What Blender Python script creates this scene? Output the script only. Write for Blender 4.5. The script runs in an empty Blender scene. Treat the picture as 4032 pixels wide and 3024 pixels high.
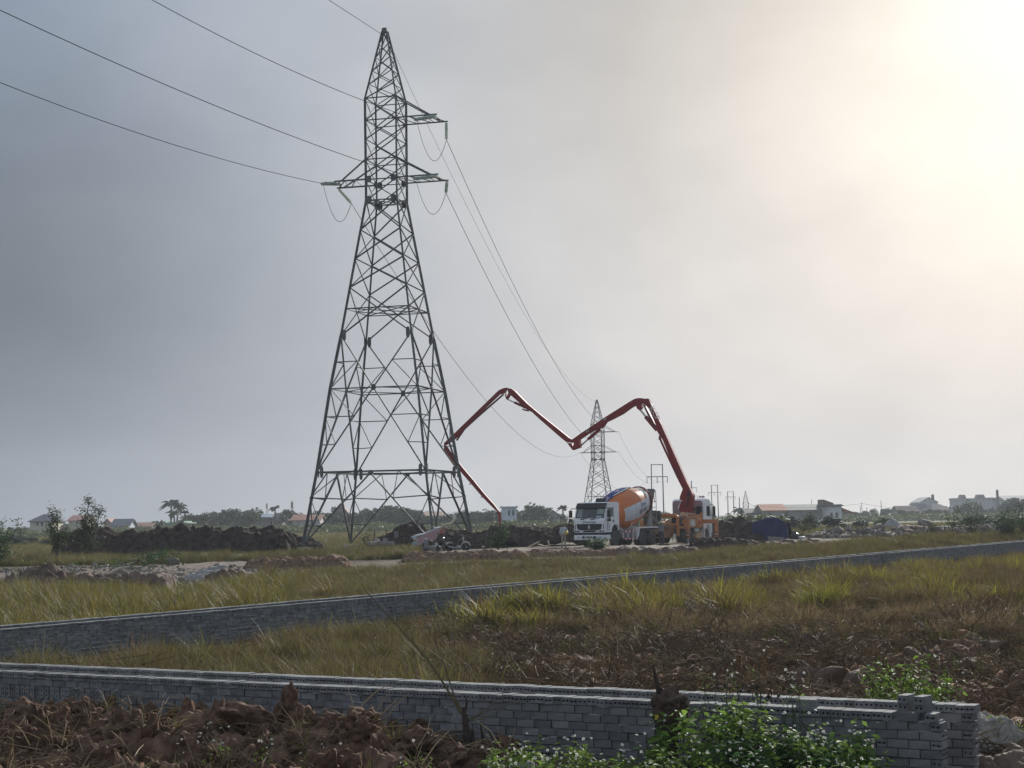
import bpy, math, random
import numpy as np
from mathutils import Vector, Matrix, Euler
random.seed(7); RNG = np.random.default_rng(7)
R = math.radians
scene = bpy.context.scene
COL = scene.collection

# ---------------------------------------------------------------- camera
F, CX, CY, EYE = 6500.0, 2016.0, 1512.0, 3.1
PITCH, ROLL = math.atan(528 / F), R(0.95)
fw = np.array([0, math.cos(PITCH), math.sin(PITCH)])
r0 = np.array([1.0, 0, 0]); u0 = np.array([0, -math.sin(PITCH), math.cos(PITCH)])
rt = r0 * math.cos(ROLL) - u0 * math.sin(ROLL)
up = u0 * math.cos(ROLL) + r0 * math.sin(ROLL)
cam_d = bpy.data.cameras.new('camera'); cam = bpy.data.objects.new('camera', cam_d); COL.objects.link(cam)
cam_d.sensor_width = 36.0; cam_d.lens = F / 4032 * 36.0; cam_d.clip_start = 0.1; cam_d.clip_end = 6000
M = Matrix([[rt[0], up[0], -fw[0], 0], [rt[1], up[1], -fw[1], 0], [rt[2], up[2], -fw[2], EYE], [0, 0, 0, 1]])
cam.matrix_world = M; scene.camera = cam

# ---------------------------------------------------------------- photograph pixel -> place
def ray(px, py): return fw + rt * ((px - CX) / F) + up * ((CY - py) / F)
def at(px, py, Y):
    d = ray(px, py); p = d * (Y / d[1]); return Vector((p[0], p[1], p[2] + EYE))
def onz(px, py, z):
    d = ray(px, py); p = d * ((z - EYE) / d[2]); return Vector((p[0], p[1], z))
def proj(P):
    P = np.asarray(P, float) - np.array([0, 0, EYE])
    dz = P @ fw; return CX + F * (P @ rt) / dz, CY - F * (P @ up) / dz

# ---------------------------------------------------------------- sky and sun
SAZ, SEL = R(20.0), R(18.0)
SD = Vector((math.sin(SAZ) * math.cos(SEL), math.cos(SAZ) * math.cos(SEL), math.sin(SEL)))
sun_d = bpy.data.lights.new('sun', 'SUN'); sun_d.energy = 4.8; sun_d.angle = R(4); sun_d.color = (1.0, 0.965, 0.91)
sun = bpy.data.objects.new('sun', sun_d); COL.objects.link(sun)
sun.rotation_euler = (-SD).to_track_quat('-Z', 'Y').to_euler(); sun.location = (60, 150, 80)

world = bpy.data.worlds.new('World'); scene.world = world; world.use_nodes = True
def build_world():
    nt = world.node_tree; N = nt.nodes; L = nt.links; N.clear()
    def node(t, **k):
        n = N.new(t)
        for a, b in k.items(): setattr(n, a, b)
        return n
    out = node('ShaderNodeOutputWorld'); bg = node('ShaderNodeBackground'); L.new(bg.outputs[0], out.inputs[0])
    sky = node('ShaderNodeTexSky', sky_type='NISHITA'); sky.sun_disc = False
    sky.sun_elevation = SEL; sky.sun_rotation = SAZ; sky.air_density = 1.6; sky.dust_density = 6.0; sky.ozone_density = 1.5
    tc = node('ShaderNodeTexCoord')
    def math_(op, a, b=None, c=None, clamp=False):
        n = node('ShaderNodeMath', operation=op); n.use_clamp = clamp
        for i, v in enumerate((a, b, c)):
            if v is None: continue
            if isinstance(v, (int, float)): n.inputs[i].default_value = v
            else: L.new(v, n.inputs[i])
        return n.outputs[0]
    def dotdir(v):
        n = node('ShaderNodeVectorMath', operation='DOT_PRODUCT'); L.new(tc.outputs['Generated'], n.inputs[0])
        n.inputs[1].default_value = v; return n.outputs['Value']
    def noise(sc, detail, rough, off, stretch=(1, 1, 1)):
        mp = node('ShaderNodeMapping'); mp.inputs['Location'].default_value = off; mp.inputs['Scale'].default_value = stretch
        L.new(tc.outputs['Generated'], mp.inputs[0])
        n = node('ShaderNodeTexNoise'); n.inputs['Scale'].default_value = sc; n.inputs['Detail'].default_value = detail
        n.inputs['Roughness'].default_value = rough; L.new(mp.outputs[0], n.inputs['Vector']); return n.outputs[0]
    n1 = noise(3.2, 4, .5, (3.1, .4, 1.7), (1, 1, 1.6)); n2 = noise(9.0, 5, .55, (.3, 7.4, 2.2), (1, 1, 1.8))
    d = dotdir(tuple(SD))
    warp = math_('ADD', math_('MULTIPLY', math_('SUBTRACT', n1, .5), .26), math_('MULTIPLY', math_('SUBTRACT', n2, .5), .14))
    dw = math_('MAXIMUM', math_('ADD', d, math_('MULTIPLY', warp, math_('SUBTRACT', 1.25, d))), 0.0)
    dw = math_('MINIMUM', dw, 1.0)
    g8 = math_('POWER', dw, 8.0); g40 = math_('POWER', dw, 26.0); g400 = math_('POWER', math_('MAXIMUM', dw, 0.0), 140.0)
    def scale(col, fac):
        n = node('ShaderNodeVectorMath', operation='SCALE'); n.inputs[0].default_value = col; L.new(fac, n.inputs['Scale']); return n.outputs[0]
    def addv(a, b):
        n = node('ShaderNodeVectorMath', operation='ADD'); L.new(a, n.inputs[0]); L.new(b, n.inputs[1]); return n.outputs[0]
    one = node('ShaderNodeValue'); one.outputs[0].default_value = 1.0
    v = addv(scale((.116, .178, .272), one.outputs[0]), scale((.16, .16, .165), math_('POWER', math_('SUBTRACT', 1.0, dw, clamp=True), 1.4)))
    v = addv(v, scale((.475, .430, .365), g8)); v = addv(v, scale((.08, .075, .06), g40)); v = addv(v, scale((.0, .0, .0), g400))
    # the lower air is paler, the bank of rain cloud over on the dim side is darker
    sep = node('ShaderNodeSeparateXYZ'); L.new(tc.outputs['Generated'], sep.inputs[0])
    low = math_('POWER', math_('SUBTRACT', 1.0, math_('ABSOLUTE', sep.outputs[2]), clamp=True), 14.0)
    v = addv(v, scale((.25, .195, .115), math_('MULTIPLY', low, math_('POWER', dw, 4.0))))
    bank = Vector((-.30, .95, .135)).normalized()
    b = math_('POWER', math_('MAXIMUM', dotdir(tuple(bank)), 0.0), 100.0)
    b2 = math_('POWER', math_('MAXIMUM', dotdir(tuple(Vector(ray(2560, 60)).normalized())), 0.0), 90.0)
    cl = math_('ADD', math_('MULTIPLY', math_('SUBTRACT', n1, .5), .55), math_('MULTIPLY', math_('SUBTRACT', n2, .5), .22))
    fac = math_('ADD', math_('SUBTRACT', 1.0, math_('ADD', math_('MULTIPLY', b, .50), math_('MULTIPLY', b2, .36))), math_('MULTIPLY', cl, math_('SUBTRACT', 1.1, math_('MULTIPLY', dw, .8))))
    sc = node('ShaderNodeVectorMath', operation='SCALE'); L.new(v, sc.inputs[0]); L.new(fac, sc.inputs['Scale'])
    # thin clear-sky share behind the cloud
    mx = node('ShaderNodeMix', data_type='RGBA'); mx.inputs['Factor'].default_value = 0.04
    sk = node('ShaderNodeVectorMath', operation='SCALE'); L.new(sky.outputs[0], sk.inputs[0]); sk.inputs['Scale'].default_value = 0.10
    L.new(sc.outputs[0], mx.inputs[6]); L.new(sk.outputs[0], mx.inputs[7])
    # Background strength 0.1: the cloud radiances are written for strength 1
    sc2 = node('ShaderNodeVectorMath', operation='SCALE'); L.new(mx.outputs[2], sc2.inputs[0]); sc2.inputs['Scale'].default_value = 10.0
    L.new(sc2.outputs[0], bg.inputs[0]); bg.inputs[1].default_value = 0.1
build_world()
scene.view_settings.view_transform = 'Standard'; scene.view_settings.look = 'None'
scene.view_settings.exposure = 0.38; scene.view_settings.gamma = 1.0; scene.view_settings.use_curve_mapping = False
scene.cycles.max_bounces = 6; scene.cycles.diffuse_bounces = 3; scene.cycles.transmission_bounces = 4
scene.cycles.volume_bounces = 0
scene.cycles.use_denoising = True; scene.cycles.denoiser = 'OPENIMAGEDENOISE'; scene.cycles.denoising_prefilter = 'ACCURATE'

# ---------------------------------------------------------------- noise
def _h(ix, iy, s):
    n = (ix.astype(np.int64) * 374761393 + iy.astype(np.int64) * 668265263 + s * 1442695041) & 0x7fffffff
    n = ((n ^ (n >> 13)) * 1274126177) & 0x7fffffff
    return ((n ^ (n >> 16)) & 0xffffff) / float(0xffffff)
def vnoise(x, y, s=0):
    x = np.asarray(x, float); y = np.asarray(y, float)
    ix = np.floor(x); iy = np.floor(y); fx = x - ix; fy = y - iy
    fx = fx * fx * (3 - 2 * fx); fy = fy * fy * (3 - 2 * fy)
    a = _h(ix, iy, s); b = _h(ix + 1, iy, s); c = _h(ix, iy + 1, s); d = _h(ix + 1, iy + 1, s)
    return (a * (1 - fx) + b * fx) * (1 - fy) + (c * (1 - fx) + d * fx) * fy
def fbm(x, y, o=4, s=0, g=.5):
    t = 0; a = 1; w = 0
    for i in range(o):
        t = t + a * vnoise(np.asarray(x) * 2 ** i + 17.3 * i, np.asarray(y) * 2 ** i - 9.1 * i, s + i); w += a; a *= g
    return t / w
def worley(x, y, s=0):
    x = np.asarray(x, float); y = np.asarray(y, float); ix = np.floor(x); iy = np.floor(y)
    best = np.full(x.shape, 9.0); val = np.zeros(x.shape)
    for i in (-1, 0, 1):
        for j in (-1, 0, 1):
            cx = ix + i + _h(ix + i, iy + j, s); cy = iy + j + _h(ix + i, iy + j, s + 5)
            d = np.hypot(x - cx, y - cy); m = d < best
            best = np.where(m, d, best); val = np.where(m, _h(ix + i, iy + j, s + 9), val)
    return best, val
def sst(a, b, x):
    t = np.clip((np.asarray(x, float) - a) / (b - a), 0, 1); return t * t * (3 - 2 * t)

# ---------------------------------------------------------------- ground height
# near walls: top front edge runs from (4.17,16.5) to (-7.19,23.22); far walls are square to them
W1R = np.array([4.17, 16.50]); A1 = R(-30.35)
D1 = np.array([math.cos(A1), math.sin(A1)]); N1 = np.array([math.sin(A1), -math.cos(A1)])   # N1 looks to the camera
W2L = np.array([-10.06, 32.44]); A2 = R(59.78)
D2 = np.array([math.cos(A2), math.sin(A2)]); N2 = np.array([math.sin(A2), -math.cos(A2)])
def near_d(x, y): return (x - W1R[0]) * N1[0] + (y - W1R[1]) * N1[1]
def near_s(x, y): return (x - W1R[0]) * D1[0] + (y - W1R[1]) * D1[1]
def far_e(x, y): return -((x - W2L[0]) * N2[0] + (y - W2L[1]) * N2[1])      # > 0 beyond the far walls
def far_s(x, y): return (x - W2L[0]) * D2[0] + (y - W2L[1]) * D2[1]
def G(x, y, rough=True):
    x = np.asarray(x, float); y = np.asarray(y, float)
    d = near_d(x, y); s = near_s(x, y); e = far_e(x, y)
    past = sst(.1, .9, s)                                           # ground past the end of the near walls
    front = sst(-.05 - 5 * past, .0 + .5 * past, d)
    z = front * (.42 + .9 * sst(7.0, 15, d))
    ditch = (1 - past) * (d < 0) * (d > -1.1)
    z = z - .1 * ditch
    # worked pad round the tower and the trucks
    pad = .72 + .30 * sst(-14, 3, x)
    yy = y - .12 * x
    z = z + (1 - front) * pad * sst(72, 108, yy) * (1 - .75 * sst(150, 260, yy)) * sst(0, 6, e)
    if not rough: return z
    k = (d < -1.2) & (d > -60) & (e < -.3) & (y > 5) & (y < 90)
    if np.any(k):
        xx, yy2 = x[k], y[k]; f1, c1 = worley(xx * .9, yy2 * .9, 31); f2, c2 = worley(xx * 2.3, yy2 * 2.3, 33); z = np.array(z, float)
        z[k] += ((.55 - f1) * .16 + (c1 - .5) * .14 + (.5 - f2) * .10 + (c2 - .5) * .06) * sst(-1.2, -2.0, d[k]) * sst(-.3, -1.2, e[k]) * sst(200, 700, proj(np.stack([xx, yy2, 0 * xx], -1))[0])
    amp = np.where(d > 0, .05, .07) * (1 - sst(60, 120, y) * .4)
    z = z + (fbm(x * .7, y * .7, 4, 3) - .5) * 2 * amp
    return z
def g1(x, y): return float(G(np.array([x]), np.array([y]))[0])
def ong(px, py, lift=0.0):
    d = ray(px, py); yy = 20 * 1.0012 ** np.arange(0, 2700); t = yy / d[1]; zr = EYE + d[2] * t; gz = G(d[0] * t, yy, False)
    i = int(np.argmax(zr < gz + lift)); return Vector((d[0] * t[i], yy[i], g1(d[0] * t[i], yy[i])))
def onY(px, Y):
    p = at(px, 2100, Y); return Vector((p.x, Y, g1(p.x, Y)))

# ---------------------------------------------------------------- materials
MATS = {}
def mat(name, col, rough=.8, var=.18, scale=4.0, bump=0.0, bscale=40.0, metal=0.0, spec=.3, col2=None, objvar=0.0, transl=0.0, tone=False, stain=0.0):
    if name in MATS: return MATS[name]
    m = bpy.data.materials.new(name); m.use_nodes = True; nt = m.node_tree; N = nt.nodes; L = nt.links
    p = N['Principled BSDF']; o = N['Material Output']
    p.inputs['Roughness'].default_value = rough; p.inputs['Metallic'].default_value = metal
    p.inputs['Specular IOR Level'].default_value = spec
    tc = N.new('ShaderNodeTexCoord')
    n = N.new('ShaderNodeTexNoise'); n.inputs['Scale'].default_value = scale; n.inputs['Detail'].default_value = 5
    L.new(tc.outputs['Object'], n.inputs['Vector'])
    c2 = col2 if col2 else tuple(c * (1 + var) for c in col); c1 = col if col2 else tuple(c * (1 - var) for c in col)
    mr = N.new('ShaderNodeMapRange'); mr.inputs[1].default_value = .32; mr.inputs[2].default_value = .68; L.new(n.outputs[0], mr.inputs[0])
    mx = N.new('ShaderNodeMix'); mx.data_type = 'RGBA'; L.new(mr.outputs[0], mx.inputs[0])
    mx.inputs[6].default_value = (*c1, 1); mx.inputs[7].default_value = (*c2, 1)
    cur = mx.outputs[2]
    if stain:
        n3 = N.new('ShaderNodeTexNoise'); n3.inputs['Scale'].default_value = scale * .35; n3.inputs['Detail'].default_value = 7; n3.inputs['Roughness'].default_value = .7
        L.new(tc.outputs['Object'], n3.inputs['Vector'])
        m3 = N.new('ShaderNodeMapRange'); m3.inputs[1].default_value = .5; m3.inputs[2].default_value = .75; m3.inputs[4].default_value = stain; L.new(n3.outputs[0], m3.inputs[0])
        x3 = N.new('ShaderNodeMix'); x3.data_type = 'RGBA'; L.new(m3.outputs[0], x3.inputs[0]); L.new(cur, x3.inputs[6]); x3.inputs[7].default_value = (.12, .095, .07, 1); cur = x3.outputs[2]
    if objvar or tone:
        oi = N.new('ShaderNodeObjectInfo'); at_ = N.new('ShaderNodeAttribute'); at_.attribute_name = 'tone'
        ad = N.new('ShaderNodeMath'); ad.operation = 'ADD'
        L.new(oi.outputs['Random'], ad.inputs[0]); L.new(at_.outputs['Fac'], ad.inputs[1])
        fr = N.new('ShaderNodeMath'); fr.operation = 'FRACT'; L.new(ad.outputs[0], fr.inputs[0])
        mp = N.new('ShaderNodeMapRange'); mp.inputs[3].default_value = 1 - objvar; mp.inputs[4].default_value = 1 + objvar; L.new(fr.outputs[0], mp.inputs[0])
        vs = N.new('ShaderNodeVectorMath'); vs.operation = 'SCALE'; L.new(cur, vs.inputs[0]); L.new(mp.outputs[0], vs.inputs['Scale']); cur = vs.outputs[0]
    L.new(cur, p.inputs['Base Color'])
    if bump:
        b = N.new('ShaderNodeBump'); b.inputs['Strength'].default_value = bump; b.inputs['Distance'].default_value = .02
        n2 = N.new('ShaderNodeTexNoise'); n2.inputs['Scale'].default_value = bscale; n2.inputs['Detail'].default_value = 4
        L.new(tc.outputs['Object'], n2.inputs['Vector']); L.new(n2.outputs[0], b.inputs['Height']); L.new(b.outputs[0], p.inputs['Normal'])
    if transl:
        t = N.new('ShaderNodeBsdfTranslucent'); L.new(cur, t.inputs['Color'])
        ms = N.new('ShaderNodeMixShader'); ms.inputs[0].default_value = transl
        L.new(p.outputs[0], ms.inputs[1]); L.new(t.outputs[0], ms.inputs[2]); L.new(ms.outputs[0], o.inputs['Surface'])
    MATS[name] = m; return m

# ---------------------------------------------------------------- mesh building
class MB:
    def __init__(s): s.v = []; s.f = []; s.mi = []; s.m = 0; s.sm = False
    def add(s, vs, fs):
        b = len(s.v); s.v += [tuple(v) for v in vs]; s.f += [tuple(b + i for i in f) for f in fs]; s.mi += [s.m] * len(fs)
    def box(s, c, size, rz=0.0, mtx=None):
        hx, hy, hz = size[0] / 2, size[1] / 2, size[2] / 2
        vs = [Vector((sx * hx, sy * hy, sz * hz)) for sx in (-1, 1) for sy in (-1, 1) for sz in (-1, 1)]
        if mtx is not None: vs = [mtx @ v for v in vs]
        if rz: q = Matrix.Rotation(rz, 3, 'Z'); vs = [q @ v for v in vs]
        c = Vector(c); vs = [v + c for v in vs]
        s.add(vs, [(0, 1, 3, 2), (4, 6, 7, 5), (0, 4, 5, 1), (2, 3, 7, 6), (0, 2, 6, 4), (1, 5, 7, 3)])
    def bb(s, x0, x1, y0, y1, z0, z1): s.box(((x0 + x1) / 2, (y0 + y1) / 2, (z0 + z1) / 2), (abs(x1 - x0), abs(y1 - y0), abs(z1 - z0)))
    def frame_(s, p0, p1, ref=None):
        d = (Vector(p1) - Vector(p0)); l = d.length; d = d.normalized()
        ref = Vector(ref) if ref is not None else (Vector((0, 0, 1)) if abs(d.z) < .95 else Vector((1, 0, 0)))
        a = d.cross(ref)
        if a.length < 1e-5: a = d.orthogonal()
        a.normalize(); b = a.cross(d).normalized(); return d, a, b, l
    def bar(s, p0, p1, w, h, ref=None):
        d, a, b, l = s.frame_(p0, p1, ref); p0 = Vector(p0); p1 = Vector(p1)
        vs = [p + a * (sx * w / 2) + b * (sy * h / 2) for p in (p0, p1) for sx, sy in ((-1, -1), (1, -1), (1, 1), (-1, 1))]
        s.add(vs, [(3, 2, 1, 0), (4, 5, 6, 7), (0, 1, 5, 4), (1, 2, 6, 5), (2, 3, 7, 6), (3, 0, 4, 7)])
    def angle(s, p0, p1, w, t, ref=None):
        d, a, b, l = s.frame_(p0, p1, ref); p0 = Vector(p0); p1 = Vector(p1)
        sec = [(0, 0), (w, 0), (w, t), (t, t), (t, w), (0, w)]
        vs = [p + a * (x - w * .3) + b * (y - w * .3) for p in (p0, p1) for x, y in sec]
        s.add(vs, [(5, 4, 3, 2, 1, 0), (6, 7, 8, 9, 10, 11)] + [(i, (i + 1) % 6, 6 + (i + 1) % 6, 6 + i) for i in range(6)])
    def tube(s, pts, rad, n=6, cap=True):
        pts = [Vector(p) for p in pts]; rs = rad if isinstance(rad, (list, tuple)) else [rad] * len(pts)
        vs = []; ref = None
        for i, p in enumerate(pts):
            d = (pts[min(i + 1, len(pts) - 1)] - pts[max(i - 1, 0)]).normalized()
            if ref is None: ref = d.orthogonal().normalized()
            a = (ref - d * ref.dot(d)); a = a.normalized() if a.length > 1e-6 else d.orthogonal().normalized(); ref = a; b = d.cross(a)
            vs += [p + (a * math.cos(k * 2 * math.pi / n) + b * math.sin(k * 2 * math.pi / n)) * rs[i] for k in range(n)]
        fs = [(i * n + k, i * n + (k + 1) % n, (i + 1) * n + (k + 1) % n, (i + 1) * n + k) for i in range(len(pts) - 1) for k in range(n)]
        if cap: fs += [tuple(range(n))[::-1], tuple((len(pts) - 1) * n + k for k in range(n))]
        s.add(vs, fs)
    def lathe(s, prof, o, axis, n=16, cap=True):
        axis = Vector(axis).normalized(); a = axis.orthogonal().normalized(); b = axis.cross(a); o = Vector(o)
        vs = [o + axis * t + (a * math.cos(k * 2 * math.pi / n) + b * math.sin(k * 2 * math.pi / n)) * r for t, r in prof for k in range(n)]
        fs = [(i * n + k, i * n + (k + 1) % n, (i + 1) * n + (k + 1) % n, (i + 1) * n + k) for i in range(len(prof) - 1) for k in range(n)]
        if cap: fs += [tuple(range(n))[::-1], tuple((len(prof) - 1) * n + k for k in range(n))]
        s.add(vs, fs)
    def prism(s, poly, d0, d1, fn):
        """poly of (u,v); fn(u,v,d) -> point"""
        n = len(poly); vs = [fn(u, v, d0) for u, v in poly] + [fn(u, v, d1) for u, v in poly]
        s.add(vs, [tuple(range(n))[::-1], tuple(range(n, 2 * n))] + [(i, (i + 1) % n, n + (i + 1) % n, n + i) for i in range(n)])
    def xz(s, poly, y0, y1): s.prism(poly, y0, y1, lambda u, v, d: Vector((u, d, v)))
    def yz(s, poly, x0, x1): s.prism(poly, x0, x1, lambda u, v, d: Vector((d, u, v)))
    def mesh(s, name, mats, smooth=False, bevel=0):
        me = bpy.data.meshes.new(name); me.from_pydata(s.v, [], s.f)
        for m in (mats if isinstance(mats, (list, tuple)) else [mats]): me.materials.append(m)
        if any(s.mi): me.polygons.foreach_set('material_index', s.mi)
        me.update()
        import bmesh
        bm = bmesh.new(); bm.from_mesh(me); bmesh.ops.recalc_face_normals(bm, faces=bm.faces)
        if bevel:
            bmesh.ops.bevel(bm, geom=[e for e in bm.edges if len(e.link_faces) == 2 and e.calc_face_angle(0) > .5], offset=bevel, segments=2, affect='EDGES', clamp_overlap=True)
        bm.to_mesh(me); bm.free()
        if smooth:
            me.polygons.foreach_set('use_smooth', [True] * len(me.polygons))
            try: me.set_sharp_from_angle(angle=R(40))
            except Exception: pass
        return me
    def build(s, name, mats, parent=None, smooth=False, bevel=0, loc=None):
        return obj(name, s.mesh(name, mats, smooth, bevel), parent, loc)
def obj(name, me, parent=None, loc=None, rot=None, label=None):
    o = bpy.data.objects.new(name, me); COL.objects.link(o)
    if parent is not None: o.parent = parent
    if loc is not None: o.location = loc
    if rot is not None: o.rotation_euler = rot
    if label: o['label'] = label
    return o
def tag(o, label, cat, group=None, kind=None):
    o['label'] = label; o['category'] = cat
    if group: o['group'] = group
    if kind: o['kind'] = kind
    return o
def thing(name, label, cat, loc=(0, 0, 0), rz=0.0, group=None):
    o = bpy.data.objects.new(name, None); COL.objects.link(o); o.location = loc; o.rotation_euler = (0, 0, rz)
    o.empty_display_size = .2
    return tag(o, label, cat, group)
def copy_tree(o, parent=None):
    c = o.copy(); COL.objects.link(c)
    if parent is not None: c.parent = parent
    for ch in list(o.children): copy_tree(ch, c)
    return c
def np_mesh(name, V, Fq, mats, mi=None, tone=None, smooth=False):
    """quads from numpy"""
    V = np.asarray(V, np.float32); Fq = np.asarray(Fq, np.int32); k = Fq.shape[1]
    me = bpy.data.meshes.new(name); me.vertices.add(len(V)); me.vertices.foreach_set('co', V.ravel())
    me.loops.add(Fq.size); me.loops.foreach_set('vertex_index', Fq.ravel()); me.polygons.add(len(Fq))
    me.polygons.foreach_set('loop_start', np.arange(0, Fq.size, k, dtype=np.int32))
    for m in (mats if isinstance(mats, (list, tuple)) else [mats]): me.materials.append(m)
    if mi is not None: me.polygons.foreach_set('material_index', np.asarray(mi, np.int32))
    if tone is not None:
        a = me.attributes.new('tone', 'FLOAT', 'POINT'); a.data.foreach_set('value', np.asarray(tone, np.float32))
    if smooth: me.polygons.foreach_set('use_smooth', np.ones(len(Fq), bool))
    me.update(calc_edges=True); return me
def grid_faces(nu, nv):
    i = np.arange((nu - 1) * (nv - 1)); a = i // (nv - 1) * nv + i % (nv - 1)
    return np.stack([a, a + nv, a + nv + 1, a + 1], 1)

# ---------------------------------------------------------------- scattering of uncountable stuff
def scatter(name, label, cat, meshes, P, rot, sc, idx=None):
    c = bpy.data.collections.new(name + '_pieces')
    for i, me in enumerate(meshes):
        o = bpy.data.objects.new('%s_piece_%02d' % (name, i), me); c.objects.link(o)
    P = np.asarray(P, np.float32); n = len(P)
    me = bpy.data.meshes.new(name); me.vertices.add(n); me.vertices.foreach_set('co', P.ravel())
    a = me.attributes.new('rot', 'FLOAT_VECTOR', 'POINT'); a.data.foreach_set('vector', np.asarray(rot, np.float32).ravel())
    a = me.attributes.new('scl', 'FLOAT_VECTOR', 'POINT')
    sc = np.asarray(sc, np.float32); sc = np.repeat(sc[:, None], 3, 1) if sc.ndim == 1 else sc
    a.data.foreach_set('vector', sc.ravel())
    if idx is None: idx = RNG.integers(0, len(meshes), n)
    a = me.attributes.new('idx', 'INT', 'POINT'); a.data.foreach_set('value', np.asarray(idx, np.int32))
    o = bpy.data.objects.new(name, me); COL.objects.link(o); tag(o, label, cat, kind='stuff')
    ng = bpy.data.node_groups.new(name, 'GeometryNodeTree'); N = ng.nodes; L = ng.links
    ng.interface.new_socket('Geometry', in_out='INPUT', socket_type='NodeSocketGeometry')
    ng.interface.new_socket('Geometry', in_out='OUTPUT', socket_type='NodeSocketGeometry')
    gi = N.new('NodeGroupInput'); go = N.new('NodeGroupOutput'); iop = N.new('GeometryNodeInstanceOnPoints')
    ci = N.new('GeometryNodeCollectionInfo'); ci.inputs[0].default_value = c; ci.inputs[1].default_value = True; ci.inputs[2].default_value = True
    def attr(nm, t):
        q = N.new('GeometryNodeInputNamedAttribute'); q.data_type = t; q.inputs[0].default_value = nm; return q.outputs[0]
    e = N.new('FunctionNodeEulerToRotation'); L.new(attr('rot', 'FLOAT_VECTOR'), e.inputs[0])
    L.new(gi.outputs[0], iop.inputs['Points']); L.new(ci.outputs[0], iop.inputs['Instance']); iop.inputs['Pick Instance'].default_value = True
    L.new(attr('idx', 'INT'), iop.inputs['Instance Index']); L.new(e.outputs[0], iop.inputs['Rotation']); L.new(attr('scl', 'FLOAT_VECTOR'), iop.inputs['Scale'])
    L.new(iop.outputs[0], go.inputs[0])
    md = o.modifiers.new('scatter', 'NODES'); md.node_group = ng
    return o
def blades_mesh(name, n, h, hv, spread, w, lean, m, seed, seg=3, droop=.35):
    """one tuft of n curved tapering blades"""
    g = np.random.default_rng(seed); V = []; Fs = []; T = []
    for i in range(n):
        a = g.uniform(0, 6.283); rr = spread * math.sqrt(g.uniform()); b = np.array([rr * math.cos(a), rr * math.sin(a), -.03])
        hh = h * (1 + hv * g.uniform(-1, 1)); la = g.uniform(0, 6.283); ln = lean * abs(g.normal()) + .04
        dirv = np.array([math.cos(la), math.sin(la), 0]); side = np.array([-math.sin(la + g.uniform(-1, 1)), math.cos(la), 0]); side /= np.linalg.norm(side)
        t0 = g.uniform(); k0 = len(V); dr = droop * g.uniform(.2, 1.4)
        for j in range(seg + 1):
            t = j / seg; ww = w * (1 - t ** 1.6 * .93) * .5
            p = b + dirv * hh * (ln * t + dr * t ** 2.4) + np.array([0, 0, hh * (t - .45 * dr * t ** 3)])
            V += [p - side * ww, p + side * ww]; T += [t0, t0]
        Fs += [(k0 + 2 * j, k0 + 2 * j + 1, k0 + 2 * j + 3, k0 + 2 * j + 2) for j in range(seg)]
    return np_mesh(name, V, Fs, m, tone=T)
def clod_mesh(name, m, seed, sub=2, rough=.35, flat=.7, smooth=True):
    import bmesh
    bm = bmesh.new(); bmesh.ops.create_icosphere(bm, subdivisions=sub, radius=.5)
    g = random.Random(seed); o = [g.uniform(-50, 50) for _ in range(3)]
    from mathutils import noise as mn
    for v in bm.verts:
        d = v.co.normalized(); k = 1 + rough * (mn.noise(d * 1.4 + Vector(o)) * 1.1 + mn.noise(d * 3.5 + Vector(o)) * .6 + mn.noise(d * 8 + Vector(o)) * .30 + mn.noise(d * 17 + Vector(o)) * .16)
        v.co = Vector((d.x * k, d.y * k * g.uniform(.97, 1.03), d.z * k * flat)) * .5
    for f_ in bm.faces: f_.smooth = smooth
    me = bpy.data.meshes.new(name); bm.to_mesh(me); bm.free(); me.materials.append(m); return me
def leaves_np(C, size, g, fold=.25, up_bias=.6, aspect=.42):
    """folded leaf quads (two per leaf) at centres C"""
    n = len(C); az = g.uniform(0, 6.283, n); el = g.normal(0, .6, n) * (1.2 - up_bias)
    d = np.stack([np.cos(az) * np.cos(el), np.sin(az) * np.cos(el), np.sin(el) - .25], 1); d /= np.linalg.norm(d, axis=1)[:, None]
    upv = np.stack([g.normal(0, .35, n), g.normal(0, .35, n), np.ones(n) * up_bias + .1], 1)
    s = np.cross(d, upv); s /= np.linalg.norm(s, axis=1)[:, None] + 1e-9; nn = np.cross(s, d)
    L = size * g.uniform(.6, 1.3, n); W = L * aspect
    a = C; tip = C + d * L[:, None]; mid = C + d * (L * .45)[:, None]
    l = mid + s * (W * .5)[:, None] + nn * (W * fold)[:, None]; r = mid - s * (W * .5)[:, None] + nn * (W * fold)[:, None]
    V = np.stack([a, l, tip, r], 1).reshape(-1, 3); Fq = np.arange(4 * n).reshape(-1, 4)
    T = np.repeat(g.uniform(0, 1, n), 4); return V, Fq, T
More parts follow.
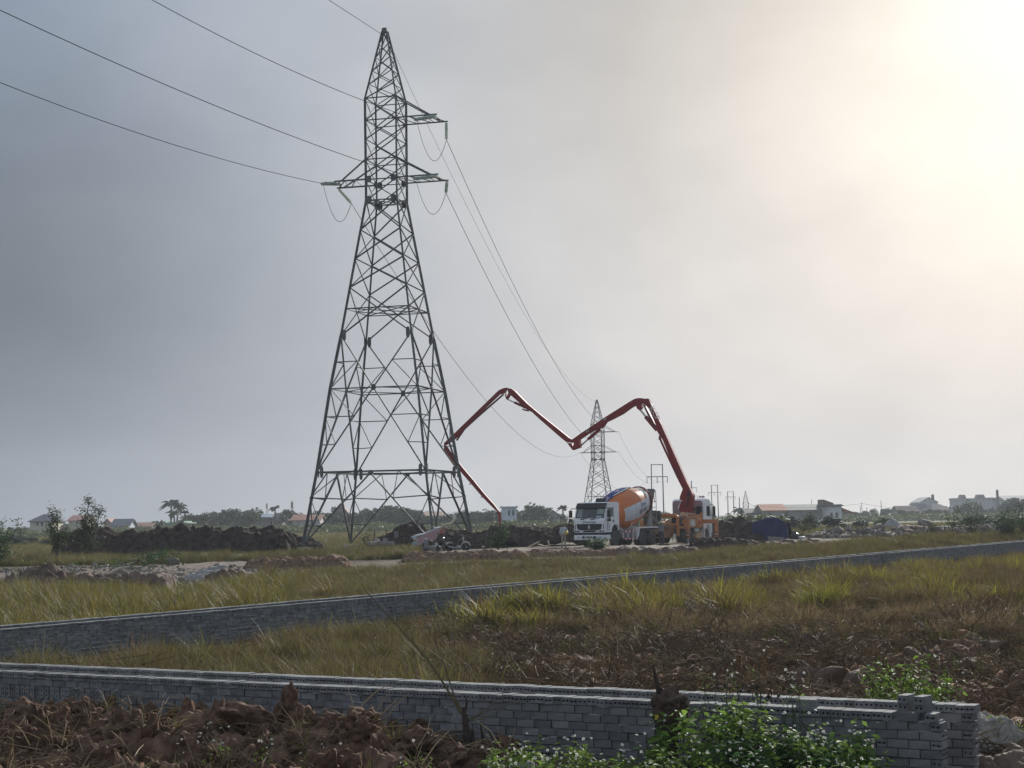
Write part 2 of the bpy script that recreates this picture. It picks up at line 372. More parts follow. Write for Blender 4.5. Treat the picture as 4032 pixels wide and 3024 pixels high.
# ================================================================ SETTING
def soil_mask(x, y):
    """where the paddy between the walls has been ploughed (1) or still carries rice (0)"""
    px, py = proj(np.stack([x, y, np.zeros_like(x)], -1))
    e = far_e(x, y); d = near_d(x, y)
    inside = (e < 0) & (d < 0)
    n = fbm(x * .35, y * .35, 3, 21) - .5
    a = sst(1550, 2150, px + n * 900) * sst(2390, 2480, py + n * 140)
    return np.where(inside, np.clip(a, 0, 1), np.where(d > -1.2, .9, 0.0))
def build_ground():
    rad = np.concatenate([[0], np.linspace(2, 13, 8), 14 * 1.0075 ** np.arange(0, 200), 14 * 1.0075 ** 199 * 1.0135 ** np.arange(1, 82), 14 * 1.0075 ** 199 * 1.0135 ** 81 * 1.09 ** np.arange(1, 42)])
    az = np.concatenate([np.linspace(-180, -27, 22)[:-1], np.linspace(-27, 27, 330), np.linspace(27, 180, 22)[1:]])
    A, Rr = np.meshgrid(R(1) * az, rad, indexing='ij')
    x = (Rr * np.sin(A)).ravel(); y = (Rr * np.cos(A)).ravel()
    V = np.stack([x, y, G(x, y)], 1)
    m = bpy.data.materials.new('paddy_ground'); m.use_nodes = True; nt = m.node_tree; N = nt.nodes; L = nt.links
    p = N['Principled BSDF']; p.inputs['Roughness'].default_value = .95; p.inputs['Specular IOR Level'].default_value = .15
    tc = N.new('ShaderNodeTexCoord')
    def noise(s, d=5, r=.55):
        n = N.new('ShaderNodeTexNoise'); n.inputs['Scale'].default_value = s; n.inputs['Detail'].default_value = d; n.inputs['Roughness'].default_value = r
        L.new(tc.outputs['Object'], n.inputs['Vector']); return n.outputs[0]
    def ramp(f, stops):
        r = N.new('ShaderNodeValToRGB'); L.new(f, r.inputs[0]); e = r.color_ramp.elements
        while len(e) < len(stops): e.new(.5)
        for q, (t, c) in zip(e, stops): q.position = t; q.color = (*c, 1)
        return r.outputs[0]
    def mix(f, a, b):
        x = N.new('ShaderNodeMix'); x.data_type = 'RGBA'; L.new(f, x.inputs[0]); L.new(a, x.inputs[6]); L.new(b, x.inputs[7]); return x.outputs[2]
    soil = ramp(noise(2.2, 8, .65), [(.3, (.070, .041, .027)), (.5, (.125, .077, .050)), (.7, (.20, .135, .092))])
    grass = ramp(noise(.55, 6, .6), [(.3, (.045, .042, .016)), (.5, (.075, .062, .025)), (.68, (.105, .080, .040))])
    green = ramp(noise(.05, 5, .6), [(.3, (.035, .055, .018)), (.5, (.065, .075, .026)), (.7, (.09, .085, .035))])
    at_ = N.new('ShaderNodeAttribute'); at_.attribute_name = 'soil'
    sep = N.new('ShaderNodeSeparateXYZ'); L.new(tc.outputs['Object'], sep.inputs[0])
    far = N.new('ShaderNodeMapRange'); far.inputs[1].default_value = 118; far.inputs[2].default_value = 190; L.new(sep.outputs[1], far.inputs[0])
    c = mix(far.outputs[0], grass, green); c = mix(at_.outputs['Fac'], c, soil); L.new(c, p.inputs['Base Color'])
    b = N.new('ShaderNodeBump'); b.inputs['Strength'].default_value = .8; b.inputs['Distance'].default_value = .06
    L.new(noise(7, 7, .65), b.inputs['Height']); L.new(b.outputs[0], p.inputs['Normal'])
    me = np_mesh('ground', V, grid_faces(len(az), len(rad)), m, smooth=True)
    a = me.attributes.new('soil', 'FLOAT', 'POINT')
    yy = np.maximum(y, 1.0)
    s = soil_mask(x, yy); s = np.where(y < 1, .6, s)
    pad = sst(84, 104, y) * (1 - sst(126, 140, y)) * sst(-30, -20, x) * (1 - sst(22, 32, x)) * (far_e(x, y) > 0)
    a.data.foreach_set('value', np.maximum(s, pad * .8 * fbm(x * .2, y * .2, 3, 8) * 1.5).astype(np.float32).clip(0, 1))
    o = obj('ground', me); tag(o, 'flat paddy land of brown soil and dry grass reaching the far houses', 'ground', kind='structure')
build_ground()

M_GRAVEL = mat('pale_gravel', (.21, .195, .175), .95, scale=3, bump=.8, bscale=25, col2=(.35, .33, .30), spec=.1)
M_SAND = mat('pinkish_sand', (.13, .092, .066), .95, scale=1.6, bump=.9, bscale=18, col2=(.29, .235, .18), spec=.1)
M_MUD = mat('dark_wet_clay', (.024, .017, .015), .98, scale=2.6, bump=1.0, bscale=9, col2=(.072, .052, .043), spec=.06)
M_DIRT = mat('brown_clay', (.092, .051, .033), .97, scale=5.0, bump=1.0, bscale=55, col2=(.27, .16, .102), spec=.2)
M_DIRT2 = mat('grey_brown_clay', (.075, .048, .036), .9, scale=2.0, bump=.9, bscale=16, col2=(.175, .12, .088), spec=.2)

def build_path():
    U = [(-300, 2275), (0, 2262), (200, 2246), (440, 2234), (640, 2226), (900, 2208), (1130, 2201), (1300, 2195), (1500, 2186), (1700, 2178), (1900, 2171), (2100, 2163), (2400, 2156), (2600, 2152), (2750, 2147)]
    Lo = [(-300, 2300), (0, 2288), (200, 2290), (440, 2292), (640, 2284), (900, 2262), (1130, 2228), (1300, 2209), (1500, 2199), (1700, 2192), (1900, 2186), (2100, 2178), (2400, 2174), (2600, 2166), (2750, 2156)]
    def dense(q, n=140):
        t = np.linspace(0, len(q) - 1, n); xs = np.interp(t, range(len(q)), [p[0] for p in q]); ys = np.interp(t, range(len(q)), [p[1] for p in q]); return xs, ys
    ux, uy = dense(U); lx, ly = dense(Lo); V = []
    nv = 15
    for i in range(len(ux)):
        a = ong(ux[i], uy[i]); b = ong(lx[i], ly[i])
        for j in range(nv):
            t = j / (nv - 1); p = a.lerp(b, t); V.append((p.x, p.y))
    V = np.array(V); edge = np.abs(np.tile(np.linspace(-1, 1, nv), len(ux)))
    V[:, 1] += (fbm(V[:, 0] * .5, V[:, 1] * .5, 3, 4) - .5) * 2.0 * edge
    z = G(V[:, 0], V[:, 1]) + .10 * (1 - edge ** 4) + (fbm(V[:, 0] * 1.4, V[:, 1] * .6, 4, 5) - .45) * .22 - .05 * edge ** 6
    o = obj('gravel_path', np_mesh('gravel_path', np.column_stack([V, z]), grid_faces(len(ux), nv), M_SAND, smooth=True))
    tag(o, 'rough sandy access track crossing the paddy to the trucks', 'path', kind='structure')
build_path()

def heap(name, label, cat, c, rx, ry, h, m, rz=0, seed=0, res=.12, lump=.25, lscale=1.2, crest=None, group=None, kind=None, parent=None, skirt=.15):
    """heap of tipped earth: noisy dome on the ground; lumps from cellular noise"""
    nx = max(12, int(2 * rx / res)); ny = max(8, int(2 * ry / res)); nx = min(nx, 420); ny = min(ny, 160)
    u, v = np.meshgrid(np.linspace(-1, 1, nx), np.linspace(-1, 1, ny), indexing='ij')
    q = np.sqrt(u ** 2 + v ** 2) + (fbm(u * 2.3 + seed, v * 2.3, 3, seed) - .5) * .35
    if crest == 'ridge': q = np.maximum(np.abs(u) ** 6, np.abs(v)) + (fbm(u * rx * .6, v * 2, 3, seed) - .5) * .35
    base = np.clip(1 - q, 0, 1); prof = np.where(base > 0, base ** .62, 0); prof = np.minimum(prof * 1.25, 1.0) if crest == 'ridge' else prof
    X = u * rx; Y = v * ry
    f1, cv = worley(X * lscale, Y * lscale, seed); f2, cv2 = worley(X * lscale * 2.7 + 9, Y * lscale * 2.7, seed + 3)
    top = .62 + .55 * fbm(X * .35 + seed, Y * .35, 3, seed + 4) if crest == 'ridge' else 1.0
    z = prof * h * top + sst(0, .12, base) * lump * h * ((.55 - f1) * .6 + (cv - .5) * .55 + (.5 - f2) * .30 + (fbm(X * 4, Y * 4, 4, seed, .7) - .5) * .75)
    ca, sa = math.cos(rz), math.sin(rz); wx = c[0] + X * ca - Y * sa; wy = c[1] + X * sa + Y * ca
    wz = G(wx, wy) + z - skirt * (1 - sst(0, .10, base))
    jit = .35 * res
    wx = wx + (vnoise(X * 3 + 5, Y * 3, seed) - .5) * lump * h * .6; wy = wy + (vnoise(X * 3, Y * 3 + 7, seed + 1) - .5) * lump * h * .6
    o = obj(name, np_mesh(name, np.stack([wx, wy, wz], -1).reshape(-1, 3), grid_faces(nx, ny), m, smooth=True), parent)
    return tag(o, label, cat, group, kind)

# haze: one closed box of pale air
def build_haze():
    b = MB(); b.bb(-620, 620, -60, 1050, -1.6, 46)
    m = bpy.data.materials.new('pale_haze'); m.use_nodes = True; N = m.node_tree.nodes; N.clear()
    o = N.new('ShaderNodeOutputMaterial'); v = N.new('ShaderNodeVolumePrincipled'); m.node_tree.links.new(v.outputs[0], o.inputs['Volume'])
    v.inputs['Color'].default_value = (.93, .96, .98, 1); v.inputs['Density'].default_value = HAZE; v.inputs['Anisotropy'].default_value = 0.0
    h = b.build('haze', m); tag(h, 'pale damp haze lying over the fields', 'haze', kind='stuff')
HAZE = .00032
KF = 1.65; KL = 1.22
build_haze()

# ---------------------------------------------------------------- far houses
def flat(name, col, **k): return mat(name, col, .85, .1, 1.5, **k)
def house(name, label, cat, Y, x0, x1, ytop, yeave, ybase, depth, roof, wallc, roofc, wins=(), rz=0.0, over=.35, extra=None):
    """front wall px rectangle at distance Y; roof: gable_side (ridge along the front), gable_front, hip, flat"""
    kf = KF if x0 > 2900 else 1.22
    Y = Y * kf; depth *= kf; over *= 1.3
    a = at(x0, yeave, Y); b = at(x1, yeave, Y); w = b.x - a.x; zt = at((x0 + x1) / 2, ytop, Y).z; ze = (a.z + b.z) / 2
    gz = g1((a.x + b.x) / 2, Y); t = thing(name, label, cat, ((a.x + b.x) / 2, Y, gz), rz); ze -= gz; zt -= gz
    mw = flat('wall_%.2f_%.2f_%.2f' % wallc, wallc, stain=.3); mr = flat('roof_%.2f_%.2f_%.2f' % roofc, roofc)
    hw = w / 2; B = MB()
    if roof == 'gable_front': B.prism([(-hw, -.5), (hw, -.5), (hw, ze), (0, zt - .12), (-hw, ze)], 0, depth, lambda u, v, d: Vector((u, d, v)))
    elif roof == 'gable_side': B.prism([(0, -.5), (depth, -.5), (depth, ze), (depth / 2, zt - .12), (0, ze)], -hw, hw, lambda u, v, d: Vector((d, u, v)))
    else: B.bb(-hw, hw, 0, depth, -.5, ze)
    B.build('wall', mw, t)
    Q = MB(); o = over
    if roof == 'gable_front':
        for s in (-1, 1): Q.prism([(0, zt), (s * (hw + o), ze - o * .5), (s * (hw + o), ze - o * .5 + .18), (0, zt + .2)], -o, depth + o, lambda u, v, d: Vector((u, d, v)))
    elif roof == 'gable_side':
        for s, q in ((1, -o), (-1, depth + o)): Q.prism([(depth / 2, zt), (q, ze - .15), (q, ze + .03), (depth / 2, zt + .2)], -hw - o, hw + o, lambda u, v, d: Vector((d, u, v)))
    elif roof == 'hip':
        r = min(hw * .62, depth / 2)
        vs = [(-hw - o, -o, ze), (hw + o, -o, ze), (hw + o, depth + o, ze), (-hw - o, depth + o, ze), (-hw + r, depth / 2, zt), (hw - r, depth / 2, zt), (-hw - o, -o, ze - .2), (hw + o, -o, ze - .2), (hw + o, depth + o, ze - .2), (-hw - o, depth + o, ze - .2)]
        Q.add([Vector(v) for v in vs], [(0, 1, 5, 4), (1, 2, 5), (2, 3, 4, 5), (3, 0, 4), (6, 7, 1, 0), (7, 8, 2, 1), (8, 9, 3, 2), (9, 6, 0, 3), (9, 8, 7, 6)])
    else:
        Q.bb(-hw - o, hw + o, -o, depth + o, ze, ze + .25)
        for s in (-1, 1): Q.bb(s * hw - .1, s * hw + .1, 0, depth, ze + .25, max(zt, ze + .5))
    Q.build('roof', mr, t)
    mg = flat('window_dark', (.03, .035, .04)); mf = flat('window_frame_pale', (.5, .5, .47))
    for (u0, v0, u1, v1) in wins:
        p = at(u0, v1, Y); q = at(u1, v0, Y); X0 = p.x - t.location.x; X1 = q.x - t.location.x; Z0 = p.z - gz; Z1 = q.z - gz
        W = MB(); W.bb(X0, X1, -.04, .08, Z0, Z1); wo = W.build('window', mg, t)
        W = MB(); e = .09
        for x in (X0 - e, X1): W.bb(x, x + e, -.09, .06, Z0 - e, Z1 + e)
        for z in (Z0 - e, Z1): W.bb(X0, X1, -.09, .06, z, z + e)
        W.build('frame', mf, wo)
    return t, mw, mr
def build_houses():
    CREAM = (.55, .50, .36); GREY = (.27, .26, .25); WHITE = (.62, .64, .66); PALE = (.42, .42, .41); RED = (.30, .12, .075); SLATE = (.085, .095, .12); BROWN = (.17, .12, .10); ORANGE = (.42, .16, .07); DARK = (.09, .085, .085)
    house('house', 'cream house with a blue grey hipped roof beyond the thin saplings', 'house', 330, 118, 208, 2024, 2052, 2108, 9, 'hip', CREAM, SLATE, [(144, 2055, 152, 2071), (161, 2054, 170, 2070)])
    house('house', 'cream house with a faded red roof half hidden by the tall sapling', 'house', 340, 270, 332, 2031, 2050, 2108, 9, 'gable_side', CREAM, (.33, .15, .14), [(300, 2054, 306, 2064)])
    house('house', 'small gabled house with a pinkish end wall beside the tall sapling', 'house', 360, 408, 438, 2044, 2062, 2105, 8, 'gable_front', (.36, .27, .23), (.28, .15, .12))
    house('house', 'low whitish shed with grey sloping roof behind the start of the dark mound', 'shed', 330, 440, 506, 2046, 2071, 2105, 7, 'gable_side', (.5, .53, .56), (.16, .17, .18))
    house('house', 'low house with a rusty red gable next to the whitish shed', 'house', 345, 512, 592, 2060, 2074, 2105, 8, 'gable_side', (.38, .38, .38), (.27, .13, .10))
    house('house', 'pale blue box house with flat green roof below the tall palms', 'house', 330, 636, 724, 2052, 2062, 2105, 8, 'flat', (.50, .56, .58), (.22, .36, .26), [(669, 2076, 678, 2094)], over=.8)
    t, mw, mr = house('house', 'long grey flat roofed house with a shiny tank on its roof', 'house', 350, 985, 1112, 2042, 2050, 2108, 9, 'flat', GREY, (.2, .19, .19), [(1064, 2053, 1073, 2072)])
    p = at(1050, 2036, 350 * KL); B = MB(); B.lathe([(-1.6, .05), (-1.55, .8), (1.55, .8), (1.6, .05)], (p.x - t.location.x, 1.5, p.z - t.location.z), (1, 0, 0), 12)
    B.build('water_tank', mat('steel_tank', (.75, .75, .74), .25, metal=1), t, smooth=True)
    B = MB(); q0 = at(1078, 2020, 350 * KL); q1 = at(1112, 2040, 350 * KL); B.bb(q0.x - t.location.x, q1.x - t.location.x, 3, 6, q1.z - t.location.z - 1, q0.z - t.location.z); B.build('stair_tower', mw, t)
    house('house', 'long low house with an orange red roof just behind the pylon foot', 'house', 340, 1150, 1258, 2029, 2048, 2108, 9, 'gable_side', (.45, .42, .38), (.34, .15, .10))
    house('house', 'tall brown gabled house seen through the lower pylon bracing', 'house', 380, 1312, 1368, 1984, 2022, 2105, 9, 'gable_front', (.20, .17, .15), (.14, .11, .10))
    house('house', 'low house with a tan roof among the trees behind the pylon', 'house', 400, 1672, 1740, 2016, 2030, 2095, 9, 'gable_side', (.35, .33, .3), (.42, .30, .20))
    house('house', 'white two storey house behind the end of the red boom', 'house', 350, 1974, 2034, 1993, 1998, 2098, 9, 'flat', (.60, .66, .72), (.5, .54, .58), [(2001, 2010, 2008, 2030), (2017, 2010, 2024, 2030)])
    house('house', 'brown roofed house between the white house and the mixer truck', 'house', 360, 2150, 2205, 2011, 2032, 2090, 8, 'gable_front', (.33, .31, .29), (.17, .13, .12))
    house('house', 'grey house with a bright orange tiled gable roof beyond the blue tent', 'house', 260, 3006, 3092, 1987, 2010, 2058, 9, 'gable_side', (.30, .29, .27), ORANGE)
    house('house', 'low dark roofed annex next to the orange roofed house', 'shed', 262, 2940, 3000, 2004, 2020, 2058, 7, 'gable_side', GREY, DARK)
    house('house', 'long grey barn with a dull roof joined to the white block', 'barn', 262, 3102, 3258, 1988, 2008, 2052, 10, 'gable_side', (.27, .26, .245), (.17, .165, .155))
    t, mw, mr = house('house', 'white flat roofed block with a slanting parapet wall on top', 'house', 258, 3256, 3314, 1986, 1993, 2042, 9, 'flat', (.62, .61, .59), (.13, .11, .11), [(3270, 2019, 3278, 2038), (3291, 2018, 3299, 2038)])
    B = MB(); gz = t.location.z; P = [at(a_, b_, 258 * KF) for a_, b_ in ((3236, 1990), (3236, 1967), (3243, 1967), (3282, 1981), (3282, 1990))]
    B.prism([(p.x - t.location.x, p.z - gz) for p in P], -.2, 6, lambda u, v, d: Vector((u, d, v))); B.build('parapet', flat('brown_brick_far', (.16, .11, .10)), t)
    B = MB(); q = at(3318, 2012, 258 * KF); B.prism([(0, 0), (3.6, -.8), (3.6, -.55), (0, .9)], 0, 5, lambda u, v, d: Vector((q.x - t.location.x - .3 + u, d, q.z - gz + v))); B.build('lean_to_roof', flat('dull_red', (.22, .07, .06)), t)
    house('house', 'pale gabled house rising above the brown sheds', 'house', 420, 3624, 3692, 1959, 1977, 2062, 10, 'gable_front', (.52, .53, .52), (.34, .33, .31), [(3639, 1967, 3643, 1974)])
    house('house', 'low pale wing with a light flat roof before the pale gabled house', 'house', 415, 3605, 3650, 1982, 1986, 2062, 6, 'flat', (.36, .37, .37), (.5, .52, .53))
    house('house', 'long brown shed with dark tiled roof under the pale gabled house', 'shed', 380, 3540, 3618, 1993, 2014, 2065, 8, 'gable_side', (.22, .18, .17), BROWN)
    house('house', 'brown hip roofed shed among trees beside the pale gabled house', 'shed', 385, 3668, 3742, 1984, 2008, 2062, 9, 'hip', (.24, .22, .21), (.16, .14, .14))
    t, mw, mr = house('house', 'large pale terraced house with two small roof turrets', 'house', 430, 3786, 3914, 1960, 1964, 2058, 12, 'flat', (.47, .47, .47), (.4, .4, .4))
    for xa, xb, xc, xd, yt in ((3785, 3790, 3802, 3808, 1948), (3850, 3857, 3876, 3884, 1947)):
        P = [at(a_, b_, 430 * KF) for a_, b_ in ((xa, 1963), (xb, yt), (xc, yt), (xd, 1963))]; B = MB()
        B.prism([(p.x - t.location.x, p.z - t.location.z) for p in P], 1, 6, lambda u, v, d: Vector((u, d, v))); B.build('turret_roof', flat('roof_turret', (.30, .25, .24)), t)
    house('house', 'pale house mostly hidden by the last dark trees beside the road end', 'house', 400, 3958, 4090, 1952, 1968, 2055, 10, 'gable_side', (.42, .42, .42), (.30, .29, .28))
    # long white boundary wall
    a = at(3318, 2046, 520); b = at(3456, 2041, 520); B = MB(); gz = min(g1(a.x, 520), g1(b.x, 520)) - .3
    t = thing('boundary_wall', 'long low whitewashed wall at the far edge of the field', 'wall', (a.x, 520, gz))
    n = 7
    for i in range(n):
        w = (b.x - a.x) / n; B = MB(); B.bb(i * w + .1, (i + 1) * w, 0, .15, 0, at(3380, 2036, 520).z - gz + random.uniform(-.05, .08)); B.build('wall_panel', flat('whitewash', (.55, .54, .50)), t)
        B = MB(); B.bb(i * w - .1, i * w + .1, -.03, .18, 0, at(3380, 2034, 520).z - gz); B.build('pier', flat('whitewash', (.55, .54, .50)), t)
build_houses()

# ---------------------------------------------------------------- far trees
M_BARK = mat('grey_bark', (.10, .085, .07), .95, scale=6, bump=.5)
LEAF_DARK = mat('leaf_dark', (.034, .062, .030), .7, .35, 2.0, transl=.25, objvar=.30, tone=True)
LEAF_MID = mat('leaf_mid', (.050, .080, .028), .7, .35, 2.0, transl=.28, objvar=.30, tone=True)
LEAF_YELLOW = mat('leaf_yellow_green', (.095, .115, .035), .7, .3, 2.0, transl=.3, objvar=.30, tone=True)
def crown_np(g, h, r, n, size, lobes=7, lo=.30):
    C = []
    cs = [(g.uniform(-.65, .65) * r, g.uniform(-.65, .65) * r, h * g.uniform(lo + .12, .86), r * g.uniform(.32, .58)) for _ in range(lobes)] + [(0, 0, h * .7, r * .6)]
    for i in range(n):
        c = cs[g.integers(len(cs))]; d = g.normal(size=3); d /= np.linalg.norm(d); q = c[3] * g.uniform(.45, 1.05)
        C.append((c[0] + d[0] * q, c[1] + d[1] * q, c[2] + d[2] * q * .8))
    C = np.array(C); C[:, 2] = np.clip(C[:, 2], h * .1, h); return C, cs
def tree_proto(kind, seed):
    g = np.random.default_rng(seed); h, r = 1.0, {'round': .48, 'tall': .30, 'airy': .44}[kind]
    C, cs = crown_np(g, h, r, {'round': 1000, 'tall': 650, 'airy': 380}[kind], .09, {'round': 9, 'tall': 6, 'airy': 6}[kind], {'round': .12, 'tall': .2, 'airy': .4}[kind])
    V, Fq, T = leaves_np(C, .135 if kind != 'airy' else .10, g, aspect=.75)
    crown = np_mesh('crown', V, Fq, LEAF_DARK if seed % 2 else LEAF_MID, tone=T)
    b = MB(); b.tube([(0, 0, -.08), (.01, 0, .2), (-.01, .01, .45), (0, 0, .7)], [.028, .022, .016, .006], 5)
    for c in cs[:5]: b.tube([(0, 0, .32), (c[0] * .5, c[1] * .5, (c[2] + .35) / 2 + .05), c[:3]], [.013, .009, .003], 4)
    return crown, b.mesh('trunk', M_BARK)
PROTO = {k: [tree_proto(k, i + j) for i in range(4)] for j, k in ((10, 'round'), (20, 'tall'), (30, 'airy'))}
def plant_tree(x, Y, top_z, label, kind='round', i=None, group=None, wide=1.0, name='tree'):
    gz = g1(x, Y); h = max(top_z - gz, .8); pr = PROTO[kind][random.randrange(4) if i is None else i % 4]
    t = thing(name, label, 'tree', (x, Y, gz), random.uniform(0, 6.28), group); t.scale = (h * wide, h * wide, h)
    obj('crown', pr[0], t); obj('trunk', pr[1], t); return t
PLACES = [(100, 'beyond the bush cut by the photo edge'), (250, 'behind the cream house'), (400, 'behind the taller slim sapling'), (520, 'behind the whitish shed'), (640, 'above the rusty gabled house'), (760, 'behind the palm cluster'), (880, 'above the longest black mound'), (1000, 'under the open crowned tree'), (1130, 'around the lone palm'), (1260, 'behind the orange red roof'), (1400, 'behind the tall brown gabled house'), (1530, 'seen through the pylon base'), (1680, 'above the striped tarpaulin'), (1850, 'behind the pylon leg nearest the boom'), (1970, 'behind the hanging red hose end'), (2100, 'around the white two storey house'), (2240, 'between the white house and the mixer cab'), (2420, 'behind the mixer cab'), (2650, 'behind the mixer drum'), (2830, 'behind the pump truck'), (3000, 'past the orange outrigger'), (3110, 'behind the orange tiled house'), (3320, 'behind the long grey barn'), (3480, 'beyond the whitewashed wall'), (3620, 'behind the brown tiled shed'), (3760, 'beside the pale gabled house'), (3920, 'around the house with turrets'), (9999, 'past the house with turrets')]
def place_phrase(px): return next(t for x, t in PLACES if px < x)
def build_treeline():
    prof = [(-120, 2068), (0, 2075), (60, 2068), (180, 2066), (300, 2062), (440, 2066), (560, 2052), (640, 2056), (760, 2022), (830, 2010), (880, 1996), (910, 1994), (960, 2004), (1000, 2002), (1050, 2026), (1100, 2012), (1135, 2006), (1170, 2034), (1240, 2008), (1300, 2008), (1350, 2002), (1430, 2000), (1530, 1990), (1600, 1992), (1660, 2002), (1700, 2012), (1750, 2020), (1805, 2006), (1870, 2008), (1960, 2002), (2060, 1994), (2115, 1984), (2160, 2008), (2230, 2024), (2300, 2010), (2420, 1996), (2500, 2005), (2700, 2010), (2850, 2022), (2900, 2030), (2960, 2034), (3100, 2036), (3330, 2012), (3400, 2006), (3440, 1999), (3500, 2004), (3560, 1994), (3620, 2000), (3700, 1988), (3770, 1984), (3830, 1976), (3900, 1992), (3960, 1966), (4010, 1955), (4100, 1958), (4250, 1965)]
    xs = [p[0] for p in prof]; ys = [p[1] for p in prof]
    x = -150.0; k = 0
    while x < 4220:
        for row in (0, 1):
            Y = (random.uniform(430, 465) if row == 0 else random.uniform(500, 550)) * (1.0 if x < 2850 else 1.35); px = x + random.uniform(-14, 14) + row * 20
            py = np.interp(px, xs, ys) + (random.uniform(-3, 10) if row else random.uniform(0, 22))
            p = at(px, py, Y); kind = random.choice(['round', 'round', 'round', 'tall', 'airy']) if row else 'round'
            ph = place_phrase(px); plant_tree(p.x, Y, p.z, {'round': 'bushy', 'tall': 'slender', 'airy': 'open crowned'}[kind] + ' far tree, ' + ('back' if row else 'front') + ' row, ' + ph, kind, group='trees of the far belt ' + ph, wide=random.uniform(.8, 1.25) if kind == 'round' else 1)
        x += random.uniform(27, 38); k += 1
    # trees that stand out
    for px, py, Y, kind, lab, w in ((2118, 1984, 345, 'round', 'round crowned tree standing out beside the white two storey house', .9), (895, 1991, 345, 'airy', 'open crowned tree topping the belt between palms and pylon', 1.2),
                                (1000, 2001, 345, 'airy', 'flat topped open tree just beyond the open crowned one', 1.1), (1130, 2003, 348, 'airy', 'loose tree above the long grey house', 1.1),
                                (2395, 1958, 300, 'round', 'bushy tree showing above the cab of the mixer truck', .8), (3995, 1953, 380, 'round', 'big dark tree before the pale house at the road end', 1.25),
                                (3830, 1973, 400, 'round', 'large tree in front of the terraced house with turrets', 1.2), (1530, 1988, 350, 'round', 'tall dense tree seen through the middle of the pylon', 1.0),
                                (1320, 1992, 370, 'airy', 'small bent tree beside the tall brown gabled house', .7)):
        Y *= 1.22 if px < 2900 else 1.65; p = at(px, py, Y); plant_tree(p.x, Y, p.z, lab, kind, wide=w)
    # low undergrowth and banana leaves below the trees: one mass
    g = np.random.default_rng(5); n = 42000
    px = g.uniform(-200, 4250, n); Y = g.uniform(362, 428, n) * np.where(px < 2850, 1.0, 1.32); base = np.interp(px, xs, ys)
    xw = np.array([at(a, 2080, b).x for a, b in zip(px, Y)]); gz = G(xw, Y)
    hh = .6 + 2.8 * fbm(xw * .09, Y * .014, 3, 31) * g.uniform(.2, 1, n) ** .5
    C = np.stack([xw, Y, gz + hh * g.uniform(.1, 1, n)], 1); V, Fq, T = leaves_np(C, 1.0, g, aspect=.55)
    o = obj('undergrowth', np_mesh('undergrowth', V, Fq, LEAF_YELLOW, tone=T)); tag(o, 'pale green undergrowth along the foot of the far trees', 'undergrowth', kind='stuff')
build_treeline()
def palm(px, py, Y, label, frond=2.3, n=11, group=None, bend=0.0):
    kf = KL if px < 2850 else KF; Y *= kf; frond *= kf; bend *= kf
    p = at(px, py, Y); gz = g1(p.x, Y); h = p.z - gz - frond * .45; g = np.random.default_rng(int(px)); t = thing('palm_tree', label, 'palm', (p.x, Y, gz), 0, group)
    b = MB(); b.tube([(0, 0, -.2), (bend * .3, 0, h * .5), (bend, 0, h)], [.32, .24, .18], 6); b.build('trunk', M_BARK, t)
    for i in range(n):
        a = i * 2.4 + g.uniform(-.3, .3); el = g.uniform(.05, 1.15); q = MB(); ca, sa = math.cos(a), math.sin(a); prev = None
        for j in range(7):
            s = j / 6; rr = frond * s * math.cos(el) * (1 - .1 * s); z = frond * (s * math.sin(el) - .62 * s * s); w = .58 * math.sin(math.pi * min(1, .12 + s * .86)) + .03
            c = Vector((bend + rr * ca, rr * sa, h + z)); sd = Vector((-sa, ca, 0)) * w
            cur = (c - sd + Vector((0, 0, -w * .6)), c, c + sd + Vector((0, 0, -w * .6)))
            if prev: q.add([*prev, *cur], [(0, 1, 4, 3), (1, 2, 5, 4)])
            prev = cur
        q.build('frond', LEAF_DARK, t)
    return t
def build_palms():
    palm(674, 1955, 335, 'tallest of the cluster of feathery palms beyond the dark mound', 3.0, 15)
    palm(694, 1972, 340, 'second palm of the cluster leaning out beside the tallest', 2.8, 13, bend=.5)
    palm(690, 1998, 330, 'shorter palm under the two tall ones in the cluster', 2.4, 11, bend=-.3)
    palm(728, 2005, 338, 'small ragged palm just past the palm cluster', 1.7, 9)
    palm(1083, 1983, 340, 'lone palm above the house with the shiny roof tank', 1.8, 11)
    palm(2078, 1985, 352, 'slim palm beside the white two storey house', 1.7, 10)
    palm(2216, 1984, 345, 'slim palm standing alone in front of the sky beside the mixer cab', 1.7, 11)
    palm(2905, 1988, 300, 'broken topped palm beyond the orange outrigger', 1.6, 7)
    palm(625, 2042, 318, 'low spreading palm against the pale blue box house', 2.2, 9)
    palm(2208, 2018, 338, 'low bushy palm under the slim lone palm', 1.6, 9)
build_palms()
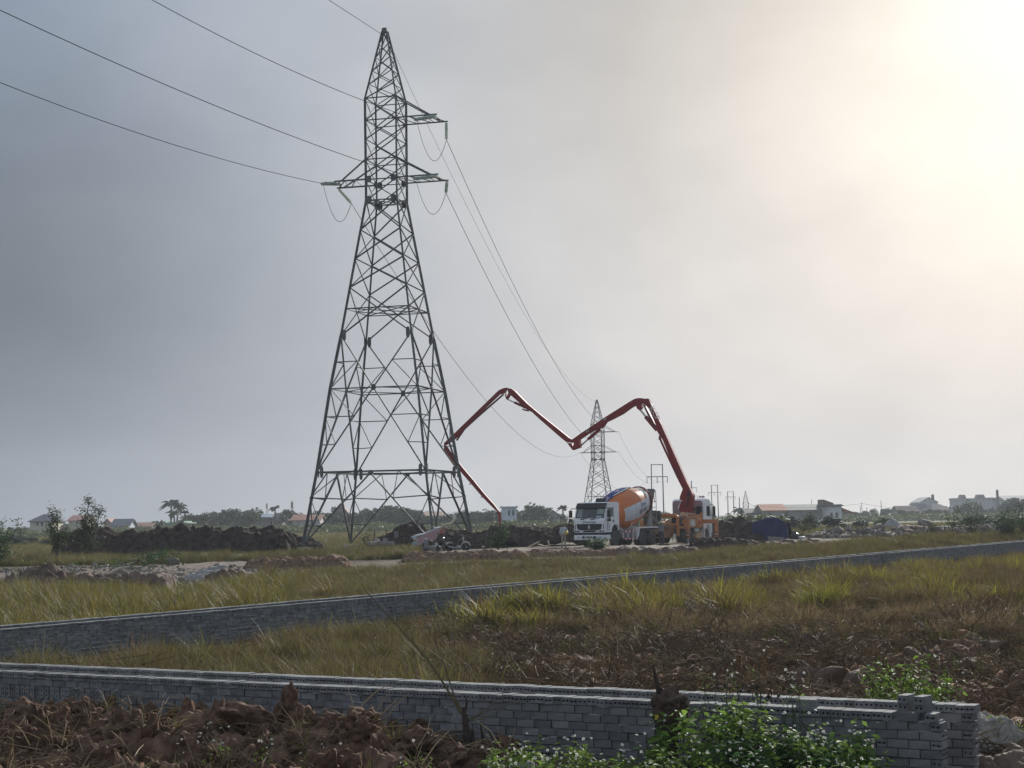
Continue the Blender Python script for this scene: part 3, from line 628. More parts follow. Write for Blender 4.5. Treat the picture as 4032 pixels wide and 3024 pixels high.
# ================================================================ BRICK WALLS
M_BRICK = mat('grey_concrete_brick', (.155, .155, .152), .92, scale=9, bump=.55, bscale=90, col2=(.25, .248, .242), objvar=.26, tone=True, stain=.42, spec=.2)
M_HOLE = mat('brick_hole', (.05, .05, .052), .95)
M_MORTAR = mat('grey_mortar', (.16, .162, .165), .95, scale=14, bump=.8, bscale=60, col2=(.46, .46, .45), spec=.1)
BL, BW, BH, BC = .212, .103, .079, .090          # length, width, height, course
def brick_plain(seed):
    """stretcher: centred, long side along x, slightly chipped edges (20 triangles)"""
    g = np.random.default_rng(seed); b = MB(); hx, hy, hz = BL / 2, BW / 2, BH / 2
    j = lambda a: float(g.normal(0, a))
    vs = [(sx * hx + j(.002), sy * hy + j(.0025), sz * hz + j(.0018)) for sx in (-1, 1) for sy in (-1, 1) for sz in (-1, 1)]
    b.add(vs, [(0, 1, 3, 2), (4, 6, 7, 5), (0, 4, 5, 1), (2, 3, 7, 6), (0, 2, 6, 4), (1, 5, 7, 3)])
    return b.mesh('brick', [M_BRICK, M_HOLE])
def holed_face(b, ring, holes, n=6, depth=.05, slot=False):
    """front face at y=0 (x,z plane, facing -y) with round holes; ring is the outer rectangle (x0,x1,z0,z1)"""
    x0, x1, z0, z1 = ring; k = len(holes); along_x = (x1 - x0) > (z1 - z0)
    for i in range(k):
        if along_x: a0 = x0 + (x1 - x0) * i / k; a1 = x0 + (x1 - x0) * (i + 1) / k; rect = [(a0, z0), (a1, z0), (a1, z1), (a0, z1)]
        else: a0 = z0 + (z1 - z0) * i / k; a1 = z0 + (z1 - z0) * (i + 1) / k; rect = [(x0, a0), (x1, a0), (x1, a1), (x0, a1)]
        hx, hz, r = holes[i]
        outer = []; inner = []
        for q in range(8):
            a = q * math.pi / 4 + math.pi / 8 - math.pi * .75
            inner.append((hx + r * math.cos(a), hz + r * math.sin(a)))
        cs = rect; outer = []
        for q in range(4):
            c0, c1 = cs[q], cs[(q + 1) % 4]
            outer += [(c0[0] * .72 + c1[0] * .28, c0[1] * .72 + c1[1] * .28), (c0[0] * .28 + c1[0] * .72, c0[1] * .28 + c1[1] * .72)]
        base = len(b.v); b.m = 0
        b.v += [(x, 0, z) for x, z in outer] + [(x, 0, z) for x, z in inner] + [(x, depth, z) for x, z in inner] + [(x, 0, z) for x, z in cs]
        O, I, D, Cn = base, base + 8, base + 16, base + 24
        def f(t, m=0): b.f.append(t); b.mi.append(m)
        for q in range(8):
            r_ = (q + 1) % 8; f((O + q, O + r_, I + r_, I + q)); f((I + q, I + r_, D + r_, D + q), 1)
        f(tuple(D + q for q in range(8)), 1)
        for q in range(4): f((Cn + q, O + 2 * q, O + (2 * q + 7) % 8))
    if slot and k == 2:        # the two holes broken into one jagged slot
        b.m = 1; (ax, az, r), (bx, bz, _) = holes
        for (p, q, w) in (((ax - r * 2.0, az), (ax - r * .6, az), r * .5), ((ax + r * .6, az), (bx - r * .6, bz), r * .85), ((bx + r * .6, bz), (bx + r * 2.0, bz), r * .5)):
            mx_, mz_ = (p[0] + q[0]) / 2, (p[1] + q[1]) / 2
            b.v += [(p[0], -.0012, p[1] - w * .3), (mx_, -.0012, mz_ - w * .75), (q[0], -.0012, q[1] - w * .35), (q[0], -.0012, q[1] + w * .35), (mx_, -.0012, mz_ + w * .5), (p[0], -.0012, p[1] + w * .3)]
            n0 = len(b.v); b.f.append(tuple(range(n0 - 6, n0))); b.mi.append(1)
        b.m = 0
def brick_header(seed, slot=False, upright=False):
    """header: holed end at y=0 facing -y, body running to y=BL; x and z centred on the end"""
    g = np.random.default_rng(seed); b = MB(); w, h = (BW, BH) if not upright else (BH, BW)
    hw, hh = w / 2, h / 2; r = .0125 if not slot else .0135
    holes = [(-w * .23 + g.normal(0, .002), g.normal(0, .002), r), (w * .23 + g.normal(0, .002), g.normal(0, .002), r)] if not upright else [(g.normal(0, .002), -h * .23, r), (g.normal(0, .002), h * .23, r)]
    holed_face(b, (-hw, hw, -hh, hh), holes, slot=slot)
    b.add([(-hw, 0, -hh), (hw, 0, -hh), (hw, 0, hh), (-hw, 0, hh), (-hw, BL, -hh), (hw, BL, -hh), (hw, BL, hh), (-hw, BL, hh)],
          [(0, 4, 5, 1), (1, 5, 6, 2), (2, 6, 7, 3), (3, 7, 4, 0), (5, 4, 7, 6)])
    me = bpy.data.meshes.new('brick'); me.from_pydata(b.v, [], b.f); me.materials.append(M_BRICK); me.materials.append(M_HOLE)
    me.polygons.foreach_set('material_index', b.mi); me.update(); return me
PLAIN = [brick_plain(i) for i in range(6)]
HEAD = [brick_header(i) for i in range(3)] + [brick_header(10 + i, True) for i in range(3)]
UPR = [brick_header(20 + i, False, True) for i in range(3)]
def mesh_arrays(me):
    V = np.empty(len(me.vertices) * 3, np.float32); me.vertices.foreach_get('co', V); return V.reshape(-1, 3), [tuple(p.vertices) for p in me.polygons], [p.material_index for p in me.polygons]
def brick_wall(name_label, length, origin, ang, base_z, items, thick=.215, top=1.1, core=None, limit=300, lipmin=.35):
    """items: (mesh, x, y, z, rot euler) in wall space: x along, +y into the wall, z up. Nearest `limit` are bricks of their own"""
    t = thing('brick_wall', name_label, 'wall', (origin[0], origin[1], 0), ang)
    ca, sa = math.cos(ang), math.sin(ang)
    key = []
    for i, (me, x, y, z, r) in enumerate(items):
        wx = origin[0] + x * ca - y * sa; wy = origin[1] + x * sa + y * ca; key.append((wx * wx + wy * wy + (z - EYE) ** 2, i, wx, wy))
    vis = [k for k in key if abs(k[2]) < .335 * k[3] + 1.0]
    single = set(k[1] for k in sorted(vis)[:limit]); V = []; Fs = []; MI = []; T = []; cache = {}
    for i, (me, x, y, z, r) in enumerate(items):
        if i in single: obj('brick', me, t, (x, y, z), r)
        else:
            if me.name not in cache: cache[me.name] = mesh_arrays(me)
            v, f, mi = cache[me.name]; q = np.array(Euler(r).to_matrix()); b = len(V)
            V += [tuple(p) for p in (v @ q.T + np.array([x, y, z]))]; Fs += [tuple(b + k for k in ff) for ff in f]; MI += mi; T += [random.random()] * len(v)
    if V:
        me = bpy.data.meshes.new('brickwork'); me.from_pydata(V, [], Fs); me.materials.append(M_BRICK); me.materials.append(M_HOLE)
        me.polygons.foreach_set('material_index', MI); a = me.attributes.new('tone', 'FLOAT', 'POINT'); a.data.foreach_set('value', np.array(T, np.float32)); me.update()
        o = obj('brickwork', me, t); o['kind'] = 'stuff'
    b = MB(); c = core or (0, length)
    # mortar bed behind the faces: rough front so that it squeezes out here and there
    n = max(2, int((c[1] - c[0]) / .05)); n = min(n, 900); xs = np.linspace(c[0], c[1], n); rows = [(base_z - .25, 0)]
    for kk in range(11, -1, -1):
        zj = 1.1 - BH - .009 - kk * BC + .0045
        rows += [(zj - .024, 0), (zj - .013, 1), (zj + .003, 1), (zj + .009, 0)]
    rows = [r_ for r_ in rows if r_[0] >= base_z - .25]; zs = np.array([r_[0] for r_ in rows]); on = [r_[1] for r_ in rows]; X, Z = np.meshgrid(xs, zs, indexing='ij')
    lip = sst(lipmin, lipmin + .2, fbm(X * 6, Z * 9, 3, 77)); Y = np.where(np.tile(np.array(on), (n, 1)), .034 - .046 * lip, .034); me = np_mesh('mortar', np.stack([X, Y, Z], -1).reshape(-1, 3), grid_faces(n, len(zs)), M_MORTAR, smooth=True); obj('mortar', me, t)
    b.bb(c[0], c[1], .06, thick - .006, base_z - .25, top - .07); b.build('mortar_core', M_MORTAR, t)
    return t
def course_items(x0, x1, z, rng, y=BW / 2, extra_gap=.010, odd=0, holes=.01):
    it = []; row = rng.gauss(0, .007); x = 0.0; span = x1 - x0      # laid from the right end towards the left
    while x < span - .10:
        if rng.random() < holes:       # an odd header let into the course
            me = HEAD[rng.randrange(6)]; w = BW; it.append((me, x + w / 2, rng.uniform(-.004, .008), z, (0, 0, 0)))
        else:
            w = BL * rng.choice([1, 1, 1, 1, 1, 1, .995, 1.0]); it.append((PLAIN[rng.randrange(6)], x + w / 2, y + rng.gauss(0, .006) + row, z + rng.gauss(0, .003), (rng.gauss(0, .03), rng.gauss(0, .010), rng.gauss(0, .010))))
        x += w + max(.004, rng.gauss(extra_gap, .004))
    return [(m_, x1 - q, yy, zz, rr) for m_, q, yy, zz, rr in it]
def header_items(x0, x1, z, rng, y=-.012, meshes=None, pitch=None, run=True):
    it = []; x = x0; off = 0; slot = False
    while x + .05 < x1:
        if rng.random() < .22: off = rng.gauss(0, .006)
        if rng.random() < .35: slot = rng.random() < .5
        me = (HEAD[3 + rng.randrange(3)] if slot else HEAD[rng.randrange(3)]) if meshes is None else meshes[rng.randrange(len(meshes))]
        it.append((me, x + BW / 2 if meshes is None else x + BH / 2, y + off + rng.gauss(0, .003), z + rng.gauss(0, .002) + off * .3, (rng.gauss(0, .006), rng.gauss(0, .012), rng.gauss(0, .014))))
        x += (pitch or (BW + .003)) + max(0, rng.gauss(.0015, .002))
    return it
def wall_end(L, courses, rng):
    """right end, bonded: alternate courses finish with a header or with two stretcher ends"""
    it = []
    for k, z in enumerate(courses):
        if k % 2 == 0: it.append((HEAD[rng.randrange(6)], L - BW / 2, -.002, z, (0, rng.gauss(0, .008), rng.gauss(0, .01))))
        else: it.append((HEAD[rng.randrange(6)], L + .002, BW / 2 + .004, z, (0, 0, math.pi / 2))); it.append((HEAD[rng.randrange(6)], L + .002, BW * 1.5 + .012, z, (0, 0, math.pi / 2)))
    return it
def build_near_walls():
    rng = random.Random(3); L = 17.2; org = W1R - D1 * L
    zt = 1.1 - BH / 2; zs = [1.1 - BH - .009 - BH / 2 - k * BC for k in range(10)]
    sx = L - 13.25 + 2.35                      # soldiers stand left of here
    it = header_items(0, L - .44, zt, rng)
    it += [(PLAIN[0], L - .44 + BL / 2 + .003, BW / 2 - .012, zt, (0, 0, .01)), (HEAD[4], L - BW / 2 - .05, -.014, zt, (0, 0, .01)), (HEAD[1], L - BW * 1.5 - .055, .115, zt, (0, 0, 0))]
    for k, z in enumerate(zs):
        x1 = L - (BW + .008 if k % 2 == 0 else BL + .008)
        if k == 1: 
            it += course_items(sx, x1, z, rng, odd=k % 2); continue
        if k == 2: it += course_items(sx + .02, x1, z, rng, odd=0); continue
        it += course_items(0, x1, z, rng, odd=k % 2, holes=.012)
    zsold = (zs[1] + zs[2]) / 2
    x = .02
    while x < sx - .06:
        me = UPR[rng.randrange(3)]; m2 = me
        it.append((UPR[rng.randrange(3)], x + BH / 2, .004 + rng.gauss(0, .006), zsold + .043 - .035, (0, 0, 0), )); x += BH + .010 + abs(rng.gauss(0, .004))
    it2 = []
    for e in it:
        it2.append(e)
    it2 += wall_end(L, [z for k, z in enumerate(zs)], rng)
    tall = [e for e in it2 if e[0] in UPR]; it2 = [e for e in it2 if e[0] not in UPR] + [(TALL[i % 3], e[1], e[2], zsold, e[4]) for i, e in enumerate(tall)]
    brick_wall('nearer of the two parallel low grey brick walls behind the dug up soil and weeds', L, org, A1, -.1, it2, core=(0, L - .03), lipmin=.56)
    # second wall behind the ditch
    rng = random.Random(4); org2 = W1R - N1 * .885 - D1 * (L - .07); L2 = L
    it = header_items(0, L2, zt, rng)
    for k, z in enumerate(zs[:9]):
        x1 = L2 - (BW + .008 if k % 2 == 0 else BL + .008)
        x0 = 0 if k < 3 else L2 - 3.2
        it += course_items(x0, x1, z, rng, odd=k % 2, holes=.01)
    it += wall_end(L2, zs[:9], rng)
    brick_wall('second of the two parallel near brick walls, seen across the narrow ditch', L2, org2, A1, -.1, it, core=(0, L2 - .03), lipmin=.56)
def build_tall():
    ms = []
    for i in range(3):
        g = np.random.default_rng(40 + i); b = MB(); w, h = BH * .98, .165; hw, hh = w / 2, h / 2
        holed_face(b, (-hw, hw, -hh, hh), [(g.normal(0, .002), -h * .21, .0115), (g.normal(0, .002), h * .21, .0115)], depth=.05)
        b.add([(-hw, 0, -hh), (hw, 0, -hh), (hw, 0, hh), (-hw, 0, hh), (-hw, .19, -hh), (hw, .19, -hh), (hw, .19, hh), (-hw, .19, hh)], [(0, 4, 5, 1), (1, 5, 6, 2), (2, 6, 7, 3), (3, 7, 4, 0), (5, 4, 7, 6)])
        me = bpy.data.meshes.new('brick'); me.from_pydata(b.v, [], b.f); me.materials.append(M_BRICK); me.materials.append(M_HOLE); me.polygons.foreach_set('material_index', b.mi); me.update(); ms.append(me)
    return ms
TALL = build_tall()
build_near_walls()
def build_far_walls():
    rng = random.Random(5); L = 112.0; s0 = -7.0; org = W2L + D2 * s0
    zt = 1.1 - BH / 2; zs = [1.1 - BH - .009 - BH / 2 - k * BC for k in range(12)]
    sold = 7.0 + 8.3                            # beyond this the top course stands on end
    it = header_items(0, sold, zt, rng) + [(TALL[rng.randrange(3)], e[1], e[2], 1.1 - .0825, e[4]) for e in header_items(sold, L, zt, rng, meshes=UPR, pitch=BH + .012)]
    for k, z in enumerate(zs):
        if k == 0: it += course_items(0, sold, z, rng)
        else: it += course_items(0, L, z, rng, odd=k % 2, holes=.006)
    brick_wall('front one of the two long grey brick walls running away across the paddy', L, org, A2, -.1, it)
    rng = random.Random(6); org = W2L + D2 * (s0 + .2) - N2 * .83
    it = header_items(0, L, zt, rng)
    for k, z in enumerate(zs[:2]): it += course_items(0, L, z, rng, odd=k % 2)
    brick_wall('rear one of the two long grey brick walls, only its top showing', L, org, A2, -.1, it)
    # pillar against the front wall
    p = onz(3277, 2180, 1.1); s = far_s(p.x, p.y)
    c = W2L + D2 * s; t = thing('brick_pillar', 'square grey brick pillar standing out of the long far wall', 'pillar', (c[0], c[1], 0), A2)
    for k in range(13):
        for q in range(4):
            x = (-.165, -.055, .055, .165)[q]; obj('brick', HEAD[rng.randrange(6)], t, (x, -.13 + rng.gauss(0, .004), 1.13 - BH / 2 - k * BC), (0, 0, 0))
    b = MB(); b.bb(-.21, .21, -.118, .0, -.2, 1.08); b.build('mortar_core', M_MORTAR, t)
build_far_walls()
def loose():
    def at_wall(px, py, zb): p = onz(px, py, zb); return p
    for lab, px, py, z, me, rz, dz in (
        ('single loose grey brick lying lengthways on top of the near wall above the weeds', 3180, 2783, 1.1, PLAIN[1], A1 + .04, BH / 2),
        ('lower of two loose bricks stacked crossways beside the notch near the wall end', 3555, 2800, 1.1, HEAD[1], A1 - .10, BH / 2),
        ('upper of two loose bricks stacked crossways beside the notch near the wall end', 3553, 2801, 1.1, HEAD[2], A1 - .14, BH * 1.5 + .001),
        ('lower of two loose bricks standing nearest the right end of the near wall top', 3618, 2806, 1.1, HEAD[0], A1 - .18, BH / 2),
        ('upper of two loose bricks standing nearest the right end of the near wall top', 3617, 2807, 1.1, HEAD[1], A1 - .15, BH * 1.5 + .001)):
        p = onz(px, py, z); o = obj('loose_brick', me, None, (p.x, p.y, z + dz), (0, 0, rz)); tag(o, lab, 'brick', 'loose bricks left on the near wall')
loose()
# ================================================================ PYLONS AND LINES
M_STEEL = mat('dull_galvanised_steel', (.125, .132, .126), .75, scale=1.5, var=.3, metal=.1, spec=.3, stain=.35)
M_GLASS = mat('green_insulator_glass', (.62, .68, .62), .25, spec=.4, transl=.5)
M_WIRE = mat('aluminium_wire', (.06, .06, .065), .9, spec=.0)
M_CONC = mat('concrete', (.30, .29, .27), .9, scale=3, bump=.3, bscale=20)
PX_LEVELS = [(1535.5, 2135, 333.5), (1534, 2058, 321), (1535, 1952, 304), (1536, 1854, 278), (1536, 1750, 262), (1533.5, 1641, 244.5), (1532.5, 1532, 224.5), (1532.5, 1428, 203.5), (1530, 1323.5, 181), (1530, 1219, 163), (1528, 1137, 148), (1527, 1023, 125), (1526, 909, 104), (1529, 791, 79.5), (1524, 710, 80), (1524, 631, 80), (1524, 553, 80), (1524, 478, 80), (1523, 392, 80), (1511, 119, 10)]
def ring_list():
    out = []
    for x, y, h in PX_LEVELS:
        a = at(x - h, y, 122.0); b = at(x + h, y, 122.0); out.append(((a.z + b.z) / 2, (b.x - a.x) / 2 / math.cos(R(26))))
    return out
def pylon(center, gz, yaw, label, first_level=0, joined=False, step_bolts=True):
    """yaw: direction of the local x axis, seen from the tower towards the right arms' side"""
    rings = ring_list(); z0 = rings[first_level][0] - (.0 if first_level else .35)
    t = thing('lattice_pylon', label, 'pylon', (center[0], center[1], gz), yaw)
    lv = [(z - z0, r) for z, r in rings]; lv[0] = (max(lv[0][0], .1), lv[0][1])
    ph = R(26); DIRS = {'A': (-math.cos(ph), -math.sin(ph)), 'B': (-math.sin(ph), math.cos(ph)), 'C': (math.sin(ph), -math.cos(ph)), 'D': (math.cos(ph), math.sin(ph))}
    def P(c, i): z, r = lv[i]; return Vector((DIRS[c][0] * r, DIRS[c][1] * r, z))
    def face_pt(c1, c2, i, f): return P(c1, i).lerp(P(c2, i), f)
    bag = {}
    def put(name, p0, p1, w, tk, ref):
        b = bag.get('all') if joined else None
        if b is None:
            b = MB()
            if joined: bag['all'] = b
        if joined: b.bar(p0, p1, w * 1.15, w * .8, ref)
        else: b.angle(p0, p1, w, tk, ref); b.build(name, M_STEEL, t)
    F0 = first_level; TOP = 19
    ref = Vector((.3, .2, 1))
    segs = [0, 3, 6, 8, 13, 18, 19]
    segs = [F0] + [s for s in segs if s > F0]
    for c in 'ABCD':
        out_ = Vector((*DIRS[c], 0))
        for a, b in zip(segs[:-1], segs[1:]): put('leg', P(c, a), P(c, b), (.175) if b <= 8 else (.14 if b <= 18 else .11), .03, out_)
    FACES = [('A', 'C'), ('C', 'D'), ('D', 'B'), ('B', 'A')]
    nrm = {f: (((P(f[0], 5) + P(f[1], 5)) / 2) * Vector((1, 1, 0))).normalized() for f in FACES}
    def br(f, p, q, w=.085): put('brace', p, q, w, .018, nrm[f])
    for f in FACES:
        a, b = f
        # X panels
        for i, j in ((8, 10), (10, 11), (11, 12), (12, 13), (13, 14), (14, 15), (15, 16), (16, 17), (17, 18)):
            if j <= F0: continue
            w = .095 if i < 13 else .075; br(f, P(a, i), P(b, j), w); br(f, P(b, i), P(a, j), w * .95)
        for i in (9, 13, 14, 15, 17, 18): br(f, P(a, i), P(b, i), .075)
        # diamond from level 8 down to level 3 with its middle at level 6
        mid6 = face_pt(a, b, 6, .5)
        for c, o in ((a, b), (b, a)):
            br(f, P(c, 8), mid6, .10)
            q7 = P(c, 8).lerp(mid6, .5); br(f, P(c, 7), q7, .07); br(f, q7, P(c, 6), .065)
            if F0 <= 3:
                br(f, mid6, P(c, 3), .11)
                q5 = mid6.lerp(P(c, 3), .34); q4 = mid6.lerp(P(c, 3), .67)
                br(f, P(c, 5), q5, .07); br(f, P(c, 4), q4, .065); br(f, P(c, 6), q5, .065); br(f, P(c, 5), q4, .06)
            if F0 <= 3: br(f, P(c, 7), P(c, 6).lerp(P(o, 6), .001), .04) if False else None
        br(f, P(a, 6), P(b, 6), .085)
        if F0 <= 0:
            br(f, P(a, 3), P(b, 3), .12); m3 = face_pt(a, b, 3, .5) + Vector((0, 0, -.15))
            for c, o in ((a, b), (b, a)):
                br(f, m3, P(c, 0), .12)
                q2 = m3.lerp(P(c, 0), .36); q1 = m3.lerp(P(c, 0), .73)
                br(f, P(c, 2), q2, .085); br(f, P(c, 1), q1, .07); br(f, P(c, 2), q1, .065)
                h = face_pt(c, o, 3, .25); br(f, h, P(c, 2), .07); br(f, h, q2, .055)
        # peak
        for k in range(5):
            t0, t1 = k / 5, (k + 1) / 5; t0 = 1 - (1 - t0) ** 1.0; pa0 = P(a, 18).lerp(P(a, 19), t0); pa1 = P(a, 18).lerp(P(a, 19), t1); pb0 = P(b, 18).lerp(P(b, 19), t0); pb1 = P(b, 18).lerp(P(b, 19), t1)
            br(f, *((pa0, pb1) if k % 2 == 0 else (pb0, pa1)), .065); br(f, *((pb0, pa1) if k % 2 == 0 else (pa0, pb1)), .055)
    for i in (3, 6, 9, 13):      # plan bracing
        if i >= F0 and not (i == 3 and F0 > 0):
            pts = [face_pt(a, b, i, .5) for a, b in FACES]
            for k in range(4): put('plan_brace', pts[k], pts[(k + 1) % 4], .06, .015, (0, 0, 1))
            if i in (9, 13): put('plan_brace', P('A', i), P('D', i), .07, .015, (0, 0, 1)); put('plan_brace', P('B', i), P('C', i), .07, .015, (0, 0, 1))
    # gusset plates
    def plate(p, n, w, h):
        b = bag.get('all') if joined else MB(); n = Vector(n).normalized(); s = Vector((0, 0, 1)).cross(n).normalized(); u = n.cross(s)
        poly = [(-w * .3, -h / 2), (w * .3, -h / 2), (w / 2, -h * .28), (w / 2, h * .28), (w * .3, h / 2), (-w * .3, h / 2), (-w / 2, h * .28), (-w / 2, -h * .28)]
        b.prism(poly, .02, .045, lambda x, y, d: p + s * x + u * y + n * d)
        if not joined: b.build('gusset_plate', M_STEEL, t)
    for i, w, h in ((3, .26, .85), (8, .28, .80), (13, .40, .62), (14, .40, .5)):
        if i == 3 and F0 > 0: continue
        for f in FACES:
            for c, o in (f, f[::-1]): plate(P(c, i).lerp(P(o, i), .045 if i < 10 else .10), nrm[f], w, h)
    for f in FACES:
        plate(face_pt(*f, 6, .5), nrm[f], .34, .45)
        if F0 == 0: plate(face_pt(*f, 3, .5) + Vector((0, 0, -.1)), nrm[f], .4, .3)
    b = bag.get('all') if joined else MB(); r = lv[19][1]
    b.box((0, 0, lv[19][0] + .06), (r * 1.7, r * 1.7, .34), R(45 + 26)); 
    if not joined: b.build('peak_cap', M_STEEL, t)
    # cross arms
    u = (Vector((*DIRS['C'], 0)) - Vector((*DIRS['A'], 0))).normalized(); v = (Vector((*DIRS['B'], 0)) - Vector((*DIRS['A'], 0))).normalized()
    tips = {}
    def arm(key, near, far, i, tie, sgn, ln, lf):
        arm_t = None if joined else obj('crossarm', None, t)
        def q(name, p0, p1, w):
            if joined: bag['all'].bar(p0, p1, w, w * .8, (0, 0, 1))
            else: b = MB(); b.angle(p0, p1, w, .02, (0, 0, 1)); b.build(name, M_STEEL, arm_t)
        pn, pf = P(near, i), P(far, i); tn = pn + u * sgn * ln; tf = pf + u * sgn * lf
        q('chord', pn - u * sgn * .35, tn, .11); q('chord', pf - u * sgn * .35, tf, .11)
        e0 = tn - u * sgn * .35; e1 = tf - u * sgn * .35
        q('tie', P(near, tie), tn - u * sgn * .55, .10); q('tie', P(far, tie), tf - u * sgn * .55, .10); q('end_bar', e0, e1, .09)
        for k in range(3): 
            s0 = pn.lerp(tn, k / 3); s1 = pf.lerp(tf, (k + 1) / 3 - .04); s2 = pf.lerp(tf, k / 3 + .02)
            q('lacing', s0, s1, .06); q('lacing', s0, s2, .05) if k else None
        tips[key] = (tn, tf)
    arm('LR', 'C', 'D', 14, 15, 1, 3.25, 3.3); arm('LL', 'A', 'B', 14, 15, -1, 2.5, 3.2); arm('UR', 'C', 'D', 17, 18, 1, 3.2, 3.3)
    if not joined and step_bolts:
        b = MB(); p0, p1 = P('C', 0), P('C', 8); n = 62
        for k in range(3, n):
            p = p0.lerp(p1, k / n); d = u if k % 2 else -v; b.bar(p, p + d * .2, .022, .022)
        o = b.build('step_bolts', M_STEEL, t); o['kind'] = 'stuff'
        b = MB()
        for k in range(40):
            p = P('A', 0).lerp(P('A', 0), 0)
        for c in 'ABCD':
            b = MB(); p = P(c, 0); b.box((p.x, p.y, -.25), (1.0, 1.0, .9), R(26)); b.build('concrete_footing', M_CONC, t)
    if joined: bag['all'].build('lattice_body', M_STEEL, t)
    return t, tips
def insulator(parent, p0, p1, n=11, r=.13):
    b = MB(); p0 = Vector(p0); p1 = Vector(p1); d = p1 - p0; L = d.length; prof = [(0, .03)]
    for k in range(n):
        s = .06 + (L - .12) * k / n; h = (L - .12) / n; prof += [(s, .035), (s + h * .15, r * .8), (s + h * .45, r), (s + h * .6, r * .9), (s + h * .65, .035)]
    prof.append((L, .03)); b.lathe(prof, p0, d, 10); return b.build('insulator_string', M_GLASS, parent, smooth=True)
def wire(name, label, pts, r, group=None, n=4, cat='wire'):
    b = MB(); b.tube(pts, r, n); o = b.build(name, M_WIRE); return tag(o, label, cat, group)
def sagged(p0, p1, sag, n=24):
    p0 = Vector(p0); p1 = Vector(p1)
    return [p0.lerp(p1, k / n) - Vector((0, 0, sag * 4 * (k / n) * (1 - k / n))) for k in range(n + 1)]
def build_lines():
    c0 = (at(1530, 1500, 122).x, 122.0); az = math.atan2(c0[0], c0[1]); gz = g1(*c0)
    near, tips = pylon(c0, at(1535, 2138, 122).z - .38, -az, 'tall steel lattice pylon with three arms standing in the middle of the paddy')
    mw = Matrix.Translation(near.location) @ Matrix.Rotation(near.rotation_euler.z, 4, 'Z'); inv = mw.inverted()
    W = {k: (mw @ v[0], mw @ v[1]) for k, v in tips.items()}
    fc = at(2350, 1576, 366); far, ft = pylon((fc.x, 366), 0.0, -math.atan2(fc.x, 366) + .05, 'second lattice pylon, hazier, rising behind the white cab of the mixer truck', first_level=3, joined=True)
    far.location.z = fc.z - (ring_list()[19][0] - ring_list()[3][0]) - .1
    mf = Matrix.Translation(far.location) @ Matrix.Rotation(far.rotation_euler.z, 4, 'Z'); WF = {k: (mf @ v[0], mf @ v[1]) for k, v in ft.items()}
    for px, py, Y, lab, fl in ((2935, 1935, 760, 'third pylon, very faint, above the low roofs past the orange boom base', 3),):
        p = at(px, py, Y); o, _ = pylon((p.x, Y), 0, .1, lab, first_level=6, joined=True); o.location.z = p.z - (ring_list()[19][0] - ring_list()[6][0])
    # front strings and spans towards the previous pylon (behind the camera's left shoulder), back strings and spans to the far pylon
    ends = {'LR': ((1636, 703), (1756, 760), (0, 40), 73), 'LL': ((1272, 723), (1383, 800), (0, 325), 85), 'UR': ((1640, 470), (1758, 550), (600, 0), 92)}
    names = {'LR': 'lower long-side arm', 'LL': 'short lone arm', 'UR': 'upper arm'}
    full = {'LR': 'lower right-hand arm', 'LL': 'lone left-hand arm', 'UR': 'topmost arm'}
    for k, (fe, be, edge, Ye) in ends.items():
        tn, tf = W[k]; side = Vector((.30, -.10, 0))
        f_end = at(fe[0], fe[1], tn.y - 1.15); sgn = -1 if k == 'LL' else 1
        for s in (0, 1):
            a = tn + (tf - tn) * (.06 + .16 * s) - Vector((sgn * (.1 + .35 * s), 0, .08)); e = f_end + Vector((.35 * s * sgn * (-1 if sgn > 0 else 1), .25 * s, .02)) * .6
            insulator(near, inv @ a, inv @ e)
        b_end = at(be[0], be[1], tf.y + .95); insulator(near, inv @ (tf - Vector((sgn * .12, 0, .06))), inv @ b_end)
        pe = at(edge[0], edge[1], Ye); d = pe - f_end; pts = [f_end + d * s - Vector((0, 0, .9 * 4 * s * (1 - s) * .55)) for s in np.linspace(0, 1, 14)]
        last = pts[-1] - pts[-2]; pts += [pts[-1] + last * q + Vector((0, 0, .012 * q * q)) for q in range(2, 16, 2)]
        wire('power_line', 'wire running overhead to the dim sky from the ' + full[k], pts, .022, 'wires overhead from the pylon')
        te = WF[k][0]; wire('power_line', 'slack wire to the far pylon from the ' + full[k], sagged(b_end, te, {'LR': 5.6, 'LL': 7.3, 'UR': 5.2}[k]), .022, 'wires to the far pylon')
        mid = (f_end + b_end) / 2 - Vector((0, 0, {'LR': 1.9, 'LL': 1.9, 'UR': 2.1}[k])); q = []
        for s in np.linspace(0, 1, 15): q.append(f_end * (1 - s) ** 2 * 1.0 + (mid * 2 - (f_end + b_end) / 2 - Vector((0, 0, .4))) * 2 * s * (1 - s) + b_end * s ** 2)
        wire('jumper_wire', 'wire loop between the glass insulators of the ' + full[k], q, .02, 'jumper loops', cat='jumper')
        st = WF[k][1]; nx = at({'LR': 2600, 'LL': 2548, 'UR': 2627}[k], 1893, 440); wire('power_line', 'faint wire to the twin pole from the far pylon\'s ' + full[k], sagged(st, nx, {'LR': 3.0, 'LL': 5.0, 'UR': 4.0}[k]), .022, 'wires past the far pylon')
    top = mw @ Vector((0, 0, 0)); pt = at(1503, 135, 122); pe = at(1295, 0, 98); d = pe - pt
    wire('earth_wire', 'earth wire leaving the tip of the tall pylon over the dim side of the sky', [pt + d * s for s in (0, .5, 1, 2, 4)], .018)
    wire('earth_wire', 'thin earth wire sagging from the tip of the tall pylon to the far pylon tip', sagged(at(1520, 140, 122.3), at(2351, 1585, 366), 5.5), .014)
    # twin poles and single poles beyond
    MP = mat('pole_concrete', (.16, .16, .155), .9)
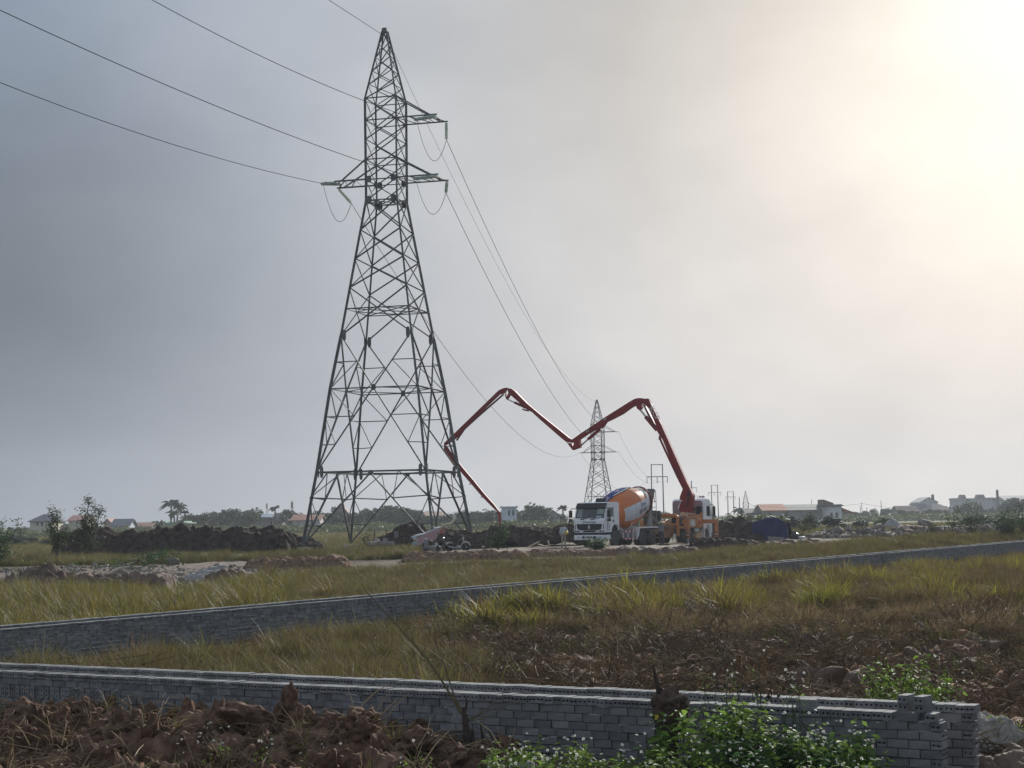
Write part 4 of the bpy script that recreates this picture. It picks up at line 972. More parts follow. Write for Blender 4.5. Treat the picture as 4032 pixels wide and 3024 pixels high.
    def hframe(x0, x1, ytop, yarm, xa, xb, Y, lab):
        a = at(x0, ytop, Y); b = at(x1, ytop, Y); gz = g1(a.x, Y); t = thing('twin_pole', lab, 'power pole', ((a.x + b.x) / 2, Y, gz), 0, 'twin poles of the line beyond')
        h = a.z - gz; w = (b.x - a.x) / 2; za = at((x0 + x1) / 2, yarm, Y).z - gz; cx = (a.x + b.x) / 2; ra = .16 * max(1, Y / 520)
        for s in (-1, 1): m = MB(); m.tube([(s * w * 1.06, 0, -.3), (s * w, 0, h)], [ra * 1.25, ra * .8], 8); m.build('pole', MP, t)
        m = MB(); m.bar((-w - .1, 0, h - .2), (w + .1, 0, h - .2), .16, .2); m.build('top_beam', MP, t)
        m = MB(); A, B_ = at(xa, yarm, Y).x - cx, at(xb, yarm, Y).x - cx; m.bar((A, 0, za), (B_, 0, za), .18, .22); m.build('crossarm', MP, t)
        for x in (A + .1, (A + B_) / 2, B_ - .1): m = MB(); m.tube([(x, 0, za), (x, 0, za - 1.7)], .09, 6); m.build('insulator_string', MP, t)
    hframe(2564, 2608, 1827, 1877, 2546, 2629, 440, 'nearest twin pole with crossbar, between the mixer drum and the boom')
    hframe(2801, 2825, 1909, 1939, 2789, 2838, 780, 'middle twin pole with crossbar, past the cab of the pump truck')
    hframe(2865, 2887, 1935, 1956, 2857, 2896, 890, 'farthest twin pole with crossbar, smallest of the three')
    def pole(px, ytop, Y, lab, r=.14, arm=None, name='utility_pole', cat='power pole', group=None):
        p = at(px, ytop, Y); gz = g1(p.x, Y); t = thing(name, lab, cat, (p.x, Y, gz), 0, group); h = p.z - gz
        m = MB(); m.tube([(0, 0, -.3), (0, 0, h)], [r * 1.2, r * .8], 6); m.build('pole', MP, t)
        if arm:
            for dz, w in arm: m = MB(); m.bar((0, 0, h - dz), (w, 0, h - dz), .14, .16); m.bar((w, 0, h - dz), (w, 0, h - dz - 1.5), .12, .12); m.build('crossarm', MP, t)
        return t, p
    pole(2722, 1893, 520, 'single pole with two short arms just past the leaning boom base', .2, [(2.2, 1.6), (4.8, 1.8)])
    pole(2911, 1958, 640, 'bare single pole just left of the faint third pylon', .2)
    prev = None
    for px, yt, Y, lab in ((2972, 1987, 430, 'bare pole above the dark annex roof'), (3195, 1966, 470, 'thin mast above the long grey barn roof'), (3227, 1969, 470, 'thinner mast next to the slanting parapet'), (3393, 1979, 380, 'taller wooden pole past the white block, nearest of three poles'), (3387, 1990, 370, 'short leaning pole beside the taller wooden pole'), (3413, 1998, 360, 'lone slim pole in the open field past the white block'), (3469, 1971, 430, 'thin pole rising from the low trees beyond the whitewashed wall'), (3862, 1980, 205, 'bare dead stick of a pole among the saplings by the rubble')):
        t, p = pole(px, yt, Y, lab, .07 if yt > 1975 else .09)
    for px0, py0, Y0, px1, py1, Y1, lab in ((2972, 1990, 430, 3393, 1983, 380, 'service wire slung over the roofs to the taller wooden pole'), (3393, 1982, 380, 3700, 1994, 430, 'service wire from the taller wooden pole towards the pale gabled house')):
        wire('service_wire', lab, sagged(at(px0, py0, Y0), at(px1, py1, Y1), .8, 12), .03)
    # telecom masts
    def mast(px, yt, Y, w, lab):
        p = at(px, yt, Y); t = thing('telecom_mast', lab, 'mast', (p.x, Y, 0)); b = MB(); h = p.z
        for k in range(3): a = k * 2.09; b.bar((math.cos(a) * w, math.sin(a) * w, 0), (math.cos(a) * w * .35, math.sin(a) * w * .35, h), .12, .12)
        n = 14
        for k in range(n):
            f0, f1 = k / n, (k + 1) / n
            for q in range(3):
                a, c = q * 2.09, (q + 1) * 2.09; r0_, r1_ = w * (1 - .65 * f0), w * (1 - .65 * f1); b.bar((math.cos(a) * r0_, math.sin(a) * r0_, h * f0), (math.cos(c) * r1_, math.sin(c) * r1_, h * f1), .07, .07)
        b.build('lattice', M_STEEL, t); b = MB(); b.box((0, 0, h - 1.5), (w * 1.1, w * 1.1, 2.2)); b.build('antenna', M_STEEL, t)
    mast(1150, 1973, 640, .8, 'thin telecom mast above the orange red roof by the pylon'); mast(1051, 1981, 820, .7, 'faint telecom mast near the lone palm'); mast(3672, 1945, 700, .9, 'stubby mast just behind the ridge of the pale gabled house'); mast(3926, 1927, 620, .7, 'tall faint mast between the terraced house and the last dark trees')
build_lines()
# ================================================================ TRUCKS
P_WHITE = mat('white_truck_paint', (.80, .80, .79), .35, .06, 2.0, spec=.5, stain=.25)
P_BLACK = mat('black_plastic', (.022, .023, .027), .5, .2)
P_GLASSD = mat('dark_windscreen', (.025, .032, .035), .08, .2, 1.0, spec=.8)
P_RUB = mat('dusty_rubber', (.075, .072, .07), .9, .3, 6)
P_RIM = mat('dusty_rim', (.20, .195, .19), .7, .3, 8)
P_ORANGE = mat('orange_drum_paint', (.62, .165, .038), .5, .08, 2, spec=.4, stain=.12)
P_PANEL = mat('pale_drum_paint', (.62, .63, .64), .5, .06, 2, spec=.4, stain=.15)
P_NAVY = mat('navy_lettering', (.035, .035, .10), .6, .1)
P_RED = mat('red_boom_paint', (.23, .018, .022), .65, .18, .8, spec=.15, stain=.25)
P_REDD = mat('dark_red_paint', (.13, .022, .022), .55, .25, 2)
P_OUT = mat('orange_frame_paint', (.55, .21, .07), .55, .15, 2, stain=.45)
P_RUST = mat('concrete_splashed_orange', (.34, .17, .09), .8, .3, 3, stain=.7)
P_TANK = mat('dark_green_grey_box', (.055, .060, .055), .7, .25, 2, stain=.3)
P_CABBACK = mat('grey_cab_back', (.30, .27, .27), .7, .12, 1.5, stain=.4)
P_GREYM = mat('cement_grey_steel', (.27, .26, .245), .85, .2, 4, stain=.35)
P_RW = mat('red_stripe', (.42, .03, .04), .5, .1)
P_LAMP = mat('lamp_glass', (.55, .57, .58), .15, .15, spec=.8)
P_CHROME = mat('steel_rod', (.55, .55, .55), .25, metal=1)
P_BLUE = mat('blue_cover', (.025, .045, .22), .6, .3, 1.5)
P_LOGO = mat('cover_print', (.55, .38, .34), .6, .3, 3)
P_FADE = mat('faded_orange_panel', (.56, .36, .22), .7, .15, 2, stain=.3)
P_WHT = mat('dull_white_print', (.62, .62, .60), .6, .05)
def text_mesh(s, size, width=None):
    cu = bpy.data.curves.new('lettering', 'FONT'); cu.body = s; cu.size = size; cu.align_x = 'CENTER'; cu.resolution_u = 2; cu.offset = size * .012
    o = bpy.data.objects.new('lettering', cu); COL.objects.link(o); bpy.context.view_layer.update()
    me = bpy.data.meshes.new_from_object(o.evaluated_get(bpy.context.evaluated_depsgraph_get()))
    bpy.data.objects.remove(o); bpy.data.curves.remove(cu)
    V = np.empty(len(me.vertices) * 3, np.float32); me.vertices.foreach_get('co', V); V = V.reshape(-1, 3)
    if width and len(V): w = V[:, 0].max() - V[:, 0].min(); V[:, 0] *= width / w
    return me, V
def lettering(s, size, width, fn, m, parent, name='lettering'):
    me, V = text_mesh(s, size, width); W = np.array([tuple(fn(x, y)) for x, y, _ in V], np.float32)
    me.vertices.foreach_set('co', W.ravel()); me.materials.clear(); me.materials.append(m); me.update(); return obj(name, me, parent)
def wheel(t, x, y, side, r=.52, w=.30, dual=False, name='wheel'):
    o = obj(name, None, t, (x, y, r)); s = side; n = 24
    b = MB(); b.lathe([(-w * .5, r * .62), (-w * .48, r * .86), (-w * .36, r * .97), (-w * .2, r), (w * .2, r), (w * .36, r * .97), (w * .48, r * .86), (w * .5, r * .62)], (0, 0, 0), (0, s, 0), n)
    if dual: b.lathe([(-w * 1.6, r * .6), (-w * 1.55, r * .88), (-w * 1.4, r), (-w * .75, r), (-w * .6, r * .88), (-w * .58, r * .6)], (0, 0, 0), (0, s, 0), n)
    b.build('tyre', P_RUB, o, smooth=True)
    b = MB(); e = w * .5
    prof = [(e * .8, r * .63), (e * 1.02, r * .60), (e * .9, r * .54), (e * .2, r * .50), (e * .15, r * .30), (e * .9, r * .26), (e * 1.0, r * .12), (e * 1.0, .005)] if not dual else [(e * 1.0, r * .63), (e * .8, r * .57), (-e * .9, r * .52), (-e * 1.0, r * .34), (-e * .2, r * .28), (e * .3, r * .16), (e * .3, .005)]
    b.lathe(prof, (0, 0, 0), (0, s, 0), n); b.build('rim', P_RIM, o, smooth=True)
    b = MB()
    for k in range(10): a = k * .628; q = Vector((math.cos(a) * r * .38, s * e * .5 * (1 if not dual else -.6), math.sin(a) * r * .38)); b.tube([q, q + Vector((0, s * .04, 0))], .022, 5)
    b.build('wheel_nuts', P_RIM, o); return o
def build_mixer():
    A = math.atan2(-math.cos(R(32.5)), -math.sin(R(32.5))); wp = at(2420, 2153, 113.2); q = Matrix.Rotation(A, 3, 'Z') @ Vector((-1.5, 1.1, 0))
    gz = wp.z; t = thing('mixer_truck', 'white concrete mixer truck with an orange and white drum, nose turned to the tent-free side of the track', 'mixer truck', (wp.x - q.x, wp.y - q.y, gz), A)
    t['label'] = 'white cabbed concrete mixer truck with orange and white drum and blue drum cover'
    global MIXER_G; MIXER_G = gz
    # cab
    b = MB(); b.xz([(-.02, .98), (-.02, 1.78), (-.06, 1.92), (-.34, 2.74), (-.52, 2.98), (-.75, 3.05), (-1.98, 3.05), (-2.05, 2.95), (-2.05, 1.12), (-1.98, 1.05), (-1.92, 1.30), (-1.72, 1.50), (-1.30, 1.50), (-1.02, 1.25), (-.95, .98)], -1.22, 1.22)
    b.build('cab', P_WHITE, t, bevel=.05)
    cab = t.children[-1] if t.children else None
    def front(y, z, d=0.0):
        xs = np.interp(z, [.98, 1.78, 1.92, 2.74, 2.98], [-.02, -.02, -.06, -.34, -.52]); return Vector((xs + d, y, z))
    def fprism(name, poly, m, d0=.0, d1=.03, parent=t): b = MB(); b.prism(poly, d0, d1, lambda u, v, d: front(u, v, d)); return b.build(name, m, parent)
    fprism('windscreen', [(-1.12, 1.98), (1.12, 1.98), (1.10, 2.68), (-1.10, 2.68)], P_GLASSD, -.01, .012)
    fprism('sun_visor', [(-1.16, 2.66), (1.16, 2.66), (1.14, 3.0), (-1.14, 3.0)], P_BLACK, .0, .13)
    fprism('painted_see_through', [(-1.0, 2.06), (-.62, 2.06), (-.60, 2.62), (-.96, 2.62)], mat('window_through_light', (.23, .27, .24), .3, .3, 2), .012, .018)  # pale patches painted on the screen: daylight through the cab's side and rear windows
    fprism('painted_see_through', [(.52, 2.26), (1.04, 2.26), (1.03, 2.6), (.52, 2.6)], mat('window_through_light', (.23, .27, .24), .3, .3, 2), .012, .018)
    fprism('dash_paper', [(.45, 2.0), (.9, 2.0), (.9, 2.12), (.5, 2.12)], mat('paper_blue', (.4, .45, .52), .6), .012, .018)
    fprism('grille', [(-.98, 1.58), (.98, 1.58), (.92, 1.24), (.65, 1.16), (-.65, 1.16), (-.92, 1.24)], P_BLACK, .0, .035)
    for k in range(4): fprism('grille_bar', [(-.9, 1.24 + k * .085), (.9, 1.24 + k * .085), (.9, 1.262 + k * .085), (-.9, 1.262 + k * .085)], mat('grille_dark', (.04, .04, .045), .5), .035, .045)
    em = fprism('emblem', [(-.09, 1.26), (.09, 1.26), (.09, 1.40), (.04, 1.49), (-.04, 1.49), (-.09, 1.40)], P_CHROME, .036, .06)
    fprism('lower_grille', [(-.46, 1.04), (.46, 1.04), (.50, 1.08), (.44, 1.13), (-.44, 1.13), (-.50, 1.08)], P_BLACK, .0, .025)
    for s in (-1, 1):
        h = fprism('headlight', [(s * .74, 1.02), (s * 1.19, 1.02), (s * 1.21, 1.17), (s * .80, 1.17)], P_LAMP, .0, .04)
        for y in (.88, 1.06): b = MB(); b.lathe([(.04, .06), (.052, .05), (.055, .01)], front(s * y, 1.095), (1, 0, 0), 10); b.build('lamp', P_BLACK, h)
        fprism('side_vent', [(s * 1.08, 1.22), (s * 1.13, 1.22), (s * 1.13, 1.56), (s * 1.08, 1.56)], P_BLACK, .0, .012)
    lettering('BÊ TÔNG AN GIA BÌNH', .17, 1.02, lambda x, y: front(x, 1.635 + y, .022), P_NAVY, t)
    # wipers
    for y in (-.55, .25):
        b = MB(); b.bar(front(y, 1.93, .04), front(y + .55, 2.02, .05), .03, .025); b.box(front(y, 1.91, .04), (.06, .28, .07)); b.build('wiper', P_BLACK, t)
    # bumper
    b = MB(); b.prism([(-1.25, -.06), (-1.1, .06), (1.1, .06), (1.25, -.06), (1.25, -.72), (1.18, -.72), (1.18, -.10), (-1.18, -.10), (-1.18, -.72), (-1.25, -.72)], .50, .84, lambda u, v, d: Vector((v, u, d))); bu = b.build('bumper', P_WHITE, t, bevel=.02)
    for s in (-1, 1):
        b = MB(); b.bb(.055, .075, s * .80 - .12, s * .80 + .12, .62, .74); b.build('fog_lamp', P_LAMP, bu)
        b = MB(); b.bb(.055, .072, s * .43 - .10, s * .43 + .10, .60, .76); b.build('air_slot', P_BLACK, bu)
    b = MB(); b.bb(.056, .07, -.26, .26, .61, .75); b.build('number_plate', P_GREYM, bu)
    b = MB(); b.bb(-.1, .04, -1.2, 1.2, .845, .975); b.build('bumper_gap', P_BLACK, t)
    # cab side
    for s in (-1, 1):
        b = MB(); b.xz([(-.52, 2.05), (-.40, 2.10), (-.58, 2.68), (-1.18, 2.68), (-1.18, 2.08), (-.80, 2.05), (-.70, 1.80), (-.52, 1.76)], s * 1.215, s * 1.235); b.build('door_window', P_GLASSD, t)
        b = MB(); b.xz([(-1.38, 2.10), (-1.70, 2.10), (-1.72, 2.62), (-1.62, 2.70), (-1.38, 2.70)], s * 1.212, s * 1.226); b.build('side_panel', P_WHITE, t)
        for x in (-.36, -1.28): b = MB(); b.bb(x - .012, x + .012, min(s * 1.216, s * 1.225), max(s * 1.216, s * 1.225), 1.52, 2.75); b.build('door_seam', P_GREYM, t)
        b = MB(); b.bb(-1.22, -1.10, min(s * 1.22, s * 1.25), max(s * 1.22, s * 1.25), 1.70, 1.84); b.build('door_handle', P_BLACK, t)
        b = MB(); b.tube([(-.30, s * 1.2, 2.62), (-.10, s * 1.42, 2.64), (-.06, s * 1.5, 2.50)], .03, 6); b.bb(-.16, -.02, s * 1.5 - .11, s * 1.5 + .11, 2.02, 2.50); b.bb(-.15, -.02, s * 1.5 - .12, s * 1.5 + .12, 1.74, 1.94); b.build('mirror', P_BLACK, t, bevel=.02)
        b = MB()
        ar = [(-1.5 + .68 * math.cos(a), .55 + .78 * math.sin(a)) for a in np.linspace(.25, math.pi - .1, 12)]
        for (x0, z0), (x1, z1) in zip(ar[:-1], ar[1:]): b.bar((x0, s * 1.08, z0), (x1, s * 1.08, z1), .42, .05, (0, 1, 0))
        b.build('wheel_arch', P_BLACK, t)
        b = MB(); b.bb(-.9, -.3, s * 1.1 - .1, s * 1.1 + .1, .55, .62); b.bb(-.9, -.3, s * 1.1 - .1, s * 1.1 + .1, .98, 1.02); b.build('step', P_GREYM, t)
    # badge on the door side
    b = MB(); b.xz([(-.47 + .2 * math.cos(a) if True else 0, 1.38 + .22 * math.sin(a)) for a in np.linspace(0, math.pi, 10)] + [(-.67, 1.16), (-.27, 1.16)], 1.221, 1.226); bd = b.build('round_badge', P_NAVY, t)
    b = MB(); b.xz([(-.47 + .15 * math.cos(a), 1.38 + .17 * math.sin(a)) for a in np.linspace(0, math.pi, 10)] + [(-.62, 1.20), (-.32, 1.20)], 1.227, 1.231); b.build('badge_face', P_WHITE, bd)
    lettering('KCS', .2, .24, lambda x, y: Vector((-.47 - x, 1.234, 1.29 + y)), P_NAVY, bd)
    # air intake hump behind the visor
    b = MB(); b.lathe([(-.3, .22), (.3, .22)], (-1.5, .1, 3.12), (0, 1, 0), 14); b.build('roof_pod', P_BLACK, t, smooth=True)
    # chassis
    b = MB(); b.bb(-8.2, -1.6, -.45, .45, .72, 1.02); b.bb(-5.2, -2.4, -.9, -.5, .5, .9); b.bb(-8.25, -8.15, -1.1, 1.1, .55, .75); b.build('chassis', P_BLACK, t)
    for s in (-1, 1):
        wheel(t, -1.5, s * 1.08, s)
        for x in (-5.5, -6.87): wheel(t, x, s * 1.10, s, dual=True)
        # rear mudguard
        b = MB(); b.bb(-7.65, -4.95, s * 1.0 - .22, s * 1.0 + .26, 1.22, 1.30); b.prism([(-4.95, 1.30), (-4.85, 1.30), (-4.62, .62), (-4.72, .62)], s * 1.0 - .22, s * 1.0 + .26, lambda u, v, d: Vector((u, d, v))); b.build('mudguard', P_WHITE, t)
        b = MB(); b.bb(-7.6, -4.98, s * 1.0 - .2, s * 1.0 + .22, 1.10, 1.215); b.build('mudguard_lining', mat('navy_lining', (.03, .035, .06), .7), t)
        # striped side guard
        for z in (.52, 1.02):
            n = 8
            for k in range(n):
                b = MB(); x0 = -2.55 - k * .265; b.bb(x0 - .265, x0, s * 1.19 - .03, s * 1.19 + .03, z - .055, z + .055); b.build('guard_stripe', P_RW if k % 2 == 0 else P_WHT, t)
        b = MB()
        for x in (-2.62, -3.3, -4.0, -4.58): b.bb(x - .04, x + .04, s * 1.17 - .03, s * 1.17 + .03, .48, 1.08)
        b.tube([(-2.62, s * 1.17, 1.05), (-2.45, s * 1.1, 1.25), (-2.2, s * 1.0, 1.3)], .04, 6); b.tube([(-4.58, s * 1.17, 1.05), (-4.4, s * 1.1, 1.32), (-4.0, s * 1.0, 1.36)], .04, 6); b.build('guard_frame', P_WHT, t)
        b = MB(); b.lathe([(-1.0, .01), (-1.0, .28), (1.0, .28), (1.0, .01)], (-3.5, s * .78, .78), (1, 0, 0), 14); b.build('fuel_tank', P_GREYM, t, smooth=True)
    # subframe and pedestals
    b = MB(); b.bb(-8.0, -2.3, -.5, .5, 1.03, 1.22); b.xz([(-2.3, 1.2), (-2.75, 1.2), (-2.65, 2.0), (-2.4, 2.0)], -.6, .6); b.xz([(-7.9, 1.2), (-7.2, 1.2), (-7.45, 2.5), (-7.75, 2.5)], -.72, -.6); b.xz([(-7.9, 1.2), (-7.2, 1.2), (-7.45, 2.5), (-7.75, 2.5)], .6, .72); b.bb(-7.7, -7.5, -.6, .6, 2.2, 2.45); b.build('drum_stand', P_GREYM, t)
    # drum
    o0 = Vector((-2.42, 0, 2.06)); ax = Vector((-5.3, 0, 1.22)).normalized(); PR = [(0, .50), (.06, .72), (.7, .98), (1.35, 1.17), (2.0, 1.23), (2.75, 1.23), (3.4, 1.12), (4.1, .95), (4.55, .84), (4.75, .80), (4.95, .76), (5.25, .66), (5.4, .62)]
    PR = [(a * 1.06, b * 1.10) for a, b in PR]; ts = np.array([p[0] for p in PR]); rs = np.array([p[1] for p in PR]); side = Vector((0, 1, 0)); upv = ax.cross(side); upv = upv if upv.z > 0 else -upv
    def dpt(tt, a, dr=0.0): r = np.interp(tt, ts, rs) + dr; return o0 + ax * tt + (side * math.cos(a) + upv * math.sin(a)) * r
    nA = 60; tl = sorted(set(list(ts) + [.75, 1.7, 2.4, 3.05, 3.75, 4.3])); V = [dpt(tt, k * 2 * math.pi / nA) for tt in tl for k in range(nA)]; D = MB(); D.v = [tuple(v) for v in V]
    for i in range(len(tl) - 1):
        for k in range(nA):
            a = (k + .5) * 6; a = a - 360 if a > 180 else a; tm = (tl[i] + tl[i + 1]) / 2; m = 0
            if .75 < tm < 4.3 and (-33 < a < 21 or 147 < a < 201 or a < -147): m = 1
            if 4.3 < tm < 4.75 and a > -40: m = 1
            if tm > 4.75 and tm < 4.95: m = 2
            D.f.append((i * nA + k, i * nA + (k + 1) % nA, (i + 1) * nA + (k + 1) % nA, (i + 1) * nA + k)); D.mi.append(m)
    D.f += [tuple(range(nA))[::-1], tuple((len(tl) - 1) * nA + k for k in range(nA))]; D.mi += [0, 2]
    dr = D.build('drum', [P_ORANGE, P_PANEL, P_REDD], t, smooth=True)
    B_ = MB()
    for tt in (2.0, 2.75):
        pts = [dpt(tt, k * 2 * math.pi / nA, .006) for k in range(nA + 1)]; B_.tube(pts, .012, 4, cap=False)
    B_.build('weld_seam', P_FADE, dr)
    lettering('BÊ TÔNG AN GIA', .26, .92, lambda x, y: dpt(3.25 + x, .02 + y / 1.1, .014), P_NAVY, dr)
    lettering('NIỀM TIN MỌI NHÀ', .36, 1.45, lambda x, y: dpt(3.10 + x, -.32 + y / 1.1, .014), P_NAVY, dr)
    # blue cover tied over the drum top
    C_ = MB(); nt_, na_ = 22, 14; g = np.random.default_rng(3)
    for i in range(nt_):
        tt = .25 + 4.2 * i / (nt_ - 1); hw = .60 * math.sin(math.pi * (.1 + .82 * i / (nt_ - 1))) ** .7 * (.9 + .2 * g.uniform())
        for k in range(na_): a = math.pi / 2 + .30 + hw * (2 * k / (na_ - 1) - 1); C_.v.append(tuple(dpt(tt, a, .05 + .03 * g.uniform())))
    for i in range(nt_ - 1):
        for k in range(na_ - 1): C_.f.append((i * na_ + k, i * na_ + k + 1, (i + 1) * na_ + k + 1, (i + 1) * na_ + k)); C_.mi.append(1 if ((k in (2, 3) and i % 6 in (1, 2)) or (k in (5, 6) and i % 7 == 3)) else (2 if k == 0 and i > 3 else 0))
    C_.build('drum_cover', [P_BLUE, P_LOGO, P_PANEL], dr)
    # roller ring, hopper, chute and ladder at the back
    b = MB(); b.lathe([(4.9, .96), (4.9, 1.05), (5.08, 1.03), (5.08, .93)], o0, ax, 36, cap=False); b.build('roller_ring', P_REDD, dr)
    b = MB(); e = o0 + ax * 5.65
    b.prism([(-.55, .75), (.55, .75), (.40, .1), (.22, -.35), (-.22, -.35), (-.40, .1)], -.1, -.75, lambda u, v, d: Vector((e.x + d, u, e.z - .15 + v))); b.build('hopper', P_GREYM, t)
    b = MB(); b.box(e + Vector((-.40, 0, .62)), (.75, .9, .10)); b.build('hopper_lid', mat('rag_grey', (.13, .13, .13), .9, .3, 5), t)
    for s in (-1, 1):
        b = MB(); b.tube([(-7.2, s * .62, 1.2), (-7.45, s * .70, 2.2), (-7.75, s * .62, 3.35)], .07, 6); b.tube([(-8.0, s * .55, 1.2), (-7.8, s * .6, 2.4), (-7.9, s * .5, 3.4)], .05, 6); b.build('rear_post', P_GREYM, t)
    b = MB(); b.prism([(0, .18), (.22, .28), (.22, .34), (-.22, .34), (-.22, .28)], 0, 1, lambda u, v, d: Vector((-8.0 - .5 * d, .2 + 1.0 * d + u, 2.1 - .95 * d + v - .2))); b.build('chute', P_GREYM, t)
    b = MB(); b.xz([(-7.5, 1.25), (-7.15, 1.25), (-7.7, 2.9), (-7.95, 2.9)], .58, .70); b.build('rear_shield', P_GREYM, t)
    b = MB(); lx = -8.35
    for y in (.35, .78): b.tube([(lx, y, .75), (lx, y, 3.2), (lx + .1, y, 4.0 if y < .5 else 3.9), (lx + .4, y, 4.0)], .025, 5)
    for k in range(6): b.tube([(lx, .35, 1.0 + k * .42), (lx, .78, 1.0 + k * .42)], .02, 5)
    b.build('ladder', P_GREYM, t)
    b = MB(); b.tube([(-7.9, .35, 2.9), (-7.95, .35, 3.7), (-8.15, .7, 3.7), (-8.3, .7, 3.0)], .025, 5); b.build('hand_rail', P_GREYM, t)
build_mixer()

# ---------------------------------------------------------------- concrete pump truck
def build_pump():
    H = R(90 - 23.5); cb = at(2710, 2100, 127.0); f = Vector((math.cos(H), math.sin(H), 0)); org = Vector((cb.x, 127.0, 0)) - f * 6.6
    gz = at(2740, 2137, 124).z; t = thing('pump_truck', 'concrete pump truck with white cab, orange frame and long folding red boom', 'pump truck', (org.x, org.y, gz), H)
    # cab seen from behind
    b = MB(); b.xz([(6.62, 1.0), (6.60, 3.0), (6.72, 3.22), (7.1, 3.32), (8.3, 3.28), (8.62, 3.05), (8.85, 2.1), (8.92, 1.2), (8.9, .6), (8.3, .6), (8.25, 1.0), (7.95, 1.25), (7.45, 1.25), (7.2, 1.0)], -1.24, 1.24); b.build('cab', P_WHITE, t, bevel=.06)
    b = MB(); b.yz([(-1.18, 1.05), (-1.18, 2.95), (-1.08, 3.16), (1.08, 3.16), (1.18, 2.95), (1.18, 1.05)], 6.56, 6.63); cbk = b.build('cab_back', P_CABBACK, t)
    for y in (-.55, .55): b = MB(); b.bb(6.545, 6.56, y - .07, y + .07, 2.45, 2.66); b.build('back_window', P_BLACK, cbk)
    b = MB(); b.bb(6.545, 6.562, -1.16, 1.16, 2.86, 2.90); b.build('panel_seam', P_GREYM, cbk)
    b = MB(); b.bb(6.18, 6.53, -1.22, -.78, 1.55, 2.72); b.build('air_filter', P_BLACK, t, bevel=.06)
    for s in (-1, 1):
        b = MB(); b.xz([(7.4, 2.0), (7.4, 2.75), (8.25, 2.75), (8.55, 2.1), (8.2, 1.95)], s * 1.235, s * 1.25); b.build('door_window', P_GLASSD, t)
        b = MB(); b.tube([(8.4, s * 1.2, 2.85), (8.62, s * 1.4, 2.86), (8.66, s * 1.48, 2.7)], .03, 6); b.bb(8.58, 8.72, s * 1.48 - .10, s * 1.48 + .10, 1.95, 2.72); b.build('mirror', P_BLACK, t, bevel=.02)
        b = MB(); ar = [(7.7 + .66 * math.cos(a), .52 + .72 * math.sin(a)) for a in np.linspace(-.1, math.pi + .1, 13)]
        for (x0, z0), (x1, z1) in zip(ar[:-1], ar[1:]): b.bar((x0, s * 1.08, z0), (x1, s * 1.08, z1), .36, .06, (0, 1, 0))
        b.build('fender', P_WHITE, t)
        b = MB(); b.bb(6.75, 6.9, s * 1.1 - .15, s * 1.1 + .15, .35, 1.25); b.bb(8.35, 8.6, s * 1.1 - .15, s * 1.1 + .15, .35, .95); b.build('mud_flap', P_WHITE, t)
        wheel(t, 7.7, s * 1.05, s)
        for x in (2.2, 3.55): wheel(t, x, s * 1.05, s, dual=True)
    for y in (-.95, -.72): b = MB(); b.lathe([(-.12, .05), (-.02, .12), (.05, .12), (.06, .01)], (7.6, y, 3.45), (1, 0, 0), 10); b.build('air_horn', P_CHROME, t, smooth=True)
    # frame
    b = MB(); b.bb(.2, 8.6, -.42, .42, .72, 1.02); b.build('chassis', P_BLACK, t)
    b = MB(); b.bb(.6, 6.3, -.95, .95, 1.05, 1.22); b.bb(.6, 2.6, -1.2, 1.2, 1.16, 1.25); b.build('deck', P_OUT, t)
    # rear: receiving hopper, agitator, valve housing, frame posts
    b = MB(); b.prism([(-1.05, 1.35), (1.05, 1.35), (.6, .45), (-.6, .45)], -.25, .75, lambda u, v, d: Vector((d, u, v))); b.build('hopper', P_RUST, t)
    b = MB()
    for y in (-1.08, 1.08): b.bar((-.32, y, 1.42), (.8, y, 1.42), .1, .12)
    b.bar((-.3, -1.1, 1.42), (-.3, 1.1, 1.42), .1, .12); b.build('hopper_rim', P_OUT, t)
    b = MB(); b.bb(-.35, .30, .05, 1.2, 1.35, 2.42); b.build('hydraulic_tank', P_TANK, t, bevel=.03)
    b = MB(); b.bb(.9, 1.5, -1.15, -.55, 1.25, 1.95); b.build('control_cabinet', P_BLACK, t, bevel=.03)
    b = MB()
    for y, z in ((-.5, 1.5), (-.2, 1.62), (.05, 1.45)): b.tube([(.55, y, z), (1.3, y + .15, z + .12), (2.4, y + .1, z)], .07, 7)
    b.lathe([(0, .16), (.5, .16)], (.5, -.35, 1.45), (0, 1, 0), 10); b.build('valve_pipework', P_FADE, t, smooth=True)
    for y in (-1.18, .98): b = MB(); b.bb(.3, .46, y - .09, y + .09, .55, 1.95); b.build('frame_post', P_OUT, t)
    b = MB(); b.bb(.35, .5, -1.25, .0, 1.9, 2.0); b.prism([(-1.2, 2.0), (.2, 2.0), (.6, 2.22), (-.9, 2.18)], .3, 1.1, lambda u, v, d: Vector((d, u, v))); b.build('rear_guard', P_OUT, t)
    b = MB(); b.xz([(1.4, 2.05), (2.7, 1.98), (2.9, 2.22), (1.6, 2.3)], -1.24, -1.05); b.build('guard_plate', P_FADE, t)
    b = MB(); b.bar((2.2, -1.18, 2.2), (6.2, -1.18, 2.02), .06, .10); b.bar((6.2, -1.18, 1.6), (6.2, -1.18, 2.25), .14, .14); b.bb(2.4, 6.2, -1.2, -.9, 1.86, 1.98); b.build('side_rail', P_OUT, t)
    # side boxes
    b = MB(); b.bb(3.1, 4.55, -1.26, -.8, 1.15, 1.80); sb = b.build('side_box', P_FADE, t, bevel=.02)
    b = MB(); b.bb(3.35, 4.3, -1.27, -1.262, 1.3, 1.65); b.build('label_sheet', P_WHT, sb)
    b = MB(); b.bb(4.7, 6.15, -1.26, -.8, 1.12, 1.86); sb = b.build('side_box', P_OUT, t, bevel=.02)
